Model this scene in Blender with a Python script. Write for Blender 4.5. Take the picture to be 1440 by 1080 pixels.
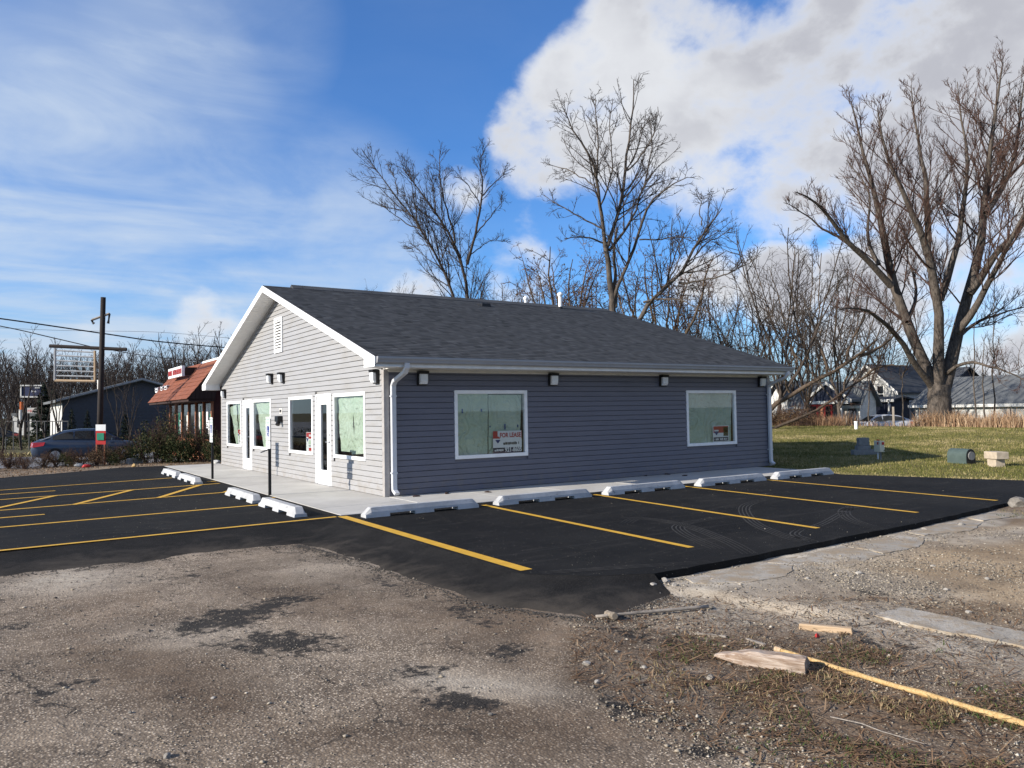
import bpy, math, random
import numpy as np
from mathutils import Vector, Matrix

for _o in list(bpy.data.objects):
    bpy.data.objects.remove(_o, do_unlink=True)
SC = bpy.context.scene
COL = SC.collection

# ---------------------------------------------------------------- camera
YAW, PITCH, ROLL = math.radians(56.527), math.radians(1.972), math.radians(-0.958)
CAM = Vector((-6.3057, -14.0663, 1.6402))
FPX = 1095.126                       # focal length in pixels of a 1440 px wide picture
_f = Vector((math.cos(PITCH)*math.cos(YAW), math.cos(PITCH)*math.sin(YAW), math.sin(PITCH)))
_r = Vector((math.sin(YAW), -math.cos(YAW), 0.0))
_u = _r.cross(_f)
_r2 = _r*math.cos(ROLL) + _u*math.sin(ROLL)
_u2 = -_r*math.sin(ROLL) + _u*math.cos(ROLL)
cam_data = bpy.data.cameras.new('camera')
cam_data.sensor_width = 36.0
cam_data.lens = 36.0*FPX/1440.0
cam_data.clip_start = 0.05
cam_data.clip_end = 3000.0
cam = bpy.data.objects.new('camera', cam_data)
COL.objects.link(cam)
cam.matrix_world = Matrix(((_r2.x, _u2.x, -_f.x, CAM.x), (_r2.y, _u2.y, -_f.y, CAM.y),
                           (_r2.z, _u2.z, -_f.z, CAM.z), (0, 0, 0, 1)))
SC.camera = cam
SC.render.resolution_x, SC.render.resolution_y = 1024, 768

# ---------------------------------------------------------------- node helper
class NT:
    def __init__(self, tree):
        self.t = tree
        tree.nodes.clear()
    def node(self, kind, ins=None, **props):
        n = self.t.nodes.new(kind)
        for k, v in props.items():
            setattr(n, k, v)
        for k, v in (ins or {}).items():
            self.put(n.inputs[k], v)
        return n
    def put(self, inp, v):
        if isinstance(v, bpy.types.NodeSocket):
            self.t.links.new(v, inp)
        elif v is not None:
            if isinstance(v, (tuple, list)) and inp.type == 'RGBA' and len(v) == 3:
                v = tuple(v)+(1.0,)
            inp.default_value = v
    def m(self, op, a, b=None, c=None, clamp=False):
        n = self.t.nodes.new('ShaderNodeMath'); n.operation = op; n.use_clamp = clamp
        self.put(n.inputs[0], a)
        if b is not None: self.put(n.inputs[1], b)
        if c is not None: self.put(n.inputs[2], c)
        return n.outputs[0]
    def v(self, op, a, b=None, scale=None):
        n = self.t.nodes.new('ShaderNodeVectorMath'); n.operation = op
        self.put(n.inputs[0], a)
        if b is not None: self.put(n.inputs[1], b)
        if scale is not None: self.put(n.inputs['Scale'], scale)
        return n.outputs['Value'] if op in ('DOT_PRODUCT', 'LENGTH') else n.outputs[0]
    def noise(self, vec, scale, detail=4.0, rough=0.55, dist=0.0, col=False):
        n = self.node('ShaderNodeTexNoise', {'Vector': vec, 'Scale': scale, 'Detail': detail,
                                              'Roughness': rough, 'Distortion': dist})
        return n.outputs['Color' if col else 'Fac']
    def vor(self, vec, scale, feature='F1', out='Distance'):
        n = self.node('ShaderNodeTexVoronoi', {'Vector': vec, 'Scale': scale}, feature=feature)
        return n.outputs[out]
    def ss(self, x, lo, hi, a=0.0, b=1.0):
        n = self.node('ShaderNodeMapRange', {'Value': x, 'From Min': lo, 'From Max': hi, 'To Min': a, 'To Max': b})
        n.interpolation_type = 'SMOOTHSTEP'
        return n.outputs[0]
    def lin(self, x, lo, hi, a=0.0, b=1.0):
        return self.node('ShaderNodeMapRange', {'Value': x, 'From Min': lo, 'From Max': hi, 'To Min': a, 'To Max': b}).outputs[0]
    def mix(self, f, a, b, mode='MIX'):
        n = self.t.nodes.new('ShaderNodeMix'); n.data_type = 'RGBA'; n.blend_type = mode
        self.put(n.inputs[0], f); self.put(n.inputs[6], a); self.put(n.inputs[7], b)
        return n.outputs[2]
    def scale(self, vec, s):
        n = self.t.nodes.new('ShaderNodeMapping')
        self.put(n.inputs['Vector'], vec); n.inputs['Scale'].default_value = s
        return n.outputs[0]

def _ray(u, v):
    d = _f + _r2*((u-720.0)/FPX) - _u2*((v-540.0)/FPX)
    return d
def G(u, v, z=0.0):
    """the place on a level plane that the photograph shows at (u, v)"""
    d = _ray(u, v); t = (z-CAM.z)/d.z
    return CAM + d*t
def AT(u, v, D):
    """the place D metres into the scene that the photograph shows at (u, v)"""
    return CAM + _ray(u, v)*D
def ATX(u, v, x):
    d = _ray(u, v); return CAM + d*((x-CAM.x)/d.x)
def ATY(u, v, y):
    d = _ray(u, v); return CAM + d*((y-CAM.y)/d.y)

# ---------------------------------------------------------------- sun, sky
SUN_K, SUN_T = 0.12, 0.43            # light travels along (1, -K, -T)
SUN_ELEV = math.atan(SUN_T/math.hypot(1, SUN_K))
SUN_DIR = Vector((-1.0, SUN_K, SUN_T)).normalized()
sun_data = bpy.data.lights.new('sun', 'SUN')
sun_data.energy = 5.0
sun_data.angle = math.radians(0.5)
sun_data.color = (1.0, 0.925, 0.82)
sun = bpy.data.objects.new('sun', sun_data)
COL.objects.link(sun)
sun.rotation_euler = SUN_DIR.to_track_quat('Z', 'Y').to_euler()
sun.location = (-30, 4, 30)

world = bpy.data.worlds.new('World')
SC.world = world
world.use_nodes = True
w = NT(world.node_tree)
sky = w.node('ShaderNodeTexSky', sky_type='NISHITA')
sky.sun_disc = False
sky.sun_elevation = SUN_ELEV
sky.sun_rotation = math.atan2(SUN_DIR.x, SUN_DIR.y)
sky.air_density = 1.0
sky.dust_density = 0.35
sky.ozone_density = 2.2
dirv = w.v('NORMALIZE', w.node('ShaderNodeTexCoord').outputs['Generated'])
sep = w.node('ShaderNodeSeparateXYZ', {0: dirv})
dz = w.m('MAXIMUM', sep.outputs[2], 0.03)
def blob(u, v, r0, r1):
    c = _ray(u, v).normalized()
    return w.ss(w.v('DOT_PRODUCT', dirv, tuple(c)), math.cos(math.radians(r1)), math.cos(math.radians(r0)))
def total(*xs):
    s = xs[0]
    for x in xs[1:]:
        s = w.m('MAXIMUM', s, x)
    return s
# cumulus: large clumps over the trees, a low bank nearer the horizon, thin broken ones elsewhere
nv = w.scale(dirv, (1.0, 1.0, 1.35))
puff = w.noise(nv, 6.5, 10.0, 0.60, 0.15)
big = w.noise(nv, 1.9, 3.0, 0.5)
lump = w.noise(w.v('ADD', nv, (3.1, 1.7, 0.4)), 7.0, 4.0, 0.5, 0.4)
body = total(w.m('MULTIPLY', blob(765, 205, 1, 5.5), 0.72), blob(850, 150, 2, 7.5), blob(935, 110, 3, 9), blob(1010, 180, 3, 9), blob(1120, 175, 4, 10), blob(1250, 130, 5, 12),
             blob(1380, 90, 6, 13), blob(1490, 150, 6, 14), blob(1300, 215, 3, 8), blob(1430, 225, 3, 8))
low = total(blob(1200, 392, 1, 4.5), blob(1290, 380, 1.5, 5), blob(1390, 378, 1.5, 5.5), blob(1490, 390, 2, 6), blob(1095, 402, 1, 4.5), w.m('MULTIPLY', blob(1000, 405, 0.5, 4), 0.8),
            w.m('MULTIPLY', blob(735, 390, 0.5, 4.5), 0.85), w.m('MULTIPLY', blob(590, 410, 0.3, 3.5), 0.7), w.m('MULTIPLY', blob(645, 268, 0.3, 3.0), 0.6), w.m('MULTIPLY', blob(745, 318, 0.2, 3.0), 0.42),
            w.m('MULTIPLY', blob(285, 462, 0.3, 4), 0.85), w.m('MULTIPLY', blob(165, 482, 0.3, 4), 0.75), w.m('MULTIPLY', blob(1250, 470, 2, 9), 0.8), w.m('MULTIPLY', blob(1420, 500, 2, 9), 0.8))
back = w.ss(w.v('DOT_PRODUCT', dirv, tuple(_f)), 0.55, 0.35)      # the sky behind: broken cloud like that in view
mask = total(body, low, w.m('MULTIPLY', back, w.ss(big, 0.42, 0.62)))
den = w.m('ADD', w.m('MULTIPLY', mask, 0.95), w.m('ADD', w.m('MULTIPLY', w.m('SUBTRACT', puff, 0.5), 1.9), w.m('MULTIPLY', w.m('SUBTRACT', lump, 0.5), 1.1)))
cover = w.ss(den, 0.38, 0.98)
thick = w.ss(den, 0.60, 1.15)
fold = w.noise(nv, 4.2, 5.0, 0.5)
shade = w.m('MULTIPLY', thick, w.ss(fold, 0.30, 0.58, 0.35, 1.0))
ccol = w.mix(shade, (7.5, 7.7, 8.0), (4.5, 4.6, 5.1))
# cirrus: long pale streaks, drawn on a high level sheet
pl = w.node('ShaderNodeCombineXYZ', {0: w.m('DIVIDE', sep.outputs[0], dz), 1: w.m('DIVIDE', sep.outputs[1], dz), 2: 0.0}).outputs[0]
rot = w.node('ShaderNodeMapping', {'Vector': pl}); rot.inputs['Rotation'].default_value = (0, 0, math.radians(38)); rot.inputs['Scale'].default_value = (0.45, 0.85, 1)
wisp = w.node('ShaderNodeMapping', {'Vector': dirv}); wisp.inputs['Rotation'].default_value = (0.25, 0.15, 0); wisp.inputs['Scale'].default_value = (1.6, 1.6, 4.2)
streak = w.m('ADD', w.m('MULTIPLY', w.noise(rot.outputs[0], 1.0, 5.0, 0.5, 0.8), 0.4), w.m('MULTIPLY', w.noise(wisp.outputs[0], 2.6, 9.0, 0.60, 0.7), 0.6))
veil = w.noise(w.scale(pl, (0.5, 0.5, 1)), 1.2, 5.0, 0.55, 0.3)
cmask = total(w.m('MULTIPLY', blob(100, 380, 6, 22), 0.95), w.m('MULTIPLY', blob(230, 130, 1, 10), 0.80), w.m('MULTIPLY', blob(430, 400, 3, 14), 0.75), w.m('MULTIPLY', blob(330, 30, 1, 8), 0.45),
              w.m('MULTIPLY', blob(90, 60, 2, 10), 0.45), w.m('MULTIPLY', blob(130, 215, 2, 9), 0.85), w.m('MULTIPLY', blob(20, 215, 1, 6), 0.6), 0.05)
cir = w.m('MULTIPLY', cmask, w.m('ADD', w.m('ADD', 0.22, w.m('MULTIPLY', w.ss(streak, 0.36, 0.70), 0.75)), w.m('MULTIPLY', w.ss(veil, 0.36, 0.66), 0.55)), clamp=True)
skyc = w.mix(1.0, sky.outputs[0], (0.55, 1.02, 1.62), 'MULTIPLY')
c1 = w.mix(w.m('MULTIPLY', cir, 0.82), skyc, (5.4, 6.3, 7.5))
hz = w.ss(sep.outputs[2], 0.16, 0.0)
c1 = w.mix(w.m('MULTIPLY', hz, 0.6), c1, (5.2, 5.9, 6.8))
c2 = w.mix(cover, c1, ccol)
bg = w.node('ShaderNodeBackground', {'Color': c2, 'Strength': 0.076})
w.t.links.new(bg.outputs[0], w.node('ShaderNodeOutputWorld').inputs[0])

SC.view_settings.view_transform = 'Standard'
SC.view_settings.look = 'None'
SC.view_settings.exposure = 0.60
SC.view_settings.gamma = 1.0
SC.view_settings.use_curve_mapping = False
SC.render.engine = 'CYCLES'
SC.cycles.max_bounces = 6
SC.cycles.transparent_max_bounces = 12

# ---------------------------------------------------------------- objects
def thing(name, label, cat, loc=(0, 0, 0), rz=0.0, group=None):
    o = bpy.data.objects.new(name, None)
    o.empty_display_size = 0.2
    COL.objects.link(o)
    o.location = loc; o.rotation_euler = (0, 0, rz)
    o['label'] = label; o['category'] = cat
    if group: o['group'] = group
    return o
def tag(o, label=None, cat=None, group=None, kind=None):
    if label: o['label'] = label
    if cat: o['category'] = cat
    if group: o['group'] = group
    if kind: o['kind'] = kind
    return o
def root_of(o):
    while o.parent is not None: o = o.parent
    return o
def link(name, me, mat=None, parent=None, world=True):
    if mat is not None:
        me.materials.append(mat)
    if parent is not None and world:
        r = root_of(parent)
        M = Matrix.LocRotScale(Vector(r.location), r.rotation_euler, None).inverted()
        me.transform(M)
    o = bpy.data.objects.new(name, me)
    COL.objects.link(o)
    if parent is not None: o.parent = parent
    return o
def dup(o, parent=None, loc=None, rz=None, scale=None, label=None, group=None):
    c = o.copy(); COL.objects.link(c)
    if parent is not None: c.parent = parent
    if loc is not None: c.location = loc
    if rz is not None: c.rotation_euler = (0, 0, rz)
    if scale is not None: c.scale = (scale,)*3 if isinstance(scale, (int, float)) else scale
    if label: c['label'] = label
    if group: c['group'] = group
    for ch in list(o.children): dup(ch, c)
    return c

class MB:
    """collects faces; build() links them as ONE mesh object"""
    def __init__(s): s.v, s.f = [], []
    def add(s, vs, fs):
        b = len(s.v); s.v += [tuple(p) for p in vs]; s.f += [tuple(b+i for i in f) for f in fs]
        return s
    def box(s, x0, x1, y0, y1, z0, z1, M=None):
        vs = [Vector((x, y, z)) for z in (z0, z1) for y in (y0, y1) for x in (x0, x1)]
        if M is not None: vs = [M @ p for p in vs]
        return s.add(vs, [(0, 2, 3, 1), (4, 5, 7, 6), (0, 1, 5, 4), (2, 6, 7, 3), (0, 4, 6, 2), (1, 3, 7, 5)])
    def hexa(s, low, top):
        return s.add(list(low)+list(top), [(3, 2, 1, 0), (4, 5, 6, 7), (0, 1, 5, 4), (1, 2, 6, 5), (2, 3, 7, 6), (3, 0, 4, 7)])
    def prism(s, poly, d, M=None):
        """poly: 3-D points in a plane, d: extrusion vector"""
        n = len(poly); d = Vector(d)
        vs = [Vector(p) for p in poly] + [Vector(p)+d for p in poly]
        if M is not None: vs = [M @ p for p in vs]
        return s.add(vs, [tuple(range(n-1, -1, -1)), tuple(range(n, 2*n))] + [(i, (i+1) % n, n+(i+1) % n, n+i) for i in range(n)])
    def poly(s, pts): return s.add(pts, [tuple(range(len(pts)))])
    def loft(s, rings, closed=True, caps=True):
        n = len(rings[0]); vs = [p for r in rings for p in r]; fs = []
        for k in range(len(rings)-1):
            for i in range(n if closed else n-1):
                j = (i+1) % n
                fs.append((k*n+i, k*n+j, (k+1)*n+j, (k+1)*n+i))
        if caps and closed:
            fs.append(tuple(range(n-1, -1, -1))); fs.append(tuple((len(rings)-1)*n+i for i in range(n)))
        return s.add(vs, fs)
    def tube(s, pts, radii, n=8, caps=True):
        pts = [Vector(p) for p in pts]
        if isinstance(radii, (int, float)): radii = [radii]*len(pts)
        rings = []; ref = None
        for i, p in enumerate(pts):
            t = (pts[min(i+1, len(pts)-1)]-pts[max(i-1, 0)]).normalized()
            if ref is None: ref = Vector((0, 0, 1)) if abs(t.z) < 0.9 else Vector((1, 0, 0))
            a = t.cross(ref).normalized(); b = t.cross(a).normalized(); ref = -b if False else ref
            rings.append([p + (a*math.cos(2*math.pi*k/n)+b*math.sin(2*math.pi*k/n))*radii[i] for k in range(n)])
        return s.loft(rings, True, caps)
    def mesh(s, name, smooth=False):
        me = bpy.data.meshes.new(name); me.from_pydata(s.v, [], s.f)
        if smooth: me.polygons.foreach_set('use_smooth', [True]*len(me.polygons))
        me.update(); return me
    def build(s, name, mat=None, parent=None, world=True, smooth=False, bevel=0.0):
        o = link(name, s.mesh(name, smooth), mat, parent, world)
        if bevel:
            b = o.modifiers.new('bevel', 'BEVEL'); b.width = bevel; b.segments = 2; b.limit_method = 'ANGLE'
        return o

def np_mesh(name, V, F):
    """V (n,3) floats, F (m,k) ints of one polygon size"""
    V = np.asarray(V, np.float32); F = np.asarray(F, np.int32)
    me = bpy.data.meshes.new(name)
    me.vertices.add(len(V)); me.vertices.foreach_set('co', V.ravel())
    m, k = F.shape
    me.loops.add(m*k); me.loops.foreach_set('vertex_index', F.ravel())
    me.polygons.add(m)
    me.polygons.foreach_set('loop_start', np.arange(0, m*k, k, dtype=np.int32))
    try: me.polygons.foreach_set('loop_total', np.full(m, k, dtype=np.int32))
    except Exception: pass
    me.update(calc_edges=True)
    return me

def text_mesh(s, size, extrude=0.002, align='CENTER', bold=0.0):
    cu = bpy.data.curves.new('lettering', 'FONT'); cu.body = s; cu.size = size; cu.extrude = extrude
    cu.align_x = align; cu.resolution_u = 3; cu.offset = bold
    ob = bpy.data.objects.new('lettering', cu); COL.objects.link(ob)
    dg = bpy.context.evaluated_depsgraph_get()
    me = bpy.data.meshes.new_from_object(ob.evaluated_get(dg))
    bpy.data.objects.remove(ob, do_unlink=True); bpy.data.curves.remove(cu)
    return me
def lettering(s, size, origin, xdir, ydir, mat, parent, name='lettering', bold=0.0, extrude=0.002, sx=1.0):
    """flat letters at origin, reading along xdir, upright along ydir (world)"""
    me = text_mesh(s, size, extrude, 'CENTER', bold)
    x = Vector(xdir).normalized(); y = Vector(ydir).normalized(); z = x.cross(y)
    M = Matrix(((x.x*sx, y.x, z.x, origin[0]), (x.y*sx, y.y, z.y, origin[1]), (x.z*sx, y.z, z.z, origin[2]), (0, 0, 0, 1)))
    me.transform(M)
    me.materials.clear()
    return link(name, me, mat, parent)

# ---------------------------------------------------------------- numpy noise
def vnoise(x, y, seed=0):
    x = np.asarray(x, float); y = np.asarray(y, float)
    xi = np.floor(x).astype(np.int64); yi = np.floor(y).astype(np.int64)
    fx = x-xi; fy = y-yi; fx = fx*fx*(3-2*fx); fy = fy*fy*(3-2*fy)
    def h(a, b):
        n = (a*374761393 + b*668265263 + seed*1442695041) & 0x7fffffff
        n = ((n ^ (n >> 13))*1274126177) & 0x7fffffff
        return ((n ^ (n >> 16)) & 0xffff)/65535.0
    return (h(xi, yi)*(1-fx)+h(xi+1, yi)*fx)*(1-fy) + (h(xi, yi+1)*(1-fx)+h(xi+1, yi+1)*fx)*fy
def fbm(x, y, s, oct=4, seed=0, gain=0.5):
    a, t, n = 1.0, 0.0, 0.0
    for o in range(oct):
        t = t + a*vnoise(np.asarray(x)*s, np.asarray(y)*s, seed+o*17); n += a; a *= gain; s *= 2.03
    return t/n
def sstep(x, a, b):
    t = np.clip((np.asarray(x, float)-a)/(b-a), 0, 1); return t*t*(3-2*t)
# ---------------------------------------------------------------- materials
def bsdf(name, fn):
    m = bpy.data.materials.new(name); m.use_nodes = True
    t = NT(m.node_tree)
    out = t.node('ShaderNodeOutputMaterial'); b = t.node('ShaderNodeBsdfPrincipled')
    t.t.links.new(b.outputs[0], out.inputs[0])
    t.b, t.out = b, out
    b.inputs['Specular IOR Level'].default_value = 0.3
    t.pos = t.node('ShaderNodeNewGeometry').outputs['Position']
    t.obj = t.node('ShaderNodeTexCoord').outputs['Object']
    fn(t)
    return m
def bump(t, h, strength=0.3, dist=0.01):
    n = t.node('ShaderNodeBump', {'Strength': strength, 'Distance': dist, 'Height': h})
    t.put(t.b.inputs['Normal'], n.outputs[0])
def plain(name, col, rough=0.6, var=0.12, scale=6.0, metal=0.0, bmp=0.0, bscale=60.0, spec=0.3, objspace=False):
    def fn(t):
        p = t.obj if objspace else t.pos
        n = t.noise(p, scale, 5, 0.6)
        c = t.mix(t.ss(n, 0.3, 0.7), tuple(x*(1-var) for x in col), tuple(min(1, x*(1+var)) for x in col))
        t.put(t.b.inputs['Base Color'], c)
        t.put(t.b.inputs['Roughness'], t.lin(n, 0.2, 0.8, max(0.02, rough-0.08), min(1, rough+0.08)))
        t.b.inputs['Metallic'].default_value = metal
        t.b.inputs['Specular IOR Level'].default_value = spec
        if bmp: bump(t, t.noise(p, bscale, 3), bmp, 0.004)
    return bsdf(name, fn)
def sided(name, col, dirt, rough=0.45):
    """vinyl: slight tone changes and faint run-off dirt"""
    def fn(t):
        n = t.noise(t.scale(t.pos, (1.2, 1.2, 5.0)), 1.1, 6, 0.6)
        g = t.noise(t.scale(t.pos, (3, 3, 60)), 4, 3)
        c = t.mix(t.ss(n, 0.42, 0.78), col, dirt)
        c = t.mix(t.m('MULTIPLY', t.ss(g, 0.4, 0.7), 0.12), c, tuple(x*0.8 for x in col))
        t.put(t.b.inputs['Base Color'], c); t.b.inputs['Roughness'].default_value = rough
        zz = t.node('ShaderNodeSeparateXYZ', {0: t.pos}).outputs[2]; sp_ = t.noise(t.pos, 5.0, 5, 0.65)
        c = t.mix(t.m('MULTIPLY', t.m('MULTIPLY', t.ss(zz, 0.55, 0.0), t.ss(sp_, 0.42, 0.70)), 0.40), c, (0.21, 0.17, 0.13))
        t.put(t.b.inputs['Base Color'], c)
        bump(t, g, 0.08, 0.003)
    return bsdf(name, fn)
M = {}
M['siding_light'] = sided('siding_light', (0.315, 0.312, 0.312), (0.28, 0.268, 0.25))
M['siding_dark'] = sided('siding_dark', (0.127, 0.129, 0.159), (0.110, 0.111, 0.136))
M['post'] = plain('corner_vinyl', (0.33, 0.31, 0.295), 0.45)
M['white'] = plain('white_vinyl', (0.80, 0.80, 0.79), 0.4, 0.05)
M['soffit'] = plain('soffit_cream', (0.62, 0.60, 0.55), 0.5, 0.05)
M['gutter'] = plain('gutter_metal', (0.30, 0.305, 0.32), 0.35, 0.05, spec=0.5)
M['downpipe'] = plain('downpipe_metal', (0.56, 0.57, 0.59), 0.35, 0.05, spec=0.5)
M['black'] = plain('black_metal', (0.012, 0.012, 0.013), 0.4, 0.2)
M['lens'] = plain('frosted_lens', (0.72, 0.74, 0.75), 0.25, 0.04, spec=0.6)
M['interior'] = plain('dark_interior', (0.035, 0.034, 0.032), 0.9, 0.3)
M['tape'] = plain('blue_tape', (0.02, 0.07, 0.22), 0.6)
M['steel'] = plain('steel', (0.45, 0.45, 0.46), 0.35, metal=0.9)
def _shingle(t):
    a = t.node('ShaderNodeAttribute', attribute_name='tone').outputs['Fac']
    n = t.noise(t.pos, 90, 3, 0.7)
    c = t.mix(a, (0.042, 0.043, 0.044), (0.130, 0.130, 0.130))
    c = t.mix(t.m('MULTIPLY', t.ss(n, 0.35, 0.7), 0.25), c, (0.085, 0.086, 0.09))
    t.put(t.b.inputs['Base Color'], c); t.b.inputs['Roughness'].default_value = 0.9
    t.b.inputs['Specular IOR Level'].default_value = 0.15
M['shingle'] = bsdf('asphalt_shingle', _shingle)
def _paper(t):
    n = t.noise(t.scale(t.pos, (1, 1, 1.5)), 2.6, 6, 0.6, 1.6); f = t.noise(t.pos, 1.1, 3)
    w_ = t.node('ShaderNodeTexWave', {'Vector': t.pos, 'Scale': 1.1, 'Distortion': 18.0, 'Detail': 4.0, 'Detail Scale': 1.6}).outputs['Fac']
    c = t.mix(t.ss(f, 0.3, 0.7), (0.44, 0.54, 0.41), (0.52, 0.60, 0.49))
    c = t.mix(t.m('MULTIPLY', t.ss(n, 0.55, 0.75), 0.35), c, (0.72, 0.75, 0.66))
    t.put(t.b.inputs['Base Color'], c); t.b.inputs['Roughness'].default_value = 0.55
    bump(t, t.m('ADD', n, t.m('MULTIPLY', w_, 0.6)), 0.9, 0.05)
M['paper'] = bsdf('green_paper', _paper)
def glass_mat(name, tint, rough=0.01, refl=1.0):
    m = bpy.data.materials.new(name); m.use_nodes = True
    t = NT(m.node_tree); out = t.node('ShaderNodeOutputMaterial')
    tr = t.node('ShaderNodeBsdfTransparent', {'Color': tint}); gl = t.node('ShaderNodeBsdfGlossy', {'Color': (1, 1, 1), 'Roughness': rough})
    ge = t.node('ShaderNodeNewGeometry'); c_ = t.m('ABSOLUTE', t.v('DOT_PRODUCT', ge.outputs['Normal'], ge.outputs['Incoming']))
    fr = t.m('ADD', 0.09, t.m('MULTIPLY', 0.91, t.m('POWER', t.m('SUBTRACT', 1.0, c_, clamp=True), 5.0)))
    mx = t.node('ShaderNodeMixShader', {0: t.m('MULTIPLY', fr, refl), 1: tr.outputs[0], 2: gl.outputs[0]})
    t.t.links.new(mx.outputs[0], out.inputs[0]); return m
M['glass'] = glass_mat('window_glass', (0.80, 0.83, 0.82))
M['dark_glass'] = plain('dark_glass', (0.012, 0.014, 0.016), 0.06, 0.1, spec=0.6)
def _conc(t):
    n = t.noise(t.pos, 0.9, 7, 0.65); f = t.noise(t.pos, 55, 3, 0.6); s = t.noise(t.scale(t.pos, (1, 1, 1)), 4.0, 5, 0.7)
    c = t.mix(t.ss(n, 0.3, 0.7), (0.40, 0.385, 0.355), (0.50, 0.485, 0.45))
    c = t.mix(t.m('MULTIPLY', t.ss(s, 0.55, 0.8), 0.35), c, (0.30, 0.28, 0.25))
    c = t.mix(t.m('MULTIPLY', t.ss(f, 0.5, 0.8), 0.2), c, (0.28, 0.27, 0.25))
    t.put(t.b.inputs['Base Color'], c); t.b.inputs['Roughness'].default_value = 0.85; bump(t, f, 0.25, 0.004)
M['concrete'] = bsdf('concrete', _conc)
def _stop(t):
    n = t.noise(t.pos, 3, 6, 0.65); f = t.noise(t.pos, 70, 3, 0.6)
    c = t.mix(t.ss(n, 0.3, 0.7), (0.34, 0.345, 0.35), (0.47, 0.475, 0.48))
    c = t.mix(t.m('MULTIPLY', t.ss(f, 0.55, 0.8), 0.35), c, (0.24, 0.24, 0.24))
    rb = t.noise(t.scale(t.pos, (2, 2, 6)), 2.2, 4, 0.6, 1.0)
    c = t.mix(t.m('MULTIPLY', t.ss(rb, 0.60, 0.72), 0.55), c, (0.10, 0.10, 0.10))
    t.put(t.b.inputs['Base Color'], c); t.b.inputs['Roughness'].default_value = 0.8; bump(t, f, 0.4, 0.006)
M['stop'] = bsdf('precast_concrete', _stop)
def _asph(t):
    f = t.noise(t.pos, 130, 2, 0.6); n = t.noise(t.pos, 0.55, 6, 0.65, 0.5); s = t.noise(t.scale(t.pos, (0.7, 2.4, 1)), 1.7, 6, 0.65, 0.8)
    sp = t.vor(t.pos, 26); ck = t.noise(t.pos, 9, 2)
    c = t.mix(t.ss(n, 0.3, 0.75), (0.0060, 0.0060, 0.0060), (0.017, 0.0164, 0.0157))
    c = t.mix(t.m('MULTIPLY', t.ss(s, 0.54, 0.75), 0.75), c, (0.040, 0.036, 0.032))
    c = t.mix(t.m('MULTIPLY', t.ss(f, 0.52, 0.72), 0.45), c, (0.05, 0.048, 0.046))
    seam = t.node('ShaderNodeSeparateXYZ', {0: t.v('ADD', t.pos, t.v('SCALE', t.noise(t.pos, 1.2, 3, 0.5, 0, True), scale=0.10))}).outputs[1]
    sl = t.m('ABSOLUTE', t.m('SUBTRACT', t.m('FRACT', t.m('DIVIDE', seam, 2.6)), 0.5))
    c = t.mix(t.m('MULTIPLY', t.ss(sl, 0.012, 0.0), 0.4), c, (0.035, 0.034, 0.033))
    du = t.noise(t.pos, 2.8, 5, 0.7)
    c = t.mix(t.m('MULTIPLY', t.ss(du, 0.55, 0.78), 0.35), c, (0.06, 0.054, 0.046))
    c = t.mix(t.m('MULTIPLY', t.m('LESS_THAN', sp, 0.13), t.ss(ck, 0.56, 0.62)), c, (0.30, 0.27, 0.22))
    t.put(t.b.inputs['Base Color'], c)
    t.put(t.b.inputs['Roughness'], t.lin(n, 0.3, 0.7, 0.85, 0.95)); t.b.inputs['Specular IOR Level'].default_value = 0.12
    bump(t, f, 0.7, 0.006)
M['asphalt'] = bsdf('new_asphalt', _asph)
def _skirt(t):
    f = t.noise(t.pos, 110, 3, 0.6); n = t.noise(t.pos, 1.6, 6, 0.7, 0.4); a = t.node('ShaderNodeAttribute', attribute_name='out').outputs['Fac']
    c = t.mix(t.ss(n, 0.3, 0.7), (0.008, 0.0079, 0.0078), (0.020, 0.019, 0.018))
    c = t.mix(t.m('MULTIPLY', t.ss(t.m('ADD', n, t.m('MULTIPLY', a, 0.45)), 0.65, 1.1), 0.6), c, (0.09, 0.075, 0.06))
    c = t.mix(t.m('MULTIPLY', t.ss(f, 0.52, 0.72), 0.6), c, (0.075, 0.068, 0.06))
    t.put(t.b.inputs['Base Color'], c); t.b.inputs['Roughness'].default_value = 0.95; t.b.inputs['Specular IOR Level'].default_value = 0.1
    bump(t, t.m('ADD', f, n), 0.6, 0.008)
M['skirt'] = bsdf('dusty_asphalt', _skirt)
def _wornc(t):
    n = t.noise(t.pos, 1.3, 6, 0.65, 0.6); f = t.noise(t.pos, 45, 4, 0.7); g = t.noise(t.pos, 4.5, 6, 0.7)
    c = t.mix(t.ss(n, 0.32, 0.68), (0.25, 0.222, 0.182), (0.43, 0.39, 0.33))
    c = t.mix(t.m('MULTIPLY', t.ss(g, 0.40, 0.60), 0.9), c, (0.30, 0.232, 0.155))
    c = t.mix(t.m('MULTIPLY', t.ss(f, 0.52, 0.72), 0.45), c, (0.16, 0.14, 0.12))
    t.put(t.b.inputs['Base Color'], c); t.b.inputs['Roughness'].default_value = 0.92; bump(t, t.m('ADD', f, t.m('MULTIPLY', g, 2.0)), 0.6, 0.012)
M['worn_concrete'] = bsdf('worn_concrete', _wornc)
def _paint(t):
    f = t.noise(t.pos, 60, 4, 0.7); n = t.noise(t.pos, 6, 4)
    c = t.mix(t.ss(n, 0.3, 0.7), (0.56, 0.31, 0.028), (0.64, 0.37, 0.04))
    c = t.mix(t.m('MULTIPLY', t.ss(f, 0.60, 0.74), 0.8), c, (0.05, 0.04, 0.02))
    t.put(t.b.inputs['Base Color'], c); t.b.inputs['Roughness'].default_value = 0.65; bump(t, f, 0.3, 0.003)
M['yellow'] = bsdf('yellow_line_paint', _paint)
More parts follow.
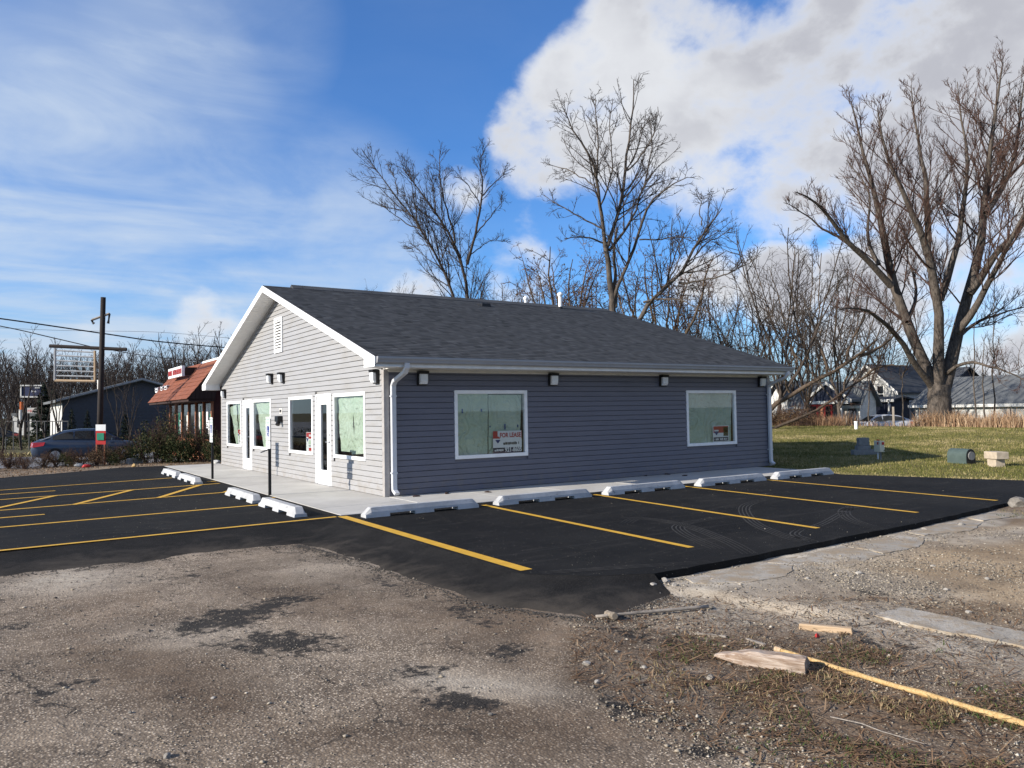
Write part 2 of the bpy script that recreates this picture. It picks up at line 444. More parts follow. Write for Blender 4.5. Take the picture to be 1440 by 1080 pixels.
M['scuff'] = plain('rubbed_asphalt', (0.034, 0.032, 0.030), 0.9, 0.45, 9.0)
# foreground: old broken paving; zone r = tar, g = cement dust, b = brown dirt, a = tan fines
def _old(t):
    z = t.node('ShaderNodeAttribute', attribute_name='zone')
    zs = t.node('ShaderNodeSeparateColor', {0: z.outputs['Color']}); za = z.outputs['Alpha']
    p = t.pos
    f = t.noise(p, 95, 3, 0.65); f2 = t.noise(p, 34, 4, 0.7); n = t.noise(p, 1.5, 7, 0.68, 0.4); n2 = t.noise(p, 5.0, 6, 0.7)
    st = t.node('ShaderNodeTexVoronoi', {'Vector': p, 'Scale': 62.0}); sd = st.outputs['Distance']; scol = t.node('ShaderNodeSeparateColor', {0: st.outputs['Color']}).outputs[0]
    mott = t.noise(p, 14, 5, 0.7)
    base = t.mix(t.ss(t.m('ADD', t.m('MULTIPLY', n, 0.6), t.m('MULTIPLY', mott, 0.4)), 0.36, 0.64), (0.118, 0.094, 0.072), (0.268, 0.220, 0.170))
    stone = t.mix(t.ss(scol, 0.1, 0.95), (0.045, 0.038, 0.032), (0.56, 0.48, 0.385))
    c = t.mix(t.m('MULTIPLY', t.m('LESS_THAN', sd, 0.42), t.ss(t.m('ADD', scol, t.m('MULTIPLY', n2, 0.5)), 0.45, 1.0)), base, stone)
    gr = t.m('MULTIPLY', t.ss(t.m('ADD', t.m('MULTIPLY', n2, 0.5), t.m('MULTIPLY', f2, 0.5)), 0.50, 0.62), 0.55)
    c = t.mix(gr, c, (0.07, 0.058, 0.047))
    dirt = t.mix(t.ss(n2, 0.35, 0.68), (0.088, 0.061, 0.041), (0.225, 0.165, 0.115))
    c = t.mix(t.m('MULTIPLY', zs.outputs[2], t.ss(t.m('ADD', n2, t.m('MULTIPLY', f2, 0.5)), 0.52, 0.86, 0.35, 0.95)), c, dirt)
    tan = t.mix(t.ss(f2, 0.35, 0.7), (0.28, 0.205, 0.128), (0.44, 0.345, 0.23))
    c = t.mix(t.m('MULTIPLY', za, t.ss(t.m('ADD', n2, f), 0.7, 1.05, 0.6, 1.0)), c, tan)
    dust = t.mix(t.ss(n2, 0.3, 0.7), (0.33, 0.295, 0.245), (0.52, 0.475, 0.40))
    c = t.mix(t.m('MULTIPLY', zs.outputs[1], t.ss(t.m('ADD', n, t.m('MULTIPLY', f2, 0.4)), 0.45, 0.75, 0.45, 1.0)), c, dust)
    bg_ = t.noise(p, 0.55, 6, 0.62, 0.8)
    c = t.mix(1.0, c, t.mix(t.ss(bg_, 0.34, 0.66), (0.66, 0.62, 0.58), (1.15, 1.12, 1.07)), 'MULTIPLY')
    tar = t.mix(t.ss(f, 0.4, 0.7), (0.011, 0.0105, 0.010), (0.045, 0.042, 0.039))
    tm = t.ss(t.m('ADD', zs.outputs[0], t.m('MULTIPLY', t.m('SUBTRACT', t.m('ADD', n2, mott), 1.0), 2.3)), 0.36, 0.80)
    c = t.mix(t.m('MULTIPLY', tm, 0.93), c, tar)
    wv = t.v('ADD', p, t.v('SCALE', t.noise(p, 2.2, 5, 0.6, 0, True), scale=0.45))
    ed = t.vor(wv, 0.75, 'DISTANCE_TO_EDGE'); ed2 = t.vor(t.v('ADD', wv, (7.3, 2.1, 0)), 2.1, 'DISTANCE_TO_EDGE')
    ck = t.m('MULTIPLY', t.m('LESS_THAN', ed, t.m('MULTIPLY', t.ss(mott, 0.36, 0.54), 0.0085)), t.ss(t.noise(p, 0.8, 2), 0.46, 0.56))
    ck2 = t.m('MULTIPLY', t.m('LESS_THAN', ed2, t.m('MULTIPLY', t.ss(mott, 0.40, 0.56), 0.012)), t.ss(t.noise(p, 0.6, 2), 0.56, 0.62))
    ck = t.m('MULTIPLY', t.m('MAXIMUM', ck, ck2), t.m('SUBTRACT', 1.0, t.m('MAXIMUM', zs.outputs[2], za), clamp=True))
    c = t.mix(t.m('MULTIPLY', ck, 0.8), c, (0.03, 0.026, 0.022))
    t.put(t.b.inputs['Base Color'], c); t.b.inputs['Roughness'].default_value = 0.92; t.b.inputs['Specular IOR Level'].default_value = 0.15
    h = t.m('SUBTRACT', t.m('ADD', t.m('MULTIPLY', f2, 0.7), t.m('SUBTRACT', 0.5, sd)), t.m('MULTIPLY', ck, 1.5))
    bump(t, h, 0.40, 0.010)
M['old'] = bsdf('worn_paving', _old)
def _soil(t):
    n = t.noise(t.pos, 0.5, 6, 0.65); f = t.noise(t.pos, 14, 5, 0.7)
    c = t.mix(t.ss(n, 0.35, 0.65), (0.10, 0.082, 0.05), (0.085, 0.085, 0.038))
    c = t.mix(t.m('MULTIPLY', t.ss(f, 0.45, 0.75), 0.6), c, (0.19, 0.16, 0.105))
    t.put(t.b.inputs['Base Color'], c); t.b.inputs['Roughness'].default_value = 0.95; t.b.inputs['Specular IOR Level'].default_value = 0.1
    bump(t, f, 0.7, 0.03)
M['soil'] = bsdf('winter_ground', _soil)
def _lawn(t):
    n = t.noise(t.pos, 0.45, 6, 0.65); f = t.noise(t.pos, 9, 6, 0.75); g = t.noise(t.pos, 60, 2)
    c = t.mix(t.ss(n, 0.35, 0.65), (0.125, 0.115, 0.036), (0.185, 0.16, 0.064))
    c = t.mix(t.m('MULTIPLY', t.ss(f, 0.45, 0.72), 0.65), c, (0.30, 0.26, 0.125))
    c = t.mix(t.m('MULTIPLY', t.ss(g, 0.5, 0.8), 0.4), c, (0.02, 0.025, 0.008))
    t.put(t.b.inputs['Base Color'], c); t.b.inputs['Roughness'].default_value = 0.95; t.b.inputs['Specular IOR Level'].default_value = 0.1
    bump(t, t.m('ADD', f, t.m('MULTIPLY', g, 0.5)), 0.9, 0.04)
M['lawn'] = bsdf('lawn_turf', _lawn)
def toned(name, stops, rough=0.8, spec=0.15, attr='tone', trans=0.0):
    """colour picked along stops by a per-piece attribute"""
    def fn(t):
        a = t.node('ShaderNodeAttribute', attribute_name=attr).outputs['Fac']
        r = t.node('ShaderNodeValToRGB', {0: a}); e = r.color_ramp.elements
        while len(e) < len(stops): e.new(0.5)
        for i, c in enumerate(stops): e[i].position = i/(len(stops)-1); e[i].color = tuple(c)+(1,)
        t.put(t.b.inputs['Base Color'], r.outputs[0]); t.b.inputs['Roughness'].default_value = rough
        t.b.inputs['Specular IOR Level'].default_value = spec
    return bsdf(name, fn)
M['blade'] = toned('grass_blade', [(0.062, 0.074, 0.016), (0.128, 0.128, 0.034), (0.235, 0.20, 0.078), (0.40, 0.32, 0.18)])
M['weed'] = toned('weed_blade', [(0.030, 0.058, 0.014), (0.055, 0.085, 0.022), (0.17, 0.14, 0.07), (0.34, 0.25, 0.15)])
M['reed'] = toned('dry_reed', [(0.12, 0.065, 0.04), (0.25, 0.15, 0.085), (0.40, 0.27, 0.165), (0.50, 0.38, 0.25)])
M['litter'] = toned('dead_leaf', [(0.05, 0.03, 0.018), (0.12, 0.07, 0.04), (0.22, 0.13, 0.07), (0.33, 0.23, 0.14)])
M['pebble'] = toned('pebble', [(0.06, 0.055, 0.05), (0.19, 0.165, 0.135), (0.34, 0.29, 0.22), (0.56, 0.51, 0.43)], 0.85)
M['leaf_dark'] = toned('shrub_leaf', [(0.010, 0.018, 0.006), (0.022, 0.034, 0.011), (0.05, 0.055, 0.02), (0.14, 0.10, 0.045)])
M['leaf_brown'] = toned('brown_leaf', [(0.04, 0.022, 0.014), (0.08, 0.048, 0.03), (0.14, 0.09, 0.05), (0.22, 0.16, 0.08)])
M['needle'] = toned('conifer_needle', [(0.006, 0.011, 0.007), (0.012, 0.02, 0.012), (0.02, 0.03, 0.016)])
M['bud'] = toned('maple_bud', [(0.10, 0.035, 0.025), (0.17, 0.065, 0.045), (0.22, 0.11, 0.075)])
def bark_mat(name, a, b, sc=3.0):
    def fn(t):
        n = t.noise(t.scale(t.pos, (sc, sc, sc*0.3)), 3.0, 6, 0.7, 0.6); s = t.noise(t.pos, 0.6, 3)
        c = t.mix(t.ss(n, 0.35, 0.68), a, b); c = t.mix(t.m('MULTIPLY', t.ss(s, 0.4, 0.7), 0.3), c, tuple(x*1.35 for x in b))
        t.put(t.b.inputs['Base Color'], c); t.b.inputs['Roughness'].default_value = 0.9; t.b.inputs['Specular IOR Level'].default_value = 0.15
        bump(t, n, 0.9, 0.05)
    return bsdf(name, fn)
M['bark'] = bark_mat('grey_bark', (0.040, 0.033, 0.028), (0.125, 0.104, 0.086))
M['bark_dark'] = bark_mat('dark_bark', (0.028, 0.022, 0.019), (0.085, 0.068, 0.056))
M['bark_tan'] = bark_mat('tan_bark', (0.050, 0.036, 0.026), (0.135, 0.10, 0.072))
M['twig'] = plain('twig_bark', (0.058, 0.047, 0.040), 0.9, 0.25, 1.5, spec=0.1)
M['twig_red'] = plain('reddish_twig', (0.080, 0.050, 0.040), 0.9, 0.25, 1.5, spec=0.1)
M['twig_far'] = plain('grey_twig', (0.046, 0.038, 0.035), 0.95, 0.25, 0.5, spec=0.05)
def wood(name, a, b, axis=(1, 14, 14)):
    def fn(t):
        n = t.noise(t.scale(t.obj, axis), 3.2, 6, 0.65, 1.2); s = t.noise(t.obj, 6, 4)
        c = t.mix(t.ss(n, 0.35, 0.65), a, b); c = t.mix(t.m('MULTIPLY', t.ss(s, 0.55, 0.75), 0.35), c, tuple(x*0.45 for x in a))
        t.put(t.b.inputs['Base Color'], c); t.b.inputs['Roughness'].default_value = 0.8; bump(t, n, 0.5, 0.006)
    return bsdf(name, fn)
M['timber'] = wood('weathered_timber', (0.22, 0.150, 0.105), (0.44, 0.365, 0.30))
M['scrap'] = wood('pale_wood', (0.36, 0.25, 0.15), (0.50, 0.37, 0.24))
M['bamboo'] = wood('yellow_pole', (0.34, 0.215, 0.085), (0.50, 0.35, 0.165))
M['grey_wood'] = wood('grey_wood', (0.19, 0.165, 0.14), (0.32, 0.28, 0.235))
M['red_paint'] = plain('red_paint', (0.36, 0.028, 0.025), 0.5)
M['sign_red'] = plain('sign_red', (0.42, 0.03, 0.028), 0.45, 0.06)
M['sign_blue'] = plain('sign_blue', (0.012, 0.03, 0.17), 0.45, 0.06)
M['navy'] = plain('sign_navy', (0.008, 0.014, 0.055), 0.5, 0.06)
M['sign_green'] = plain('sign_green', (0.02, 0.20, 0.12), 0.45, 0.06)
M['sign_white'] = plain('sign_white', (0.74, 0.75, 0.75), 0.4, 0.04)
M['ink'] = plain('dark_ink', (0.02, 0.02, 0.025), 0.6)
M['photo'] = plain('printed_picture', (0.05, 0.05, 0.03), 0.5, 0.8, 30.0)
M['tan_roof'] = plain('rust_shingle', (0.185, 0.062, 0.033), 0.85, 0.16, 2.2, bmp=0.4, bscale=30)
M['wood_post'] = plain('orange_brown_wood', (0.33, 0.135, 0.07), 0.7, 0.2)
M['dark_wood'] = plain('dark_brown_boards', (0.035, 0.018, 0.014), 0.8, 0.2)
M['maroon'] = plain('maroon_wall', (0.05, 0.014, 0.012), 0.8, 0.2)
M['slate_wall'] = plain('blue_grey_cladding', (0.058, 0.064, 0.080), 0.7, 0.1)
M['pale_wall'] = plain('pale_cladding', (0.46, 0.46, 0.44), 0.7, 0.12)
M['grey_roof'] = plain('grey_shingle', (0.115, 0.122, 0.125), 0.9, 0.18, 1.4, bmp=0.4, bscale=20)
M['dark_roof'] = plain('charcoal_shingle', (0.06, 0.064, 0.07), 0.9, 0.2, 1.4)
M['slate_dark'] = plain('navy_cladding', (0.022, 0.028, 0.05), 0.7, 0.15)
M['old_white'] = plain('weathered_white', (0.62, 0.61, 0.57), 0.7, 0.15, 3.0)
M['rubber'] = plain('tyre_rubber', (0.015, 0.015, 0.015), 0.85)
M['box_green'] = plain('box_green', (0.062, 0.088, 0.082), 0.55, 0.1)
M['beige'] = plain('beige_enclosure', (0.60, 0.56, 0.42), 0.5, 0.06)
M['block'] = plain('cast_block', (0.40, 0.335, 0.255), 0.9, 0.14, 9, bmp=0.5)
M['grey_block'] = plain('grey_block', (0.20, 0.20, 0.195), 0.9, 0.14, 9, bmp=0.5)
M['orange'] = plain('orange_cap', (0.50, 0.12, 0.03), 0.5)
M['car_blue'] = plain('blue_car_paint', (0.030, 0.046, 0.078), 0.22, 0.05, spec=0.6)
M['car_silver'] = plain('silver_car_paint', (0.50, 0.52, 0.55), 0.25, 0.05, metal=0.4, spec=0.6)
M['car_black'] = plain('black_car_paint', (0.015, 0.015, 0.017), 0.25, 0.05, spec=0.6)
M['tail'] = plain('tail_lamp', (0.45, 0.015, 0.02), 0.2, 0.05, spec=0.6)
M['head'] = plain('lamp_glass', (0.55, 0.57, 0.60), 0.12, 0.05, spec=0.6)
M['alloy'] = plain('alloy_rim', (0.40, 0.41, 0.42), 0.3, 0.05, metal=0.7)
M['rock'] = plain('rock', (0.17, 0.155, 0.135), 0.9, 0.3, 11, bmp=0.7, bscale=40)
M['pale_rock'] = plain('broken_concrete', (0.30, 0.275, 0.24), 0.9, 0.35, 9, bmp=0.7, bscale=40)
M['slat'] = plain('dull_frame_metal', (0.30, 0.31, 0.32), 0.6, 0.2)
M['fence_wire'] = plain('dull_wire', (0.10, 0.10, 0.10), 0.7)
M['wire'] = plain('cable', (0.012, 0.012, 0.014), 0.6)
M['pole_wood'] = plain('pole_steel', (0.022, 0.016, 0.014), 0.8, 0.3)
M['road'] = plain('old_asphalt', (0.15, 0.15, 0.155), 0.9, 0.15, 2.0)
# ---------------------------------------------------------------- the ground
rng = np.random.default_rng(7)
random.seed(7)
def grid_mesh(name, xs, ys, zf):
    X, Y = np.meshgrid(xs, ys)
    Z = zf(X, Y)
    V = np.stack([X.ravel(), Y.ravel(), Z.ravel()], 1)
    nx, ny = len(xs), len(ys)
    i = np.arange(nx-1)[None, :] + nx*np.arange(ny-1)[:, None]
    F = np.stack([i, i+1, i+1+nx, i+nx], -1).reshape(-1, 4)
    return np_mesh(name, V, F), V
def project(V):
    P = V - np.array(CAM)
    a = P @ np.array(_r2); b = P @ np.array(_u2); c = np.maximum(P @ np.array(_f), 0.05)
    return 720+FPX*a/c, 540-FPX*b/c
def set_attr(me, name, vals, domain='FACE'):
    a = me.attributes.new(name, 'FLOAT', domain); a.data.foreach_set('value', np.asarray(vals, np.float32).ravel())

def lawn_z(x, y):
    x = np.asarray(x, float); y = np.asarray(y, float)
    z = 0.37*sstep(x, 12.5, 36.0) - 0.03
    z = z - 1.25*sstep(x, 37.5, 58.0)
    return z + 0.05*(fbm(x, y, 0.35, 3, 5)-0.5)
def land_z(x, y):
    x = np.asarray(x, float); y = np.asarray(y, float)
    z = -0.45 + 0*x
    z = z - 0.45*sstep(x, 40, 60)*sstep(y, 60, 30) + 2.5*sstep(np.hypot(x, y), 150, 420)
    return z
s = np.linspace(-1, 1, 140)
far = np.sign(s)*(np.abs(s)*60 + 1440*np.abs(s)**4)
me, V = grid_mesh('ground', far, far, lambda x, y: land_z(x, y))
tag(link('ground', me, M['soil']), kind='structure')
# lawn to the right of the building
xs = np.linspace(10.25, 62, 150); ys = np.linspace(-26, 62, 200)
me, V = grid_mesh('lawn', xs, ys, lambda x, y: np.maximum(lawn_z(x, y)-0.12*sstep(x, 10.9, 10.3), land_z(x, y)+0.02))
tag(link('lawn', me, M['lawn'] if False else M['lawn']), kind='structure')

# old broken paving in the foreground
def pave_z(x, y):
    z = -0.125 + 0.018*(fbm(x, y, 0.7, 3, 2)-0.5) + 0.014*(fbm(x, y, 5.0, 3, 9)-0.5)
    pad = sstep(x+0.5*fbm(x, y, 1.1, 4, 31)-0.25+0.16*(y+9.0), -0.95, -0.72)*sstep(y+0.35*fbm(x, y, 1.4, 4, 12), -10.2, -9.85)*sstep(x, 9.0, 7.5)
    z = z + 0.055*pad
    z = z + 0.09*sstep(x, 6.6, 8.2)*sstep(y, -7.5, -8.3)
    return z
xs = np.arange(-8.2, 13.6, 0.055); ys = np.arange(-13.4, -2.2, 0.05)
me, V = grid_mesh('old_pavement', xs, ys, pave_z)
pu, pv = project(V)
def ell(u, v, ru, rv, ang=0.0):
    c, s_ = math.cos(math.radians(ang)), math.sin(math.radians(ang))
    du, dv = pu-u, pv-v
    d = np.hypot((du*c+dv*s_)/ru, (-du*s_+dv*c)/rv)
    return np.clip(1.25-d*0.75, 0, 1)
tar = np.zeros(len(V))
for e, wgt in [((318, 871, 92, 15, -12), .95), ((395, 847, 46, 8, -10), .95), ((392, 903, 78, 16, 0), 1.0), ((712, 915, 40, 12, -4), .85), ((650, 985, 58, 16, 4), .85),
               ((872, 990, 58, 15, 14), .75), ((580, 944, 70, 10, -6), .6), ((75, 970, 52, 10, -14), .65), ((52, 934, 24, 9, 0), .7), ((988, 1056, 34, 13, 0), .8),
               ((130, 1065, 40, 10, 8), .6), ((1216, 832, 30, 5, 4), .8), ((905, 893, 75, 16, 8), .65), ((655, 862, 44, 14, 20), .6), ((620, 800, 34, 8, 24), .5),
               ((48, 802, 44, 6, -4), .6), ((290, 757, 40, 6, -6), .55), ((240, 812, 60, 9, -4), .45), ((560, 830, 60, 10, 24), .5), ((1010, 858, 40, 7, 10), .5),
               ((760, 850, 90, 7, 14), .7), ((1150, 770, 60, 3, -14), .6), ((1240, 905, 90, 12, 12), .5), ((330, 935, 30, 6, 0), .35), ((25, 880, 50, 8, -10), .5),
               ((480, 780, 60, 5, -4), .45), ((1340, 960, 80, 14, 14), .35), ((430, 1000, 30, 6, 20), .4)]:
    tar = np.maximum(tar, wgt*ell(*e))
dust = np.zeros(len(V))
for e, wgt in [((1070, 800, 190, 34, -12), .95), ((1200, 815, 120, 16, 8), .9), ((1330, 882, 150, 13, 15), 1.0), ((1000, 850, 110, 26, 0), .7), ((1390, 915, 110, 22, 12), .75),
               ((1100, 775, 110, 9, -14), 1.0), ((1420, 752, 110, 10, -6), .9), ((1290, 748, 70, 8, -12), .95), ((700, 965, 110, 16, 6), .55), ((90, 815, 90, 18, -4), .5), ((480, 800, 110, 24, 0), .25),
               ((940, 955, 80, 20, 10), .35), ((260, 895, 90, 20, 0), .3), ((1180, 870, 140, 22, 8), .55)]:
    dust = np.maximum(dust, wgt*ell(*e))
dirt = np.zeros(len(V))
for e, wgt in [((200, 930, 130, 50, 15), .6), ((290, 985, 110, 30, 20), .6), ((740, 880, 190, 40, 8), .75), ((950, 950, 200, 50, 10), .8), ((1240, 1000, 320, 80, 14), .95),
               ((820, 1020, 220, 30, 6), .55), ((460, 840, 140, 40, 10), .45), ((1150, 920, 200, 40, 8), .7), ((150, 860, 120, 30, 0), .45), ((1420, 725, 90, 22, 0), .95),
               ((1440, 780, 200, 10, 4), .7), ((640, 1050, 300, 30, 0), .35)]:
    dirt = np.maximum(dirt, wgt*ell(*e))
ye = -8.32+.07*np.maximum(V[:, 0], 0); wv_ = fbm(V[:, 0], V[:, 1], 1.3, 4, 19)
dust = np.maximum(dust, sstep(V[:, 1]-(ye-.25-.75*wv_), -.12, .05)*sstep(V[:, 0], -1.0, -.7)*sstep(V[:, 0], 7.4, 6.2))
dirt = dirt*(1-.85*np.clip(dust, 0, 1)); tar = tar*(1-.8*sstep(dust, .5, .9))
tanz = np.zeros(len(V))
for e, wgt in [((1300, 778, 150, 26, -6), 1.0), ((1400, 828, 210, 38, 6), .9), ((1230, 768, 70, 14, -8), 1.0), ((1440, 770, 150, 22, 0), .8), ((1250, 850, 90, 14, 8), .6), ((1090, 850, 100, 20, 8), .4)]:
    tanz = np.maximum(tanz, wgt*ell(*e))
tanz = np.maximum(tanz, .9*sstep(V[:, 0]+.8*wv_, .9, 1.7)*sstep(V[:, 1], ye-.35-.4*wv_, ye-.7-.4*wv_))*(1-.55*sstep(dust, .7, 1))
att = me.attributes.new('zone', 'FLOAT_COLOR', 'POINT')
att.data.foreach_set('color', np.stack([tar, dust, dirt, tanz], 1).astype(np.float32).ravel())
me.polygons.foreach_set('use_smooth', [True]*len(me.polygons))
tag(link('old_pavement', me, M['old']), kind='structure')

# new black parking lot: slab with a feathered skirt
def wob(pts, amp, step=0.25, seed=1):
    out = []
    r = random.Random(seed)
    for i in range(len(pts)-1):
        a, b = Vector(pts[i]), Vector(pts[i+1]); n = max(1, int((b-a).length/step))
        for k in range(n):
            p = a.lerp(b, k/n)
            out.append((p.x+r.uniform(-amp, amp), p.y+r.uniform(-amp, amp)))
    out.append(tuple(pts[-1])); return out
edge_top = [(-16, -2.32), (-9, -2.32), (-1.88, -2.30), (-1.86, -4.2), (-1.88, -7.55), (-1.42, -8.02), (-0.85, -8.32)]
edge_bot = [(-16, -3.55), (-9, -3.5), (-2.92, -3.62), (-2.74, -4.9), (-2.62, -7.9), (-2.12, -9.02), (-0.98, -8.72)]
step_edge = [(-0.85, -8.32), (0.5, -8.30), (2.0, -8.22), (5.0, -8.08), (7.4, -7.84), (9.0, -7.62), (12.0, -7.1)]
east = [(12.0, -7.1), (11.2, -5.0), (10.45, -2.85), (10.9, -2.02)]
north = [(10.9, -2.02), (-1.68, -2.02), (-1.68, 14.1), (-2.9, 14.4), (-4.4, 13.2), (-6.2, 12.2), (-16, 9.0), (-16, -2.32)]
outline = [tuple(p) for p in edge_top] + wob(step_edge, 0.018, 0.22, 3)[1:-1] + wob(east, 0.02, 0.3, 4)[:-1] + [tuple(p) for p in north[:-1]]
lot = MB()
lot.prism([(x, y, -0.3) for x, y in outline], (0, 0, 0.3))
rr = random.Random(5)
NB = 40
def lerp_line(L, t):
    k = t*(len(L)-1); i = min(int(k), len(L)-2); f = k-i
    return Vector(L[i]).lerp(Vector(L[i+1]), f)
rows = []
nseg = 150
for i in range(nseg+1):
    t = i/nseg
    a = lerp_line(edge_top, t); b = lerp_line(edge_bot, t)
    j = float(fbm(np.array([b.x*1.0+3]), np.array([b.y*1.0]), 1.6, 4, 61)[0])-.5; b = a+(b-a)*(1+.30*j)
    row = []
    for k in range(6):
        f = k/5
        p = a.lerp(b, f)
        z = -0.003 - 0.125*(f**0.8) - (0.012 if k == 5 else 0)
        if 0 < k < 5: z += .012*(float(fbm(np.array([p.x]), np.array([p.y]), 1.1, 2, 33)[0])-.5)
        row.append((p.x, p.y, z))
    rows.append(row)
parking = tag(lot.build('parking_lot', M['asphalt']), kind='structure')
_sk = MB().loft(rows, closed=False, caps=False).mesh('asphalt_skirt'); set_attr(_sk, 'out', np.tile(np.arange(6)/5.0, nseg+1), 'POINT')
link('asphalt_skirt', _sk, M['skirt'], parking)
# plates of an older broken concrete pad beside the lot
pad_base = MB(); pad_base.box(-.6, 7.2, -9.6, -8.6, -.30, -.20); pad = tag(pad_base.build('concrete_pad', M['worn_concrete']), kind='structure')
def plate(pts, z, seed):
    r_ = random.Random(seed); P_ = []
    for i in range(len(pts)):
        a, b = Vector(pts[i]), Vector(pts[(i+1) % len(pts)]); n_ = max(2, int((b-a).length/.09)); d_ = (b-a).normalized(); nn = Vector((-d_.y, d_.x))
        for k in range(n_): P_.append(a.lerp(b, k/n_)+nn*(.05*(float(fbm(np.array([a.x*3+k*.21+seed]), np.array([b.y*2]), 1.0, 3, seed)[0])-.5)*2+r_.uniform(-.012, .012)))
    dx, dy = r_.uniform(-.004, .004), r_.uniform(-.006, .006); c_ = P_[0]
    top = [(p.x, p.y, z+dx*(p.x-c_.x)+dy*(p.y-c_.y)) for p in P_]
    mb = MB(); n_ = len(top); mb.add([(x_, y_, -.2) for x_, y_, z_ in top]+top, [tuple(range(n_, 2*n_))]+[(i, (i+1) % n_, n_+(i+1) % n_, n_+i) for i in range(n_)])
    mb.build('slab_piece', M['worn_concrete'], pad)
for i, (q, z_) in enumerate([([(-.62, -8.62), (-.25, -8.95), (.35, -9.0), (.75, -8.72), (.7, -8.40), (-.55, -8.42)], -.066), ([(.80, -8.40), (.84, -8.76), (1.35, -9.05), (2.1, -8.95), (2.25, -8.35)], -.070), ([(2.33, -8.33), (2.2, -8.86), (2.9, -8.92), (3.6, -8.6), (3.7, -8.22)], -.066),
                           ([(3.85, -8.20), (3.75, -8.5), (4.6, -8.66), (5.4, -8.45), (5.5, -8.13)], -.062), ([(5.65, -8.12), (5.6, -8.38), (6.4, -8.45), (6.8, -8.2), (6.7, -8.0)], -.058)]): plate(q, z_, 50+i)
q4 = [G(u_, v_, -.09) for u_, v_ in ((1128, 831), (1240, 846), (1345, 866), (1450, 887), (1640, 925), (1640, 960), (1450, 908), (1340, 886), (1215, 860), (1120, 843))]
plate([(p.x, p.y) for p in q4], -.097, 77)
q5 = [G(u_, v_, -.09) for u_, v_ in ((1395, 752), (1470, 742), (1480, 768), (1370, 786), (1330, 782))]
plate([(p.x, p.y) for p in q5], -.094, 78)

# painted stripes
def stripe(a, b, wd=0.10, z=0.004, z2=None):
    a, b = Vector(a), Vector(b); d = (b-a).normalized(); n = Vector((-d.y, d.x))*wd/2
    z2 = z if z2 is None else z2
    mb = MB(); k = max(1, int((b-a).length/0.5)); r = random.Random(int(a.x*100+b.y*31))
    L = [];
    for i in range(k+1):
        p = a.lerp(b, i/k); zz = z+(z2-z)*i/k; j = r.uniform(-.005, .005)
        L.append([(p.x+n.x*(1+j*9), p.y+n.y*(1+j*9), zz), (p.x-n.x*(1-j*9), p.y-n.y*(1-j*9), zz)])
    mb.loft(L, closed=False, caps=False)
    return mb.build('painted_stripe', M['yellow'], parking)
for x0, x1, y1 in [(-1.70, -1.76, -7.4), (0.80, 0.50, -7.53), (3.30, 2.87, -7.56), (5.70, 5.30, -7.56), (8.10, 7.68, -7.59)]:
    stripe((x0, -2.12 if x0 < 0 else -2.35), (x1, y1), 0.15 if x0 < 0 else 0.10)
for y0, y1 in [(-2.36, -2.14), (0.14, 0.42), (2.78, 3.30), (5.01, 5.62), (7.47, 8.36)]:
    sl = (y1-y0)/4.4
    stripe((-14.0, y0-sl*7.7), (-1.80 if y0 < 3 or y0 < 6 else -2.4, y1+0.03), 0.10)
for xa in (-9.6, -8.1, -6.6, -5.1, -3.6, -2.2):                   # hatching of the access aisle
    a = (xa, 3.22+0.12*(xa+2)); b = (xa+1.35, 5.60+0.14*(xa+3.4))
    if b[0] > -1.8: b = (-1.82, 4.0); a = (-2.25, 3.25)
    stripe(a, b, 0.12, 0.008)
for y in (1.40, 6.35):
    stripe((-1.95, y), (-1.72, y+0.02), 0.10, 0.006)
stripe((-14, 1.0), (-5.62, 1.55), 0.10); stripe((-14, 5.6), (-5.2, 6.45), 0.10)
# rubbed tyre arcs on the new surface
def arc_marks(pts, n=4, gap=0.055):
    P = [Vector((p.x, p.y)) for p in pts]
    def cat(t):
        k = t*(len(P)-1); i = min(int(k), len(P)-2); f = k-i
        p0, p1, p2, p3 = P[max(i-1, 0)], P[i], P[i+1], P[min(i+2, len(P)-1)]
        return 0.5*((2*p1)+(-p0+p2)*f+(2*p0-5*p1+4*p2-p3)*f*f+(-p0+3*p1-3*p2+p3)*f**3)
    for q in range(n):
        rows = []
        for k in range(33):
            t = k/32; p = cat(t); d = (cat(min(1, t+.01))-cat(max(0, t-.01))).normalized(); nn = Vector((-d.y, d.x))
            c = p+nn*(q-(n-1)/2)*gap; hw = 0.011*(0.4+0.6*math.sin(math.pi*min(1, t*1.1)))
            rows.append([(c.x+nn.x*hw, c.y+nn.y*hw, 0.003), (c.x-nn.x*hw, c.y-nn.y*hw, 0.003)])
        MB().loft(rows, closed=False, caps=False).build('tyre_mark', M['scuff'], parking)
for L in [[(880, 736), (900, 729), (960, 738), (1020, 760), (1055, 779)], [(1010, 728), (958, 738), (962, 750), (1010, 772)], [(1085, 700), (1048, 712), (1060, 735), (1110, 756), (1140, 762)],
          [(1125, 745), (1118, 752), (1145, 762)], [(1230, 708), (1190, 716), (1195, 730), (1240, 745)], [(760, 806), (860, 799), (1000, 790)], [(1200, 712), (1160, 735), (1130, 745)]]:
    arc_marks([G(u, v) for u, v in L], 3 if len(L) < 4 else 4)

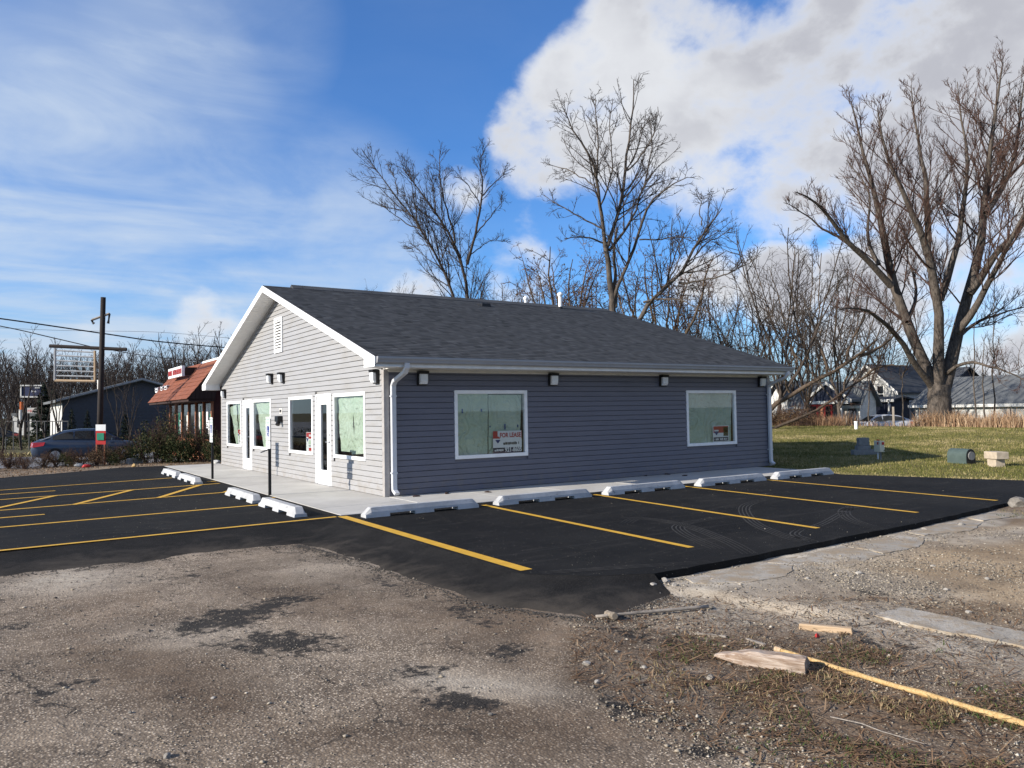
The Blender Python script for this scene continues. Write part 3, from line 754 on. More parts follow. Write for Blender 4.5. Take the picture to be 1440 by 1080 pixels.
# sidewalk slabs
walk_base = MB(); walk_base.box(-1.66, 0.0, -2.0, 13.9, -0.25, -0.03); walk_base.box(0.0, 10.9, -2.0, 0.3, -0.25, -0.032)
sidewalk = tag(walk_base.build('sidewalk', M['concrete']), kind='structure')
def slab(x0, x1, y0, y1, r):
    g = 0.007; dz = r.uniform(-.0015, .0015)
    mb = MB(); mb.box(x0+g, x1-g, y0+g, y1-g, -0.03, 0.006+dz)
    mb.build('slab', M['concrete'], sidewalk, bevel=0.006)
r = random.Random(3)
yy = [-2.0, -0.85, 1.88, 4.64, 7.42, 10.1, 12.2, 13.9]
for i in range(len(yy)-1): slab(-1.68, 0.06, yy[i], yy[i+1], r)
xx = [0.06, 1.7, 3.3, 5.2, 7.1, 9.0, 10.95]
for i in range(len(xx)-1): slab(xx[i], xx[i+1], -2.0, 0.06, r)

# bare verge between the lot and the shrubs, and the neighbour's paved yard
xs = np.linspace(-18, 11, 140); ys = np.linspace(8.6, 20.5, 90)
def verge_z(x, y):
    return -0.03 - 0.30*sstep(y, 17.2, 20) + 0.05*(fbm(x, y, 1.3, 4, 3)-0.5) - 0.10*sstep(y-0.62*np.clip(x+6, -12, 3.2)-12.3, 0.2, -0.35)*(x < -1.5) - 0.12*((x > -1.9) & (y < 13.95))
me, V = grid_mesh('verge', xs, ys, verge_z)
att = me.attributes.new('zone', 'FLOAT_COLOR', 'POINT')
dd = 0.6+0.4*fbm(V[:, 0], V[:, 1], 0.8, 4, 8)
att.data.foreach_set('color', np.stack([0*dd+.1, 0*dd+.1, dd, 0.25*dd], 1).astype(np.float32).ravel())
tag(link('verge', me, M['old']), kind='structure')
yard = MB(); yard.box(-60, 14, 20.2, 33.5, -0.6, -0.32)
tag(yard.build('paved_yard', M['road']), kind='structure')
road_ = MB(); road_.box(-160, -16.5, -200, 200, -0.6, -0.30)
tag(road_.build('road', M['road']), kind='structure')

# ---------------------------------------------------------------- loose stones, blades, litter
def scatter_mesh(name, P, size, tone, squash=0.6, seed=1):
    """one little uneven octahedron per stone"""
    g = np.random.default_rng(seed); n = len(P)
    base = np.array([(1, 0, 0), (0, 1, 0), (-1, 0, 0), (0, -1, 0), (0, 0, 1), (0, 0, -.6)], float)
    a = g.uniform(0, 6.28, n); ca, sa = np.cos(a), np.sin(a)
    J = base[None]*g.uniform(0.65, 1.25, (n, 6, 1))
    J = J*np.stack([g.uniform(.8, 1.3, n), g.uniform(.6, 1.0, n), np.full(n, squash)*g.uniform(.7, 1.2, n)], 1)[:, None, :]
    x = J[..., 0]*ca[:, None]-J[..., 1]*sa[:, None]; y = J[..., 0]*sa[:, None]+J[..., 1]*ca[:, None]
    V = np.stack([x, y, J[..., 2]], -1)*size[:, None, None] + P[:, None, :]
    f = np.array([(0, 1, 4), (1, 2, 4), (2, 3, 4), (3, 0, 4), (1, 0, 5), (2, 1, 5), (3, 2, 5), (0, 3, 5)])
    F = (np.arange(n)[:, None, None]*6 + f[None]).reshape(-1, 3)
    me = np_mesh(name, V.reshape(-1, 3), F); set_attr(me, 'tone', np.repeat(tone, 8)); return me
def blades_mesh(name, P, h, wdt, tone, lean=0.5, seed=1, kink=True):
    """bent blades: a quad and a tip triangle, as three triangles"""
    g = np.random.default_rng(seed); n = len(P)
    a = g.uniform(0, 6.28, n); b = g.uniform(0, 6.28, n); L = g.uniform(0.1, 1.0, n)*lean
    side = np.stack([np.cos(a), np.sin(a), 0*a], 1)*wdt[:, None]/2
    ld = np.stack([np.cos(b), np.sin(b), 0*b], 1)
    mid = P + ld*(h*L*0.35)[:, None] + np.stack([0*h, 0*h, h*0.55], 1)
    tip = P + ld*(h*L)[:, None] + np.stack([0*h, 0*h, h*(1-0.35*L)], 1)
    V = np.stack([P-side, P+side, mid-side*.7, mid+side*.7, tip], 1).reshape(-1, 3)
    f = np.array([(0, 1, 3), (0, 3, 2), (2, 3, 4)])
    F = (np.arange(n)[:, None, None]*5+f[None]).reshape(-1, 3)
    me = np_mesh(name, V, F); set_attr(me, 'tone', np.repeat(tone, 3)); return me
def pick(n, u0, u1, v0, v1, prob=None, box=(-8, 13.4, -13.3, -2.4)):
    """random ground points that fall inside a stretch of the foreground"""
    g = rng
    x = g.uniform(box[0], box[1], n*6); y = g.uniform(box[2], box[3], n*6)
    P = np.stack([x, y, 0*x], 1); P[:, 2] = pave_z(x, y)
    u, v = project(P); k = (u > u0) & (u < u1) & (v > v0) & (v < v1)
    if prob is not None: k &= g.random(len(x)) < prob(u, v, x, y)
    return P[k][:n]
def on_lot(P):
    x, y = P[:, 0], P[:, 1]
    a = (y > -3.5) | ((x > -2.6) & (y > -8.75+0.03*x) & (x < 12) & (y > -8.95 + 0.12*np.maximum(x, 0)*0.3))
    b = (x > -0.9) & (y > -8.35+0.07*np.maximum(x, 0))
    return a & ((x < -0.9) | b)
bands = []
NEARB = (-3.4, 3.0, -12.8, -8.2)
for n, area, smin, smax, bx_ in [(26000, (-40, 1480, 745, 1100), .003, .010, (-7.5, 2, -12.8, -3.4)), (15000, (800, 1480, 790, 1100), .004, .013, NEARB), (700, (800, 1480, 800, 1090), .012, .026, NEARB), (240, (-20, 860, 800, 1090), .010, .022, (-7.5, 0, -12.8, -3.4)),
                                  (5000, (1180, 1460, 742, 870), .006, .018, (-1, 9, -11, -7.4))]:
    P = pick(n, *area, box=bx_, prob=lambda u, v, x, y: 0.25+0.75*(fbm(x, y, 1.3, 3, 40) > 0.5))
    P = P[~on_lot(P)]
    sz = smin + (smax-smin)*rng.random(len(P))**2.5
    P = P + np.stack([0*sz, 0*sz, sz*0.25], 1)
    tone = np.clip(rng.beta(1.5, 2.4, len(P)), 0, 1)
    bands.append((P, sz, tone))
t_ = rng.random(5200); k_ = t_*(len(edge_bot)-1); i_ = np.minimum(k_.astype(int), len(edge_bot)-2); EB = np.array(edge_bot); q_ = EB[i_]*(1-(k_-i_))[:, None]+EB[i_+1]*(k_-i_)[:, None]
ET = np.array(edge_top); q2 = ET[i_]*(1-(k_-i_))[:, None]+ET[i_+1]*(k_-i_)[:, None]; o_ = (q_-q2)/np.linalg.norm(q_-q2, axis=1, keepdims=True)
q_ = q_+o_*(rng.exponential(.10, 5200)-.05)[:, None]; k_ = q_[:, 0] > -8
P = np.stack([q_[:, 0], q_[:, 1], pave_z(q_[:, 0], q_[:, 1])+.004], 1)[k_]; sz = .004+.012*rng.random(len(P))**2.5     # crumbs of fresh asphalt along the feathered skirt
bands.append((P, sz, rng.uniform(0, .06, len(P))))
x = rng.uniform(-7, 9.5, 1500); y = rng.uniform(-8.0, 11, 1500); k_ = ((y < -2.6) & (x > -1.6)) | ((x < -2.6) & (y > -2.1)); k_ &= rng.random(1500) < np.clip(1.3*fbm(x, y, .6, 3, 66)-.35, .05, 1)
P = np.stack([x, y, 0*x+.004], 1)[k_]; bands.append((P, .004+.007*rng.random(len(P))**3, rng.uniform(.3, 1, len(P))))       # stray gravel on the new surface
P = np.concatenate([b[0] for b in bands]); sz = np.concatenate([b[1] for b in bands]); tn = np.concatenate([b[2] for b in bands])
o = link('gravel', scatter_mesh('gravel', P, sz, tn, 0.6, 5), M['pebble'])
tag(o, 'loose pale and dark stones strewn over the worn paving', 'gravel', kind='stuff')
# weeds and straw at the lower right
def weedy(u, v, x, y):
    d = np.maximum.reduce([.62*np.exp(-(((u-1060)/120)**2+((v-955)/32)**2)), np.exp(-(((u-1330)/170)**2+((v-1040)/52)**2)), .8*np.exp(-(((u-1190)/110)**2+((v-985)/38)**2)),
                           .35*np.exp(-(((u-980)/60)**2+((v-925)/24)**2)), .5*np.exp(-(((u-1200)/90)**2+((v-925)/18)**2)), .95*np.exp(-(((u-1415)/45)**2+((v-716)/13)**2))])
    return np.clip(d*1.3*(fbm(x, y, 2.6, 4, 77) > 0.52), 0, 1)
P = np.concatenate([pick(7500, 830, 1480, 690, 1110, weedy, (-3.2, 1.0, -12.8, -9.2)), pick(1500, 1300, 1480, 690, 740, weedy, (5, 12, -9.5, -7.2))]); P = P[~on_lot(P)]
n = len(P); green = (fbm(P[:, 0], P[:, 1], 2.2, 3, 55) > 0.53) | (rng.random(n) < .16)
tone = np.where(green, rng.uniform(0, .62, n), rng.uniform(.55, 1.0, n))
h = rng.uniform(.012, .060, n)*np.where(green, 0.8, 1.0)
tag(link('weeds', blades_mesh('weeds', P, h, rng.uniform(.004, .009, n), tone, 1.6, 8), M['weed']), 'low green weeds and matted straw along the debris', 'weeds', kind='stuff')
P = pick(10000, 800, 1480, 840, 1110, lambda u, v, x, y: np.clip(weedy(u, v, x, y)+.12, 0, .9), (-3.2, 1.0, -12.8, -8.8)); P = P[~on_lot(P)]; n = len(P)
a = rng.uniform(0, 6.28, n); L = .02+.14*rng.random(n)**2; wd = rng.uniform(.0015, .0045, n)
d = np.stack([np.cos(a), np.sin(a), rng.uniform(-.03, .22, n)], 1)*L[:, None]; sd = np.stack([-np.sin(a), np.cos(a), 0*a], 1)*wd[:, None]
P[:, 2] += .008
V = np.stack([P-sd, P+sd, P+d+sd, P+d-sd], 1).reshape(-1, 3)
me = np_mesh('straw', V, np.arange(4*n).reshape(-1, 4)); set_attr(me, 'tone', rng.beta(1.6, 1.6, n))
tag(link('straw', me, M['litter']), 'dry stalks and leaf litter scattered by the timber', 'litter', kind='stuff')
# lawn blades, thick where they are near
x = rng.uniform(10.4, 37.6, 420000); y = rng.uniform(-9, 30, 420000)
P = np.stack([x, y, lawn_z(x, y)-0.005-0.1*sstep(x, 10.9, 10.3)], 1); u, v = project(P)
k = (u > 1075) & (u < 1460) & (rng.random(len(x)) < np.clip(1.25-(x-10)/34, .38, 1)) & ~((y > -7.2) & (x < 10.5+0.02*y) & (y < -2)) & ~((y < -2.9) & (x < 10.45+(-2.85-y)*.36))
P = P[k]; n = len(P)
patch = fbm(P[:, 0], P[:, 1], 0.55, 4, 21)
edge = sstep(P[:, 0]-(10.6+np.clip(-2.85-P[:, 1], 0, 9)*.36), 1.0, 0.0)
clump = fbm(P[:, 0], P[:, 1], 2.4, 3, 71)
tone = np.clip(rng.beta(1.8, 2.0, n)*0.9+(patch-.48)*1.3+(clump-.5)*.8+0.5*edge, 0, 1)
h = rng.uniform(.03, .085, n)*(1-.3*edge)*(.5+clump)
tag(link('lawn_grass', blades_mesh('lawn_grass', P, h, rng.uniform(.008, .016, n), tone, 1.0, 4), M['blade']), 'short patchy winter grass of the sloping lawn', 'grass', kind='stuff')
# litter on the verge by the shrubs
x = rng.uniform(-12, 3.5, 9000); y = rng.uniform(10.5, 19.5, 9000); k = (y > 12.5+0.62*np.clip(x+6, -12, 3.2)) & ~((x > -2.0) & (y < 14.2))
P = np.stack([x, y, verge_z(x, y)+.012], 1)[k]; n = len(P)
tag(link('leaf_litter', blades_mesh('leaf_litter', P, rng.uniform(.01, .05, n), rng.uniform(.015, .05, n), rng.random(n), 2.4, 14), M['litter']), 'dead leaves and dry stalks on the verge below the shrubs', 'leaf litter', kind='stuff')
# ---------------------------------------------------------------- the vacant building
LF, LS = 13.2, 11.52          # front (along y) and side (along x)
ZE, SLOPE = 2.70, 0.325       # roof surface above y = -0.66
def roof_z(y): return ZE + SLOPE*((y+0.66) if y <= 6.6 else (13.86-y))
bld = thing('commercial_building', 'single storey shop building with pale front, slate side siding and charcoal gable roof', 'building', (0, 0, 0))
FW = [(0.90, 2.72, 'w'), (2.88, 3.90, 'd'), (4.08, 5.90, 'w'), (7.49, 9.30, 'w'), (9.43, 10.44, 'd'), (10.60, 12.40, 'w')]
SW = [(1.55, 3.37), (8.27, 10.13)]
WZ0, WZ1, DZ = 0.66, 2.085, 2.10
COURSE = 0.1137
front = MB()
def fpoly(y0, y1, z0, z1): front.box(0.012, 0.10, y0, y1, z0, z1)
# backing of the front wall, cut round the openings
cuts = sorted(FW)
y = 0.0
for a, b, k in cuts:
    fpoly(y, a, 0, 2.5)
    fpoly(a, b, DZ if k == 'd' else WZ1, 2.5)
    if k == 'w': fpoly(a, b, 0, WZ0)
    y = b
fpoly(y, LF, 0, 2.5)
front.prism([(0.012, 0, 2.5), (0.012, LF, 2.5), (0.012, LF, roof_z(LF)-.16), (0.012, 6.6, roof_z(6.6)-.16), (0.012, 0, roof_z(0)-.16)], (0.088, 0, 0))
wall_front = front.build('wall', M['siding_light'], bld)
tag(wall_front, 'pale greige front wall in sunlight')
side = MB(); x = 0.1
for a, b in SW:
    side.box(x, a, 0.012, 0.10, 0, 2.5); side.box(a, b, 0.012, 0.10, 0, WZ0); side.box(a, b, 0.012, 0.10, WZ1, 2.5); x = b
side.box(x, LS, 0.012, 0.10, 0, 2.5)
side.box(LS-0.1, LS, 0.1, LF, 0, 2.5); side.box(0.1, LS-0.1, LF-0.1, LF, 0, 2.5)
side.prism([(LS-.1, 0.012, 2.5), (LS-.1, LF, 2.5), (LS-.1, LF, roof_z(LF)-.16), (LS-.1, 6.6, roof_z(6.6)-.16), (LS-.1, 0.012, roof_z(0)-.16)], (0.1, 0, 0))
wall_side = side.build('wall', M['siding_dark'], bld)
tag(wall_side, 'slate blue side wall in shade')
# siding: one board per course, cut at the openings
def spans(lo, hi, holes):
    out, a = [], lo
    for h0, h1 in sorted(holes):
        if h1 <= a or h0 >= hi: continue
        if h0 > a: out.append((a, h0))
        a = max(a, h1)
    if a < hi: out.append((a, hi))
    return out
def board_front(z0):
    z1 = z0+COURSE+0.006; mb = MB()
    def yl(z): return max(0.085, (z-(ZE-.165))/SLOPE-0.66+0.02) if z > roof_z(0)-.165 else 0.085
    lo0, lo1 = yl(z0), yl(z1)
    holes = [(a, b) for a, b, k in FW if z0 < (DZ if k == 'd' else WZ1)-.02 and z1 > (0 if k == 'd' else WZ0)+.02]
    if 3.30 < z0+.06 < 4.24: holes.append((6.37, 7.06))
    if lo0 >= 6.55: return
    for s0, s1 in spans(lo0, LF-lo0, holes):
        e0 = lo1 if s0 == lo0 else s0; e1 = LF-lo1 if s1 == LF-lo0 else s1
        if e1-e0 < .01: e0 = e1 = (e0+e1)/2; e1 += .001
        p = -0.024; zt = z0+COURSE-.013; kt = (zt-z0)/(z1-z0)
        m0 = s0+(e0-s0)*kt; m1 = s1+(e1-s1)*kt; ze_ = zt+.004
        ring = [[(0.012, s0, z0), (0.012, s1, z0)], [(p, s0, z0), (p, s1, z0)], [(p+.007, m0, zt), (p+.007, m1, zt)], [(.010, m0, ze_), (.010, m1, ze_)]]
        mb = MB(); mb.loft([[r_[0] for r_ in ring], [r_[1] for r_ in ring]], closed=False, caps=False)
        mb.build('siding_board', M['siding_light'], wall_front)
z = 0.02
while z < 4.72:
    board_front(z); z += COURSE
def board_side(z0):
    z1 = min(z0+COURSE+0.006, 2.5); mb = MB()
    holes = [(a, b) for a, b in SW if z0 < WZ1-.02 and z1 > WZ0+.02]
    for s0, s1 in spans(0.085, LS-.08, holes):
        p, zt = -0.024, min(z0+COURSE, 2.5)-.013
        ring = [(0.012, z0), (p, z0), (p+.007, zt), (.010, zt+.004)]
        mb = MB(); mb.loft([[(s1, yy_, zz) for yy_, zz in ring], [(s0, yy_, zz) for yy_, zz in ring]], closed=False, caps=False)
        mb.build('siding_board', M['siding_dark'], wall_side)
z = 0.02
while z < 2.45:
    board_side(z); z += COURSE
# corner posts
for (cx, cy, sx, sy) in [(0, 0, 1, 1), (0, LF, 1, -1), (LS, 0, -1, 1)]:
    mb = MB()
    e = 0.022
    xa, xb = sorted((cx-sx*e, cx+sx*0.088)); ya, yb = sorted((cy-sy*e, cy+sy*0.088))
    mb.box(xa, xb, ya, yb, 0.008, 2.49)
    mb.build('corner_post', M['post'], bld, bevel=0.006)
# roof: deck, shingles, boards
RX0, RX1, RY0, RY1 = -0.47, 11.66, -0.66, 13.86
deck = MB()
deck.prism([(RX0+.02, RY0+.02, roof_z(RY0)-.10), (RX0+.02, 6.6, roof_z(6.6)-.10), (RX0+.02, RY1-.02, roof_z(RY1)-.10), (RX0+.02, RY1-.02, roof_z(RY1)-.02), (RX0+.02, 6.6, roof_z(6.6)-.015), (RX0+.02, RY0+.02, roof_z(RY0)-.02)], (RX1-RX0-.04, 0, 0))
roof = deck.build('roof', M['dark_roof'], bld)
def shingles(sign):
    r = random.Random(11 if sign > 0 else 12); V, F, T = [], [], []
    L = math.hypot(7.26, 7.26*SLOPE); cs = 7.26/L; sn = 7.26*SLOPE/L
    nrow = 53; ex = L/nrow
    def P(x, s_, h):
        yy_ = RY0+s_*cs-h*sn; zz = ZE+s_*sn+h*cs
        return (x, yy_ if sign > 0 else 13.2-yy_, zz)
    for i in range(nrow):
        s0 = i*ex-0.012; s1 = min((i+1)*ex+.02, L); x = RX0-r.uniform(0, .25)
        while x < RX1:
            w_ = r.choice((.10, .13, .16, .20)); a, b = max(x, RX0), min(x+w_, RX1); x += w_
            if b-a < .01: continue
            tn = min(1, max(0, r.gauss(.45, .17))); h = 0.008
            k = len(V)
            V += [P(a, s0, -.012), P(b, s0, -.012), P(a, s0, h), P(b, s0, h), P(a, s1, .001), P(b, s1, .001), P(a, s1, -.02), P(b, s1, -.02)]
            if sign > 0: F += [(k, k+1, k+3, k+2), (k+2, k+3, k+5, k+4)]
            else: F += [(k+1, k, k+2, k+3), (k+3, k+2, k+4, k+5)]
            T += [tn]*2
    me = np_mesh('shingles', V, F); set_attr(me, 'tone', T)
    o = link('shingles', me, M['shingle'], roof); o['kind'] = 'stuff'
shingles(1); shingles(-1)
rv = MB()
for i in range(39):
    xa = 0.28+i*0.285
    rv.prism([(xa, 6.42, roof_z(6.42)+.02), (xa, 6.6, roof_z(6.6)+.075), (xa, 6.78, roof_z(6.78)+.02), (xa, 6.78, roof_z(6.78)-.005), (xa, 6.6, roof_z(6.6)+.0), (xa, 6.42, roof_z(6.42)-.005)], (0.275, 0, 0))
rv.build('ridge_vent', M['dark_roof'], roof)
for (xx_, yy_, hh, rr_) in [(8.05, 6.75, .42, .05), (9.15, 6.35, .60, .06)]:
    z0 = roof_z(yy_)-.05; mb = MB()
    mb.tube([(xx_, yy_, z0), (xx_, yy_, z0+hh-.12)], rr_, 14); mb.build('vent_pipe', M['white'], roof, smooth=False)
    mb = MB(); mb.tube([(xx_, yy_, z0+hh-.15), (xx_, yy_, z0+hh-.10), (xx_, yy_, z0+hh-.06), (xx_, yy_, z0+hh)], [rr_*1.15, rr_*1.6, rr_*1.6, rr_*.35], 14)
    mb.build('pipe_cap', M['white'], roof)
    mb = MB(); mb.tube([(xx_, yy_, z0), (xx_, yy_, z0+.11)], [rr_*2.0, rr_*1.2], 14); mb.build('pipe_flashing', M['black'], roof)
vx = ATY(679, 434, 6.0); mb = MB()
for (yy_, hh) in [(5.82, .0)]:
    zb = roof_z(yy_); mb.hexa([(5.72, yy_-.16, zb-.06), (6.04, yy_-.16, zb-.06), (6.04, yy_+.16, zb+.03), (5.72, yy_+.16, zb+.03)], [(5.74, yy_-.14, zb+.06), (6.02, yy_-.14, zb+.06), (6.02, yy_+.14, zb+.11), (5.74, yy_+.14, zb+.11)])
mb.build('roof_vent', M['black'], roof)
# rake boards, returns, soffits
def rake(xa, xb, hgt=0.165):
    for sg in (0, 1):
        mb = MB(); y0 = RY0-.02 if sg == 0 else RY1+.02
        p = [(xa, y0, roof_z(min(max(y0, RY0), RY1))-.012), (xa, 6.6, roof_z(6.6)-.012), (xa, 6.6, roof_z(6.6)-.012-hgt), (xa, y0, roof_z(min(max(y0, RY0), RY1))-.012-hgt)]
        mb.prism(p, (xb-xa, 0, 0)); mb.build('rake_board', M['white'], bld)
rake(RX0-.022, RX0); rake(RX1, RX1+.022)
for ya, yb in ((-.68, -.17), (13.37, 13.88)):
    mb = MB(); mb.box(RX0-.018, 0.03, ya, yb, 2.505, 2.515)
    inn = yb if ya < 0 else ya; out = ya if ya < 0 else yb
    mb.prism([(RX0-.02, out, 2.51), (RX0-.02, inn, 2.51), (RX0-.02, inn, roof_z(inn)-.15), (RX0-.02, out, roof_z(max(RY0, min(RY1, out)))-.15)], (0.022, 0, 0))
    mb.prism([(RX0, inn-.0, 2.515), (-.02, inn, 2.515), (-.02, inn, roof_z(inn)-.12), (RX0, inn, roof_z(inn)-.12)], (0, .012 if ya < 0 else -.012, 0))
    mb.build('eave_return', M['white'], bld)
for sg in (0, 1):
    mb = MB(); n = 58
    for i in range(n):
        ya = -.16+(6.6+.16)*i/n; yb = -.16+(6.6+.16)*(i+1)/n-.012
        if sg: ya, yb = 13.2-yb, 13.2-ya
        mb.hexa([(RX0, ya, roof_z(ya)-.168), (0.0, ya, roof_z(ya)-.168), (0.0, yb, roof_z(yb)-.168), (RX0, yb, roof_z(yb)-.168)], [(RX0, ya, roof_z(ya)-.150), (0.0, ya, roof_z(ya)-.150), (0.0, yb, roof_z(yb)-.150), (RX0, yb, roof_z(yb)-.150)])
    mb.build('rake_soffit', M['white'], bld)
    mb = MB(); y0, y1 = (-.16, 6.6) if sg == 0 else (13.36, 6.6)          # trim where soffit meets wall
    mb.prism([(-.035, y0, roof_z(y0)-.17), (-.035, y1, roof_z(y1)-.17), (-.035, y1, roof_z(y1)-.245), (-.035, y0, roof_z(y0)-.245)], (.030, 0, 0)); mb.build('frieze_trim', M['post'], bld)
mb = MB()
for i in range(40):
    xa = 0.03+i*(RX1-.06)/40
    mb.box(xa, xa+(RX1-.06)/40-.012, -.60, 0.02, 2.497, 2.515)
mb.build('eave_soffit', M['soffit'], bld)
mb = MB(); mb.box(0.07, LS-.07, -.030, 0.012, 2.44, 2.496); mb.build('frieze_trim', M['soffit'], bld)
mb = MB(); mb.box(RX0, RX1, -.64, -.60, 2.50, 2.672); mb.build('fascia', M['white'], bld)
gp = [(-.645, 2.69), (-.645, 2.575), (-.70, 2.565), (-.735, 2.585), (-.742, 2.625), (-.765, 2.655), (-.765, 2.692), (-.750, 2.692), (-.750, 2.66), (-.725, 2.63), (-.718, 2.60), (-.69, 2.58), (-.658, 2.588), (-.658, 2.69)]
mb = MB(); mb.prism([(RX0+.02, y_, z_) for y_, z_ in gp], (RX1-RX0-.04, 0, 0)); mb.build('gutter', M['gutter'], bld)
mb = MB()
for xa in (RX0+.012, RX1-.02): MB().prism([(xa, y_, z_) for y_, z_ in gp[:7]], (.01, 0, 0)).build('gutter_end', M['gutter'], bld)
def downspout(x):
    path = [(x, -.70, 2.58), (x, -.70, 2.50), (x, -.62, 2.41), (x, -.15, 2.26), (x, -.075, 2.17), (x, -.075, 0.24), (x, -.085, 0.13), (x+.02, -.16, 0.06)]
    rings = []
    for i, p in enumerate(path):
        a = Vector(path[max(i-1, 0)]); b = Vector(path[min(i+1, len(path)-1)]); t = (b-a).normalized()
        nx = Vector((1, 0, 0)); ny = t.cross(nx).normalized()
        w2, d2 = .052, .036
        rings.append([Vector(p)+nx*sx*w2*k+ny*sy*d2*j for sx, sy, k, j in ((-1, -1, .8, 1), (1, -1, .8, 1), (1, -1, 1, .7), (1, 1, 1, .7), (1, 1, .8, 1), (-1, 1, .8, 1), (-1, 1, 1, .7), (-1, -1, 1, .7))])
    mb = MB(); mb.loft(rings); d_ = mb.build('downspout', M['downpipe'], bld)
    for zz in (1.95, .45):
        mb = MB(); mb.box(x-.06, x+.06, -.115, -.016, zz, zz+.03); mb.build('strap', M['downpipe'], d_)
downspout(.155); downspout(11.43)
# gable vent
mb = MB()
for q in ((6.37, 6.44, 3.30, 4.24), (6.99, 7.06, 3.30, 4.24), (6.44, 6.99, 3.30, 3.36), (6.44, 6.99, 4.18, 4.24)): mb.box(-.055, .01, *q)
gv = mb.build('gable_vent', M['white'], bld)
MB().box(.0, .01, 6.44, 6.99, 3.36, 4.18).build('vent_shade_back', M['interior'], gv)  # dark sheet paints the shade of the recess behind the louvres
for i in range(11):
    zz = 3.37+i*.075; mb = MB()
    mb.hexa([(-.052, 6.441, zz), (-.004, 6.441, zz+.046), (-.004, 6.989, zz+.046), (-.052, 6.989, zz)], [(-.052, 6.441, zz+.014), (-.004, 6.441, zz+.060), (-.004, 6.989, zz+.060), (-.052, 6.989, zz+.014)])
    mb.build('louvre', M['white'], gv)
# windows and doors.  frame coordinates: (along, out, z); F maps to world
def Ff(a, o, z): return (-o, a, z)        # front wall, outward = -x
def Fs(a, o, z): return (a, -o, z)        # side wall, outward = -y
def fbox(mb, F, a0, a1, o0, o1, z0, z1):
    p = [Vector(F(a, o, zz)) for zz in (z0, z1) for o in (o0, o1) for a in (a0, a1)]
    lo = Vector([min(q[i] for q in p) for i in range(3)]); hi = Vector([max(q[i] for q in p) for i in range(3)])
    return mb.box(lo.x, hi.x, lo.y, hi.y, lo.z, hi.z)
def window(F, a0, a1, papers, label=None):
    mb = MB(); t = .075
    fbox(mb, F, a0, a1, -.05, .034, WZ1-t, WZ1); fbox(mb, F, a0, a1, -.05, .034, WZ0, WZ0+t)
    fbox(mb, F, a0, a0+t, -.05, .033, WZ0+t, WZ1-t); fbox(mb, F, a1-t, a1, -.05, .033, WZ0+t, WZ1-t)
    win = mb.build('window', M['white'], bld, bevel=.005)
    if label: win['label'] = label
    mb = MB(); mb.poly([F(a0+t, 0, WZ0+t), F(a1-t, 0, WZ0+t), F(a1-t, 0, WZ1-t), F(a0+t, 0, WZ1-t)]); mb.build('pane', M['glass'], win)
    mb = MB(); e = .03                                                  # the room seen behind
    i0, i1, j0, j1, D = a0-.2, a1+.2, WZ0-.3, WZ1+.25, -1.3
    for q in ([(i0, D, j0), (i1, D, j0), (i1, D, j1), (i0, D, j1)], [(i0, D, j0), (i1, D, j0), (i1, -.101, j0), (i0, -.101, j0)], [(i0, D, j1), (i1, D, j1), (i1, -.101, j1), (i0, -.101, j1)],
              [(i0, D, j0), (i0, D, j1), (i0, -.101, j1), (i0, -.101, j0)], [(i1, D, j0), (i1, D, j1), (i1, -.101, j1), (i1, -.101, j0)]):
        mb.poly([F(*p) for p in q])
    mb.build('room_recess', M['interior'], win)
    for poly in papers:
        mb = MB(); n = 14
        pts = [(a0+t+u_*(a1-a0-2*t), WZ0+t+v_*(WZ1-WZ0-2*t)) for u_, v_ in poly]
        p0, p1, p2, p3 = pts
        rows = []
        for i in range(n+1):
            row = []
            for j in range(n+1):
                s_, q_ = j/n, i/n
                aa = (p0[0]*(1-s_)+p1[0]*s_)*(1-q_)+(p3[0]*(1-s_)+p2[0]*s_)*q_; zz = (p0[1]*(1-s_)+p1[1]*s_)*(1-q_)+(p3[1]*(1-s_)+p2[1]*s_)*q_
                row.append(F(aa, -.05+.012*math.sin(aa*9+zz*3)+.006*math.sin(zz*17+aa*5), zz))
            rows.append(row)
        mb.loft(rows, closed=False, caps=False); mb.build('paper_cover', M['paper'], win, smooth=True)
    return win
gap = .012
wins = []
wins.append(window(Ff, *FW[0][:2], [[(0, .06), (.52, .02), (.52, 1), (0, 1)], [(.50, .06), (.88, .06), (.97, .98), (.49, 1)]], 'large window papered green beside the corner'))
wins.append(window(Ff, *FW[2][:2], [], 'unpapered dark window showing the room'))
wins.append(window(Ff, *FW[3][:2], [[(0, 0), (.55, 0), (.99, .97), (0, 1)]]))
wins.append(window(Ff, *FW[5][:2], [[(0, 0), (.36, .02), (.36, 1), (0, 1)], [(.40, .02), (.52, 0), (.97, .92), (.44, 1)]]))
wins.append(window(Fs, *SW[0], [[(0, 0), (.455, 0), (.462, 1), (0, 1)], [(.468, 0), (.93, .02), (.985, .98), (.470, .985)]]))
wins.append(window(Fs, *SW[1], [[(0, 0), (.96, 0), (.985, 1), (0, 1)]]))
def tape(F, win, a, z, w_, h):
    mb = MB(); fbox(mb, F, a-w_/2, a+w_/2, -.034, -.0325, z-h/2, z+h/2); mb.build('tape_strip', M['tape'], win)
for (u_, v_, w_, h) in [(650, 578, .035, .09), (677, 577, .04, .06), (689, 600, .03, .03), (710, 600, .035, .12), (728, 599, .03, .06)]:
    p = ATY(u_, v_, .035); tape(Fs, wins[4], p.x, p.z, w_, h)
mb = MB(); q = wins[0]
for pts in ([(1.70, 1.65), (1.66, 1.45), (1.68, 1.18), (1.70, 1.40)],):
    mb.poly([(.034, a, z_) for a, z_ in pts])
mb.build('paper_tear', M['interior'], q)
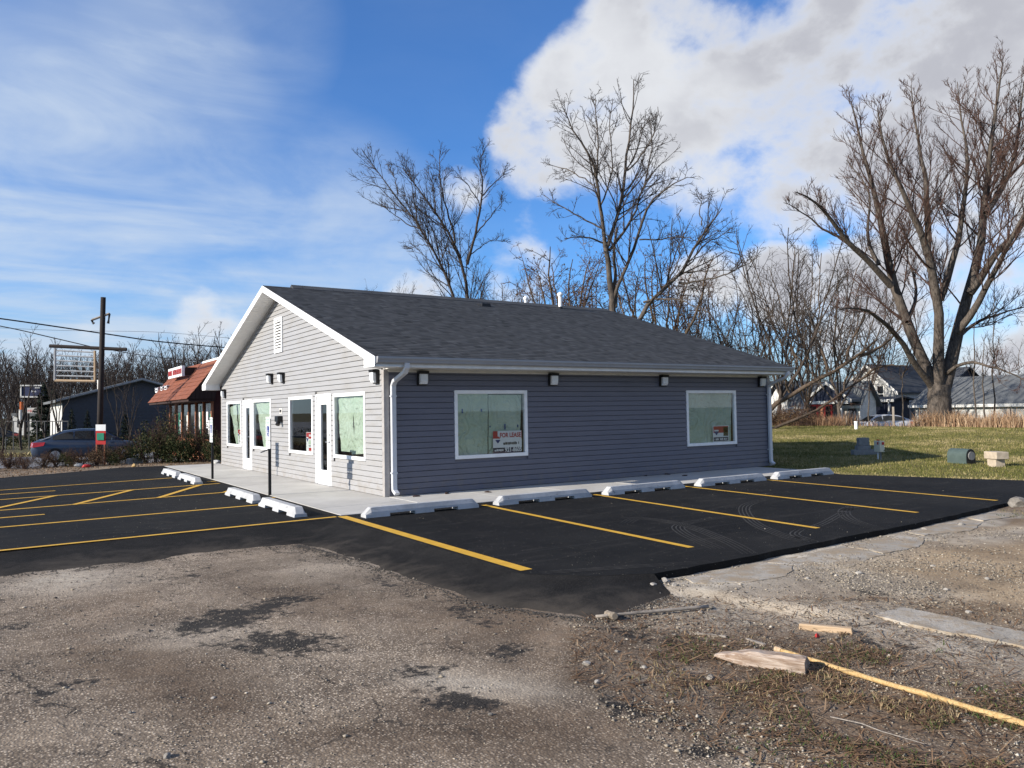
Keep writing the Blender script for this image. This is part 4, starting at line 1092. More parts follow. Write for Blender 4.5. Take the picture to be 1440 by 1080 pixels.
def door(a0, a1):
    F = Ff; mb = MB(); t = .055
    fbox(mb, F, a0, a0+t, -.09, .026, .006, DZ); fbox(mb, F, a1-t, a1, -.09, .026, .006, DZ); fbox(mb, F, a0+t, a1-t, -.09, .026, DZ-t, DZ)
    fr = mb.build('door_frame', M['white'], bld, bevel=.004)
    mb = MB(); b0, b1 = a0+t+.004, a1-t-.004; g0, g1 = b0+.24, b1-.24; o0, o1 = -.045, -.004
    fbox(mb, F, b0, g0, o0, o1, .02, DZ-t-.004); fbox(mb, F, g1, b1, o0, o1, .02, DZ-t-.004); fbox(mb, F, g0, g1, o0, o1, .02, .34); fbox(mb, F, g0, g1, o0, o1, 1.86, DZ-t-.004)
    d_ = mb.build('door', M['white'], bld)
    mb = MB()
    for w_ in ((g0-.03, g0, .31, 1.89), (g1, g1+.03, .31, 1.89)): fbox(mb, F, w_[0], w_[1], o1, o1+.009, w_[2], w_[3])
    fbox(mb, F, g0, g1, o1, o1+.009, .31, .34); fbox(mb, F, g0, g1, o1, o1+.009, 1.86, 1.89)
    mb.build('lite_trim', M['white'], d_)
    mb = MB(); mb.poly([F(g0, -.026, .34), F(g1, -.026, .34), F(g1, -.026, 1.86), F(g0, -.026, 1.86)]); mb.build('pane', M['glass'], d_)
    mb = MB(); fbox(mb, F, g0-.02, g1+.02, -.50, -.05, .33, 1.87); mb.v = [v for v in mb.v]; mb.f = [f for i, f in enumerate(mb.f) if i != 4]
    mb.build('room_recess', M['interior'], d_)
    mb = MB(); hy = b0+.07
    mb.tube([F(hy, o1, 1.0), F(hy, o1+.06, 1.0), F(hy+.02, o1+.065, 1.0), F(hy+.13, o1+.06, 1.0)], .010, 8); mb.tube([F(hy, o1, 1.0), F(hy, o1+.012, 1.0)], .032, 12)
    mb.tube([F(hy, o1, 1.16), F(hy, o1+.02, 1.16)], .028, 12); mb.build('handle', M['steel'], d_)
    mb = MB(); fbox(mb, F, a0+.01, a1-.01, -.09, .05, .007, .02); mb.build('threshold', M['steel'], d_)
for a, b, k in FW:
    if k == 'd': door(a, b)
# address numbers and a camera-like fixture by the dark window
pl = ATX(395, 578, -.02); mb = MB(); mb.box(-.03, -.018, pl.y-.11, pl.y+.11, pl.z-.07, pl.z+.07)
pq = tag(mb.build('number_plate', M['soffit'], bld))
mb = MB()
for k in range(4): mb.box(-.034, -.0295, pl.y+.055-k*.04, pl.y+.08-k*.04, pl.z-.04, pl.z+.04)
mb.build('digits', M['ink'], pq)
# wall lamps: housing, lens
def wall_lamp(F, a, z, label, group):
    base = Vector(F(a, .0, z)); t = thing('wall_lamp', label, 'wall lamp', base, 0, group)
    mb = MB()
    prof = [(.0, -.14), (.06, -.14), (.15, -.10), (.19, .07), (.19, .14), (.0, .14)]
    pts = [F(a-.105, o, z+h) for o, h in prof]; pe = Vector(F(a+.105, 0, z))-Vector(F(a-.105, 0, z))
    mb.prism([F(a-.105, .026, z-.14), F(a-.105, .075, z-.14), F(a-.105, .085, z+.085), F(a-.105, .165, z+.09), F(a-.105, .175, z+.14), F(a-.105, .026, z+.14)], pe)
    mb.build('housing', M['black'], t, bevel=.008)
    mb = MB(); q = (pe)*.80
    mb.prism([F(a-.084, .078, z-.125), F(a-.084, .130, z-.12), F(a-.084, .158, z-.06), F(a-.084, .160, z+.084), F(a-.084, .09, z+.084)], q)
    mb.build('lens', M['lens'], t, bevel=.012)
for a, z, lb in [(7.36, 2.63, 'black wall pack lamp below the gable vent, towards the brown roofed cafe'), (6.33, 2.61, 'black wall pack lamp below the gable vent, towards the corner downspout'),
                 (.27, 2.36, 'black wall pack lamp tucked under the front eave return at the corner'), (12.60, 2.36, 'black wall pack lamp under the eave return beside the cafe')]:
    wall_lamp(Ff, a, z, lb, 'wall lamps on the shop front')
for a, lb in [(.80, 'black wall lamp beside the corner downspout on the slate side wall'), (4.05, 'black wall lamp just past the for lease window on the slate wall'),
              (7.44, 'black wall lamp midway between the two windows, nearer the small one'), (11.13, 'black wall lamp beside the rear downspout on the slate wall')]:
    wall_lamp(Fs, a, 2.325, lb, 'wall lamps along the slate side wall')
# a small spotlight box on the front wall by the number
ps = ATX(393, 590, -.06); t = thing('security_light', 'small black box light under the house number on the front wall', 'light', (0, ps.y, ps.z))
mb = MB(); mb.box(-.16, -.018, ps.y-.16, ps.y+.12, ps.z-.06, ps.z+.09); mb.build('housing', M['black'], t, bevel=.02)
mb = MB(); mb.tube([(-.11, ps.y-.08, ps.z-.05), (-.15, ps.y-.12, ps.z-.14)], [.05, .06], 10); mb.build('lamp_head', M['black'], t)

# ---------------------------------------------------------------- lease signs standing in the windows
def balloon(F, a, z, s_, o, parent):
    """round balloon with coloured bands above a small basket wedge"""
    def disc(z0, z1, mat, nm):
        mb = MB(); pts = []
        n = 12
        zs = [z0+(z1-z0)*i/n for i in range(n+1)]
        def hw(q): return s_*math.sqrt(max(0, 1-((q-z)/s_)**2)) if q > z-.35*s_ else s_*.94*max(.12, (q-(z-1.5*s_))/(1.15*s_))
        pts = [F(a-hw(q), o, q) for q in zs]+[F(a+hw(q), o, q) for q in reversed(zs)]
        mb.poly(pts); mb.build(nm, mat, parent)
    disc(z+.28*s_, z+s_, M['sign_red'], 'balloon_band'); disc(z-.15*s_, z+.28*s_, M['sign_white'], 'balloon_band'); disc(z-1.3*s_, z-.15*s_, M['sign_blue'], 'balloon_band')
def lease_sign(F, a, z0, w_, h, o, label, lines, flip=1):
    ctr = Vector(F(a, o, z0)); t = thing('lease_sign', label, 'sign', ctr, 0, 'lease signs standing in the windows')
    mb = MB(); fbox(mb, F, a-w_/2, a+w_/2, o-.006, o, z0, z0+h); b = mb.build('board', M['sign_white'], t)
    xd = Vector(F(1, 0, 0))-Vector(F(0, 0, 0))
    for kind, args in lines:
        if kind == 'rect':
            a0, a1, q0, q1, mt = args; mb = MB(); fbox(mb, F, a+a0*w_, a+a1*w_, o+.0005, o+.0012, z0+q0*h, z0+q1*h); mb.build('colour_field', M[mt], t)
        elif kind == 'text':
            s_, ca, cz, sz, mt, sx = args
            lettering(s_, sz, F(a+ca*w_, o+.0030, z0+cz*h), xd*flip, (0, 0, 1), M[mt], t, 'lettering', bold=.004, extrude=.0005, sx=sx)
        elif kind == 'marks':
            ca, cz, wd, hh, mt = args; rm = random.Random(int(ca*100)+int(cz*100)); p_ = -wd/2; mb = MB()   # lettering too small to read
            while p_ < wd/2:
                q_ = rm.uniform(.025, .06)
                fbox(mb, F, a+(ca+p_)*w_, a+(ca+min(p_+q_*.75, wd/2))*w_, o+.0005, o+.0022, z0+(cz+rm.uniform(0, .02))*h, z0+(cz+hh*rm.uniform(.75, 1))*h); p_ += q_+(.04 if rm.random() < .2 else 0)
            mb.build('small_print', M[mt], t)
        elif kind == 'balloon':
            balloon(F, a+args[0]*w_, z0+args[1]*h, args[2], o+.0022, t)
    return t
c0 = ATY(693, 638, .03); c1 = ATY(733, 611, .03)
wS = c1.x-c0.x
lease_sign(Fs, (c0.x+c1.x)/2, .742, wS, .47, -.014, 'wide white for lease sign with phone number in the big side window',
           [('rect', (-.5, -.34, .66, 1.0, 'sign_red')), ('rect', (.485, .5, .62, 1.0, 'sign_red')), ('rect', (-.5, .5, 0, .24, 'navy')), ('balloon', (-.335, .62, .062)),
            ('text', ('FOR LEASE', .10, .71, .135, 'sign_red', .84)), ('marks', (.13, .36, .56, .14, 'ink')), ('text', ('921-8605', .20, .05, .125, 'sign_white', .92)), ('marks', (-.30, .08, .30, .10, 'sign_white'))])
c0 = ATY(1002, 618, .03); c1 = ATY(1024, 601, .03)
lease_sign(Fs, (c0.x+c1.x)/2, .742, c1.x-c0.x, .42, -.014, 'red and white agent sign in the small side window by the rear downspout',
           [('rect', (-.46, .46, .55, .96, 'sign_red')), ('rect', (.16, .46, .34, .9, 'photo')), ('rect', (-.46, .46, .04, .28, 'navy')), ('balloon', (-.28, .68, .085)), ('rect', (-.12, .14, .36, .54, 'sign_white')),
            ('marks', (-.27, .09, .26, .13, 'sign_white')), ('marks', (.16, .09, .46, .15, 'sign_white'))])
lease_sign(Ff, 4.42, .742, .60, .46, -.03, 'red topped agent sign in the unpapered front window',
           [('rect', (-.48, .48, .66, .98, 'sign_red')), ('rect', (-.46, .20, .36, .58, 'paper')), ('rect', (-.46, .2, .02, .18, 'sign_red')), ('balloon', (.34, .70, .07)), ('marks', (-.10, .76, .50, .14, 'sign_white')), ('marks', (-.12, .24, .56, .09, 'ink'))], -1)
lease_sign(Ff, 10.98, .742, .50, .46, -.03, 'red topped agent sign in the front window beside the cafe',
           [('rect', (-.48, .48, .66, .98, 'sign_red')), ('rect', (-.46, .20, .36, .58, 'paper')), ('balloon', (.34, .70, .06)), ('marks', (-.10, .76, .50, .14, 'sign_white')), ('marks', (-.12, .16, .56, .09, 'ink'))], -1)
t = thing('blue_tarp', 'crumpled blue sheet hanging inside the unpapered front window', 'sheet', (.9, 4.6, 1.5))
mb = MB(); mb.loft([[(.75, 4.2, 1.72), (.85, 4.4, 1.62), (.8, 4.75, 1.68), (.9, 5.0, 1.86)], [(.9, 4.25, 1.42), (.95, 4.45, 1.36), (.88, 4.8, 1.35), (1.0, 5.0, 1.45)]], closed=False, caps=False)
mb.build('sheet', M['sign_blue'], t)

# ---------------------------------------------------------------- wheel stops
def wheel_stop(c, rz, label, group):
    t = thing('wheel_stop', label, 'wheel stop', c, rz, group)
    L, H = 2.06, .155
    mb = MB()
    sec = [(-.095, .05), (.095, .05), (.088, .085), (.058, H), (-.058, H), (-.088, .085)]
    def ring(x, k, zk): return [(x, y_*k, .05+(z_-.05)*zk) for y_, z_ in sec]
    mb.loft([ring(-L/2, .92, .02), ring(-L/2+.10, 1, .97), ring(-L/2+.14, 1, 1), ring(L/2-.14, 1, 1), ring(L/2-.10, 1, .97), ring(L/2, .92, .02)])
    for a, b in ((-L/2, -.62), (-.17, .17), (.62, L/2)):
        mb.hexa([(a, -.105, 0), (b, -.105, 0), (b, .105, 0), (a, .105, 0)], [(a, -.0955, .052), (b, -.0955, .052), (b, .0955, .052), (a, .0955, .052)])
    mb.build('block', M['stop'], t, world=False, bevel=.01)
    for x_ in (-.72, .72):
        mb = MB(); mb.tube([(x_, 0, H-.02), (x_, 0, H+.004)], .014, 8); mb.build('anchor_pin', M['steel'], t, world=False)
GR = 'wheel stops along the slate side wall'
for i, (xa, lb) in enumerate([(-.47, 'concrete wheel stop at the sidewalk corner beside the wide yellow line'), (1.98, 'concrete wheel stop facing the for lease window'), (4.42, 'concrete wheel stop facing the blank slate wall just past the big window'),
                              (6.92, 'concrete wheel stop facing the slate wall before the small window'), (9.34, 'concrete wheel stop by the rear downspout next to the lawn')]):
    wheel_stop((xa, -2.50-.028*i, 0.002), random.Random(i).uniform(-.006, .006), lb, GR)
GL = 'wheel stops along the front walk'
for i, (ya, lb) in enumerate([(-.75, 'wheel stop by the front walk at the sidewalk corner'), (1.72, 'wheel stop in front of the parking sign with the bent plate'), (6.82, 'wheel stop in front of the parking sign nearest the cafe'), (9.25, 'wheel stop of the front row farthest from the corner downspout')]):
    wheel_stop((-2.26, ya, 0.002), math.pi/2+random.Random(i+9).uniform(-.01, .01), lb, GL)

# ---------------------------------------------------------------- accessible parking signs
def parking_sign(x, y, label, bent):
    t = thing('parking_sign', label, 'parking sign', (x, y, 0), 0, 'accessible parking signs on black posts')
    mb = MB(); mb.box(x-.025, x+.025, y-.025, y+.025, .0, 1.56); mb.build('post', M['black'], t)
    def panel(z0, z1, nm):
        mb = MB(); mb.box(x-.031, x-.0265, y-.152, y+.152, z0, z1); return mb.build(nm, M['sign_white'], t)
    p = panel(1.12, 1.60, 'sign_panel'); xf = x-.0315
    lettering('RESERVED', .062, (xf, y, 1.525), (0, -1, 0), (0, 0, 1), M['sign_green'], p, 'lettering', extrude=.0004)
    lettering('PARKING', .062, (xf, y, 1.455), (0, -1, 0), (0, 0, 1), M['sign_green'], p, 'lettering', extrude=.0004)
    mb = MB(); mb.box(xf-.0008, xf+.0002, y-.095, y+.095, 1.20, 1.41); mb.build('blue_field', M['sign_blue'], p)
    mb = MB()                                             # seated figure on a wheel
    def P(a, z_): return (xf-.0016, y-a, z_)
    n = 14; r0, r1, ca, cz = .036, .050, -.005, 1.262
    ang = [math.radians(100+230*i/n) for i in range(n+1)]
    mb.loft([[P(ca+r0*math.cos(a_), cz+r0*math.sin(a_)), P(ca+r1*math.cos(a_), cz+r1*math.sin(a_))] for a_ in ang], closed=False, caps=False)
    for q in ([(-.022, 1.345), (-.004, 1.345), (-.004, 1.275), (-.022, 1.275)], [(-.004, 1.293), (.035, 1.293), (.035, 1.277), (-.004, 1.277)], [(.024, 1.277), (.040, 1.277), (.060, 1.225), (.045, 1.222)], [(-.004, 1.33), (.03, 1.33), (.03, 1.318), (-.004, 1.318)]):
        mb.poly([P(*e) for e in q])
    mb.poly([P(-.012+.014*math.cos(k*math.pi/5), 1.372+.014*math.sin(k*math.pi/5)) for k in range(10)])
    mb.build('symbol', M['sign_white'], p)
    p2 = panel(.955, 1.105, 'fine_panel')
    lettering('$250 FINE', .055, (xf, y, 1.01), (0, -1, 0), (0, 0, 1), M['sign_green'], p2, 'lettering', extrude=.0004)
    if bent:
        mb = MB(); mb.hexa([(x-.02, y-.03, .925), (x-.02, y+.03, .925), (x-.16, y+.10, .875), (x-.16, y+.02, .87)], [(x-.02, y-.03, .945), (x-.02, y+.03, .945), (x-.16, y+.10, .885), (x-.16, y+.02, .88)])
        mb.build('bent_plate', M['black'], t)
parking_sign(-1.66, 1.98, 'accessible parking sign on a black post with a bent plate below it', True)
parking_sign(-1.64, 7.15, 'accessible parking sign on a plain black post near the cafe end', False)
# ---------------------------------------------------------------- debris in the foreground
def gz_(p): return float(pave_z(np.array([p.x]), np.array([p.y]))[0])
def rock_mesh(rx, ry, rz, seed, n=2):
    import bmesh
    bm = bmesh.new(); bmesh.ops.create_icosphere(bm, subdivisions=n, radius=1.0)
    r = random.Random(seed); cut = [Vector((r.gauss(0, 1), r.gauss(0, 1), r.gauss(0, .7))).normalized() for _ in range(9)]; dd = [r.uniform(.55, .9) for _ in cut]
    for v in bm.verts:
        for c, d in zip(cut, dd):
            e = v.co.dot(c)
            if e > d: v.co -= c*(e-d)
        v.co = Vector((v.co.x*rx, v.co.y*ry, v.co.z*rz))*r.uniform(.95, 1.05)
    me = bpy.data.meshes.new('rock'); bm.to_mesh(me); bm.free(); return me
# sledge hammer
a = G(838, 869, -.10); b = G(996, 851, -.08); h = G(861, 866, -.08)
t = thing('sledge_hammer', 'long handled steel hammer lying in the gravel by the asphalt corner', 'hammer', (h.x, h.y, gz_(h)))
mb = MB(); zz = gz_(h)
n_ = 9; pts = [Vector((a.x, a.y, zz+.035)).lerp(Vector((b.x, b.y, zz+.030)), i/(n_-1)) for i in range(n_)]
mb.tube(pts, [.013]*3+[.015]*(n_-3), 8); mb.build('handle', M['grey_wood'], t, smooth=True)
d = (b-a); d.z = 0; d.normalize(); side_ = Vector((-d.y, d.x, 0))
hp = pts[0].lerp(pts[-1], .13); q = (side_*.9+Vector((0, 0, -.12))).normalized()
mb = MB(); mb.tube([hp-q*.085, hp-q*.078, hp-q*.03, hp+q*.03, hp+q*.078, hp+q*.085], [.026, .034, .030, .030, .034, .026], 8); mb.build('head', plain('rusty_steel', (.20, .165, .125), .7, .25, 20), t)
# broken timber block
p0 = G(1005, 922, -.10); p1 = G(1135, 941, -.10)
cx = (p0+p1)/2; zz = gz_(cx); ax = (p1-p0); ax.z = 0; Lt = ax.length; ax.normalize(); sd = Vector((-ax.y, ax.x, 0))
t = thing('timber_block', 'split end of a weathered square timber lying among weeds', 'timber', (cx.x, cx.y, zz), math.atan2(ax.y, ax.x))
mb = MB(); rings = []; r = random.Random(4)
for i in range(13):
    f = i/12; x_ = -Lt/2+f*Lt; k = min(1, .06+f*2.1)**.8
    hh = .105*k; ww = .055*min(1, .3+f*2.2); zc = .018+.035*(1-k)
    rings.append([(x_, -ww+r.uniform(-.004, .004), zc), (x_, ww, zc), (x_, ww+r.uniform(-.004, .004), zc+hh*.62), (x_, ww*.75, zc+hh+r.uniform(-.006, .004)), (x_, -ww*.6, zc+hh+r.uniform(-.006, .004)), (x_, -ww, zc+hh*.8)])
    if i == 12: rings[-1] = [(x_+r.uniform(-.01, .01), p[1], p[2]) for p in rings[-1]]
for i, ring in enumerate(rings): rings[i] = [(p[0], p[1], p[2]-.024) for p in ring]
mb.loft(rings); mb.build('block', M['timber'], t, world=False)
# long yellow pole
a = G(1094, 908, -.075); b = G(1446, 1012, -.075); b = a+(b-a)*1.35
t = thing('wooden_pole', 'long yellowish round pole lying across the straw and weeds', 'pole', (a.x, a.y, gz_(a)))
mb = MB(); r = random.Random(8); n_ = 20
pts = [a.lerp(b, i/(n_-1))+Vector((r.uniform(-.004, .004), r.uniform(-.004, .004), .0)) for i in range(n_)]
for p in pts: p.z = gz_(p)+.022
mb.tube(pts, [.014+.004*(i % 4 == 1)+.005*i/n_ for i in range(n_)], 10); mb.build('shaft', M['bamboo'], t, smooth=True)
mb = MB(); mb.tube([pts[0]-(pts[1]-pts[0])*.15, pts[0]+(pts[1]-pts[0])*.3], .020, 10); mb.build('end_sleeve', M['scrap'], t)
# scrap of lumber
def plank_piece(u0, v0, u1, v1, w_, hh, label, mat, name='wood_scrap', z=-.09):
    a, b = G(u0, v0, z), G(u1, v1, z); c = (a+b)/2; d = b-a; d.z = 0; L = d.length
    t = thing(name, label, 'wood', (c.x, c.y, gz_(c)), math.atan2(d.y, d.x))
    mb = MB(); mb.hexa([(-L/2, -w_/2, -.004), (L/2, -w_/2, -.004), (L/2+.01, w_/2, -.004), (-L/2-.006, w_/2, -.004)], [(-L/2, -w_/2, hh), (L/2-.008, -w_/2, hh*.95), (L/2, w_/2, hh), (-L/2+.006, w_/2, hh*.9)])
    mb.build('piece', mat, t, world=False, bevel=.004); return t
plank_piece(1124, 878, 1199, 885, .055, .045, 'short offcut of pale lumber lying on bare cement dust', M['scrap'])
plank_piece(977, 886, 1022, 891, .022, .018, 'thin grey splinter of wood near the long handled hammer', M['grey_wood'])
plank_piece(1050, 893, 1075, 901, .03, .012, 'dark flat chip of wood between splinter and pale offcut', M['grey_wood'])
# long dry stem below the pole
a = G(1168, 1008, -.10); b = G(1300, 1046, -.10)
t = thing('dry_stem', 'thin dry plant stem lying below the yellowish pole', 'stem', (a.x, a.y, gz_(a)))
mb = MB(); mb.tube([a+Vector((0, 0, .0)), a.lerp(b, .35)+Vector((0, 0, .012)), a.lerp(b, .6)+Vector((.0, .02, .0)), b], [.0035, .0035, .003, .0015], 6); mb.build('stalk', M['grey_wood'], t)
# chunks along the slab edge and single rocks
for i, (u_, v_, s_, pale) in enumerate([(918, 827, .05, 1), (936, 822, .06, 1), (926, 833, .04, 1), (948, 827, .035, 1), (905, 838, .035, 1), (1352, 742, .06, 1), (1300, 748, .055, 1), (1225, 756, .06, 1), (1040, 915, .03, 0),
                                        (1000, 852, .03, 0), (1135, 818, .03, 1), (1050, 872, .03, 0), (960, 884, .025, 0), (1362, 858, .035, 1), (825, 930, .035, 1), (840, 955, .03, 1), (905, 935, .028, 1), (1000, 950, .035, 1), (868, 912, .025, 0), (1208, 812, .04, 1),
                                        (1388, 815, .03, 1), (1330, 830, .028, 1), (985, 858, .03, 1), (1312, 800, .03, 1), (690, 1000, .02, 0), (235, 1058, .028, 0), (183, 995, .018, 0), (300, 975, .02, 1)]):
    p = G(u_, v_, -.10); z_ = gz_(p)
    o = link('rubble', rock_mesh(s_, s_*.8, s_*.6, 40+i), M['pale_rock' if pale else 'rock']); o.location = (p.x, p.y, z_+s_*.18); o.rotation_euler = (0, 0, i*1.3)
    tag(o, 'pale broken lump of concrete on the old paving' if pale else 'dull brown stone on the old paving', 'rock', 'concrete lumps' if pale else 'brown stones')
p = G(1432, 711, -.02); o = link('boulder', rock_mesh(.17, .14, .11, 90, 3), M['rock']); o.location = (p.x, p.y, gz_(p)+.05); tag(o, 'grey boulder in grass at the end of the parking stripe', 'boulder')
t = thing('red_scrap', 'tiny red plastic scrap beside the pale lumber offcut', 'litter', G(1149, 893, -.115)); p = G(1149, 893, -.105); mb = MB(); mb.hexa([(p.x-.02, p.y-.012, p.z-.015), (p.x+.02, p.y-.01, p.z-.015), (p.x+.018, p.y+.012, p.z-.015), (p.x-.016, p.y+.014, p.z-.015)], [(p.x-.012, p.y-.006, p.z+.012), (p.x+.014, p.y-.004, p.z+.006), (p.x+.01, p.y+.006, p.z+.014), (p.x-.01, p.y+.008, p.z+.008)]); mb.build('scrap', M['red_paint'], t)

# dark leaf clumps at the foot of the slate wall
for i, (u_, v_) in enumerate([(586, 698), (628, 694), (687, 692), (735, 682), (908, 669), (938, 667), (963, 669)]):
    p = G(u_, v_, .01); o = link('leaf_clump', rock_mesh(.10, .05, .025, 200+i, 2), M['dark_wood']); o.location = (p.x, p.y, .012); o.rotation_euler = (0, 0, i)
    tag(o, ('leaf clump by the corner downspout foot', 'leaf clump below the near edge of the for lease window', 'leaf clump below the middle of the for lease window', 'leaf clump past the far edge of the for lease window', 'leaf clump midway along the blank slate wall', 'larger leaf clump before the small side window', 'leaf clump below the small side window')[i], 'leaves', 'leaf clumps by the slate wall')

# ---------------------------------------------------------------- things on the lawn
def lz(p): return float(lawn_z(np.array([p.x]), np.array([p.y]))[0])
# meter pedestal
p = G(1237, 646, .0); z0 = lz(p)
p = G(1237, 646, z0); ang = math.radians(-22)
t = thing('meter_pedestal', 'beige electric box on twin posts standing in the lawn shadow edge', 'utility box', (p.x, p.y, z0), ang)
sc = (_f.dot(p-CAM))/FPX
def LB(mb, *a): return mb.box(*a)
w_, hh, dd = 13*sc, 15.5*sc, .16
zb = 10.5*sc
mb = MB(); mb.box(-dd/2, dd/2, -w_/2, w_/2, zb, zb+hh); bx = mb.build('enclosure', M['beige'], t, world=False, bevel=.01)
mb = MB(); mb.box(-dd/2-.004, -dd/2, -w_*.05, w_*.38*-1+w_*.1, zb+hh*.68, zb+hh*.9); mb.box(-dd*.1, dd*.4, -w_/2-.004, -w_/2, zb+hh*.66, zb+hh*.9); mb.build('warning_label', M['sign_red'], t, world=False)
mb = MB(); mb.box(dd*.28, dd*.40, -w_/2-.006, -w_/2, zb+hh*.1, zb+hh*.2); mb.build('lock', M['black'], t, world=False)
for yy_ in (-.05, .07):
    mb = MB(); mb.tube([(0, yy_, -.03), (0, yy_, zb)], .022, 8); mb.build('leg', M['sign_white' if yy_ > 0 else 'grey_block'], t, world=False)
for yy_ in (-.03, .04):
    mb = MB(); mb.tube([(-.03, yy_, zb+hh-.002), (-.03, yy_, zb+hh+.045)], [.022, .018], 8); mb.build('cap', M['orange'], t, world=False)
# grey block stack behind it
def block_stack(u, v, blocks, mat, label, rz):
    p = G(u, v, .05); p = G(u, v, lz(p)); z0 = lz(p)
    t = thing('block_stack', label, 'concrete blocks', (p.x, p.y, z0), rz)
    for (x0, x1, y0, y1, za, zb_) in blocks:
        mb = MB(); mb.box(x0, x1, y0, y1, za, zb_); mb.build('block', mat, t, world=False, bevel=.012)
block_stack(1218, 640, [(-.45, .45, -.12, .12, -.03, .17), (-.32, .12, -.11, .11, .172, .30), (-.26, .08, -.10, .10, .302, .56)], M['grey_block'], 'grey concrete blocks stacked behind the beige electric box', math.radians(-34))
block_stack(1401, 657, [(-.13, .13, -.16, .16, -.03, .20), (-.17, .17, -.25, .22, .203, .39)], M['block'], 'tan concrete blocks stacked with the upper one overhanging', math.radians(-28))
# green housing lying on its side
p = G(1352, 652, .03); p = G(1352, 652, lz(p)); z0 = lz(p)
t = thing('equipment_housing', 'green arched metal housing with round end lying on the lawn', 'housing', (p.x, p.y, z0), math.radians(-104))
def arch(y, s_=1.0):
    w2, h_ = .17*s_, .41*s_
    return [(-w2, y, .0)]+[(-w2, y, h_*.55)]+[(w2*math.cos(a_), y, h_*.55+h_*.45*math.sin(a_)) for a_ in [math.radians(180-18*k) for k in range(1, 10)]]+[(w2, y, h_*.55), (w2, y, .0)]
Mr = Matrix.Rotation(math.radians(90), 4, 'Z')
mb = MB(); rg = [arch(-.30), arch(.30)]; rg = [[Mr @ Vector(q) for q in ring] for ring in rg]; mb.loft(rg); mb.build('shell', M['box_green'], t, world=False)
mb = MB(); mb.loft([[Mr @ Vector((q[0]*.92, -.303, q[2]*.95+.008)) for q in arch(0)], [Mr @ Vector((q[0]*.92, -.312, q[2]*.95+.008)) for q in arch(0)]]); mb.build('end_plate', M['black'], t, world=False)
mb = MB(); mb.tube([Mr @ Vector((0, -.312, .22)), Mr @ Vector((0, -.335, .22))], .115, 18); mb.build('round_cover', M['grey_block'], t, world=False)
# white stub pipe
p = AT(1204, 604, 43.0); z0 = lz(p); p = G(1204, 604, z0); p = G(1204, 604, lz(p)); z0 = lz(p)
t = thing('pipe_stub', 'short white capped pipe rising from the lawn before the silver car', 'pipe', (p.x, p.y, z0))
sc = _f.dot(p-CAM)/FPX
mb = MB(); mb.tube([(0, 0, -.05), (0, 0, 9.5*sc)], 2.2*sc, 12); mb.build('pipe', M['white'], t, world=False)
mb = MB(); mb.tube([(0, 0, 9.5*sc), (0, 0, 11.2*sc)], 2.6*sc, 12); mb.build('cap', M['white'], t, world=False)
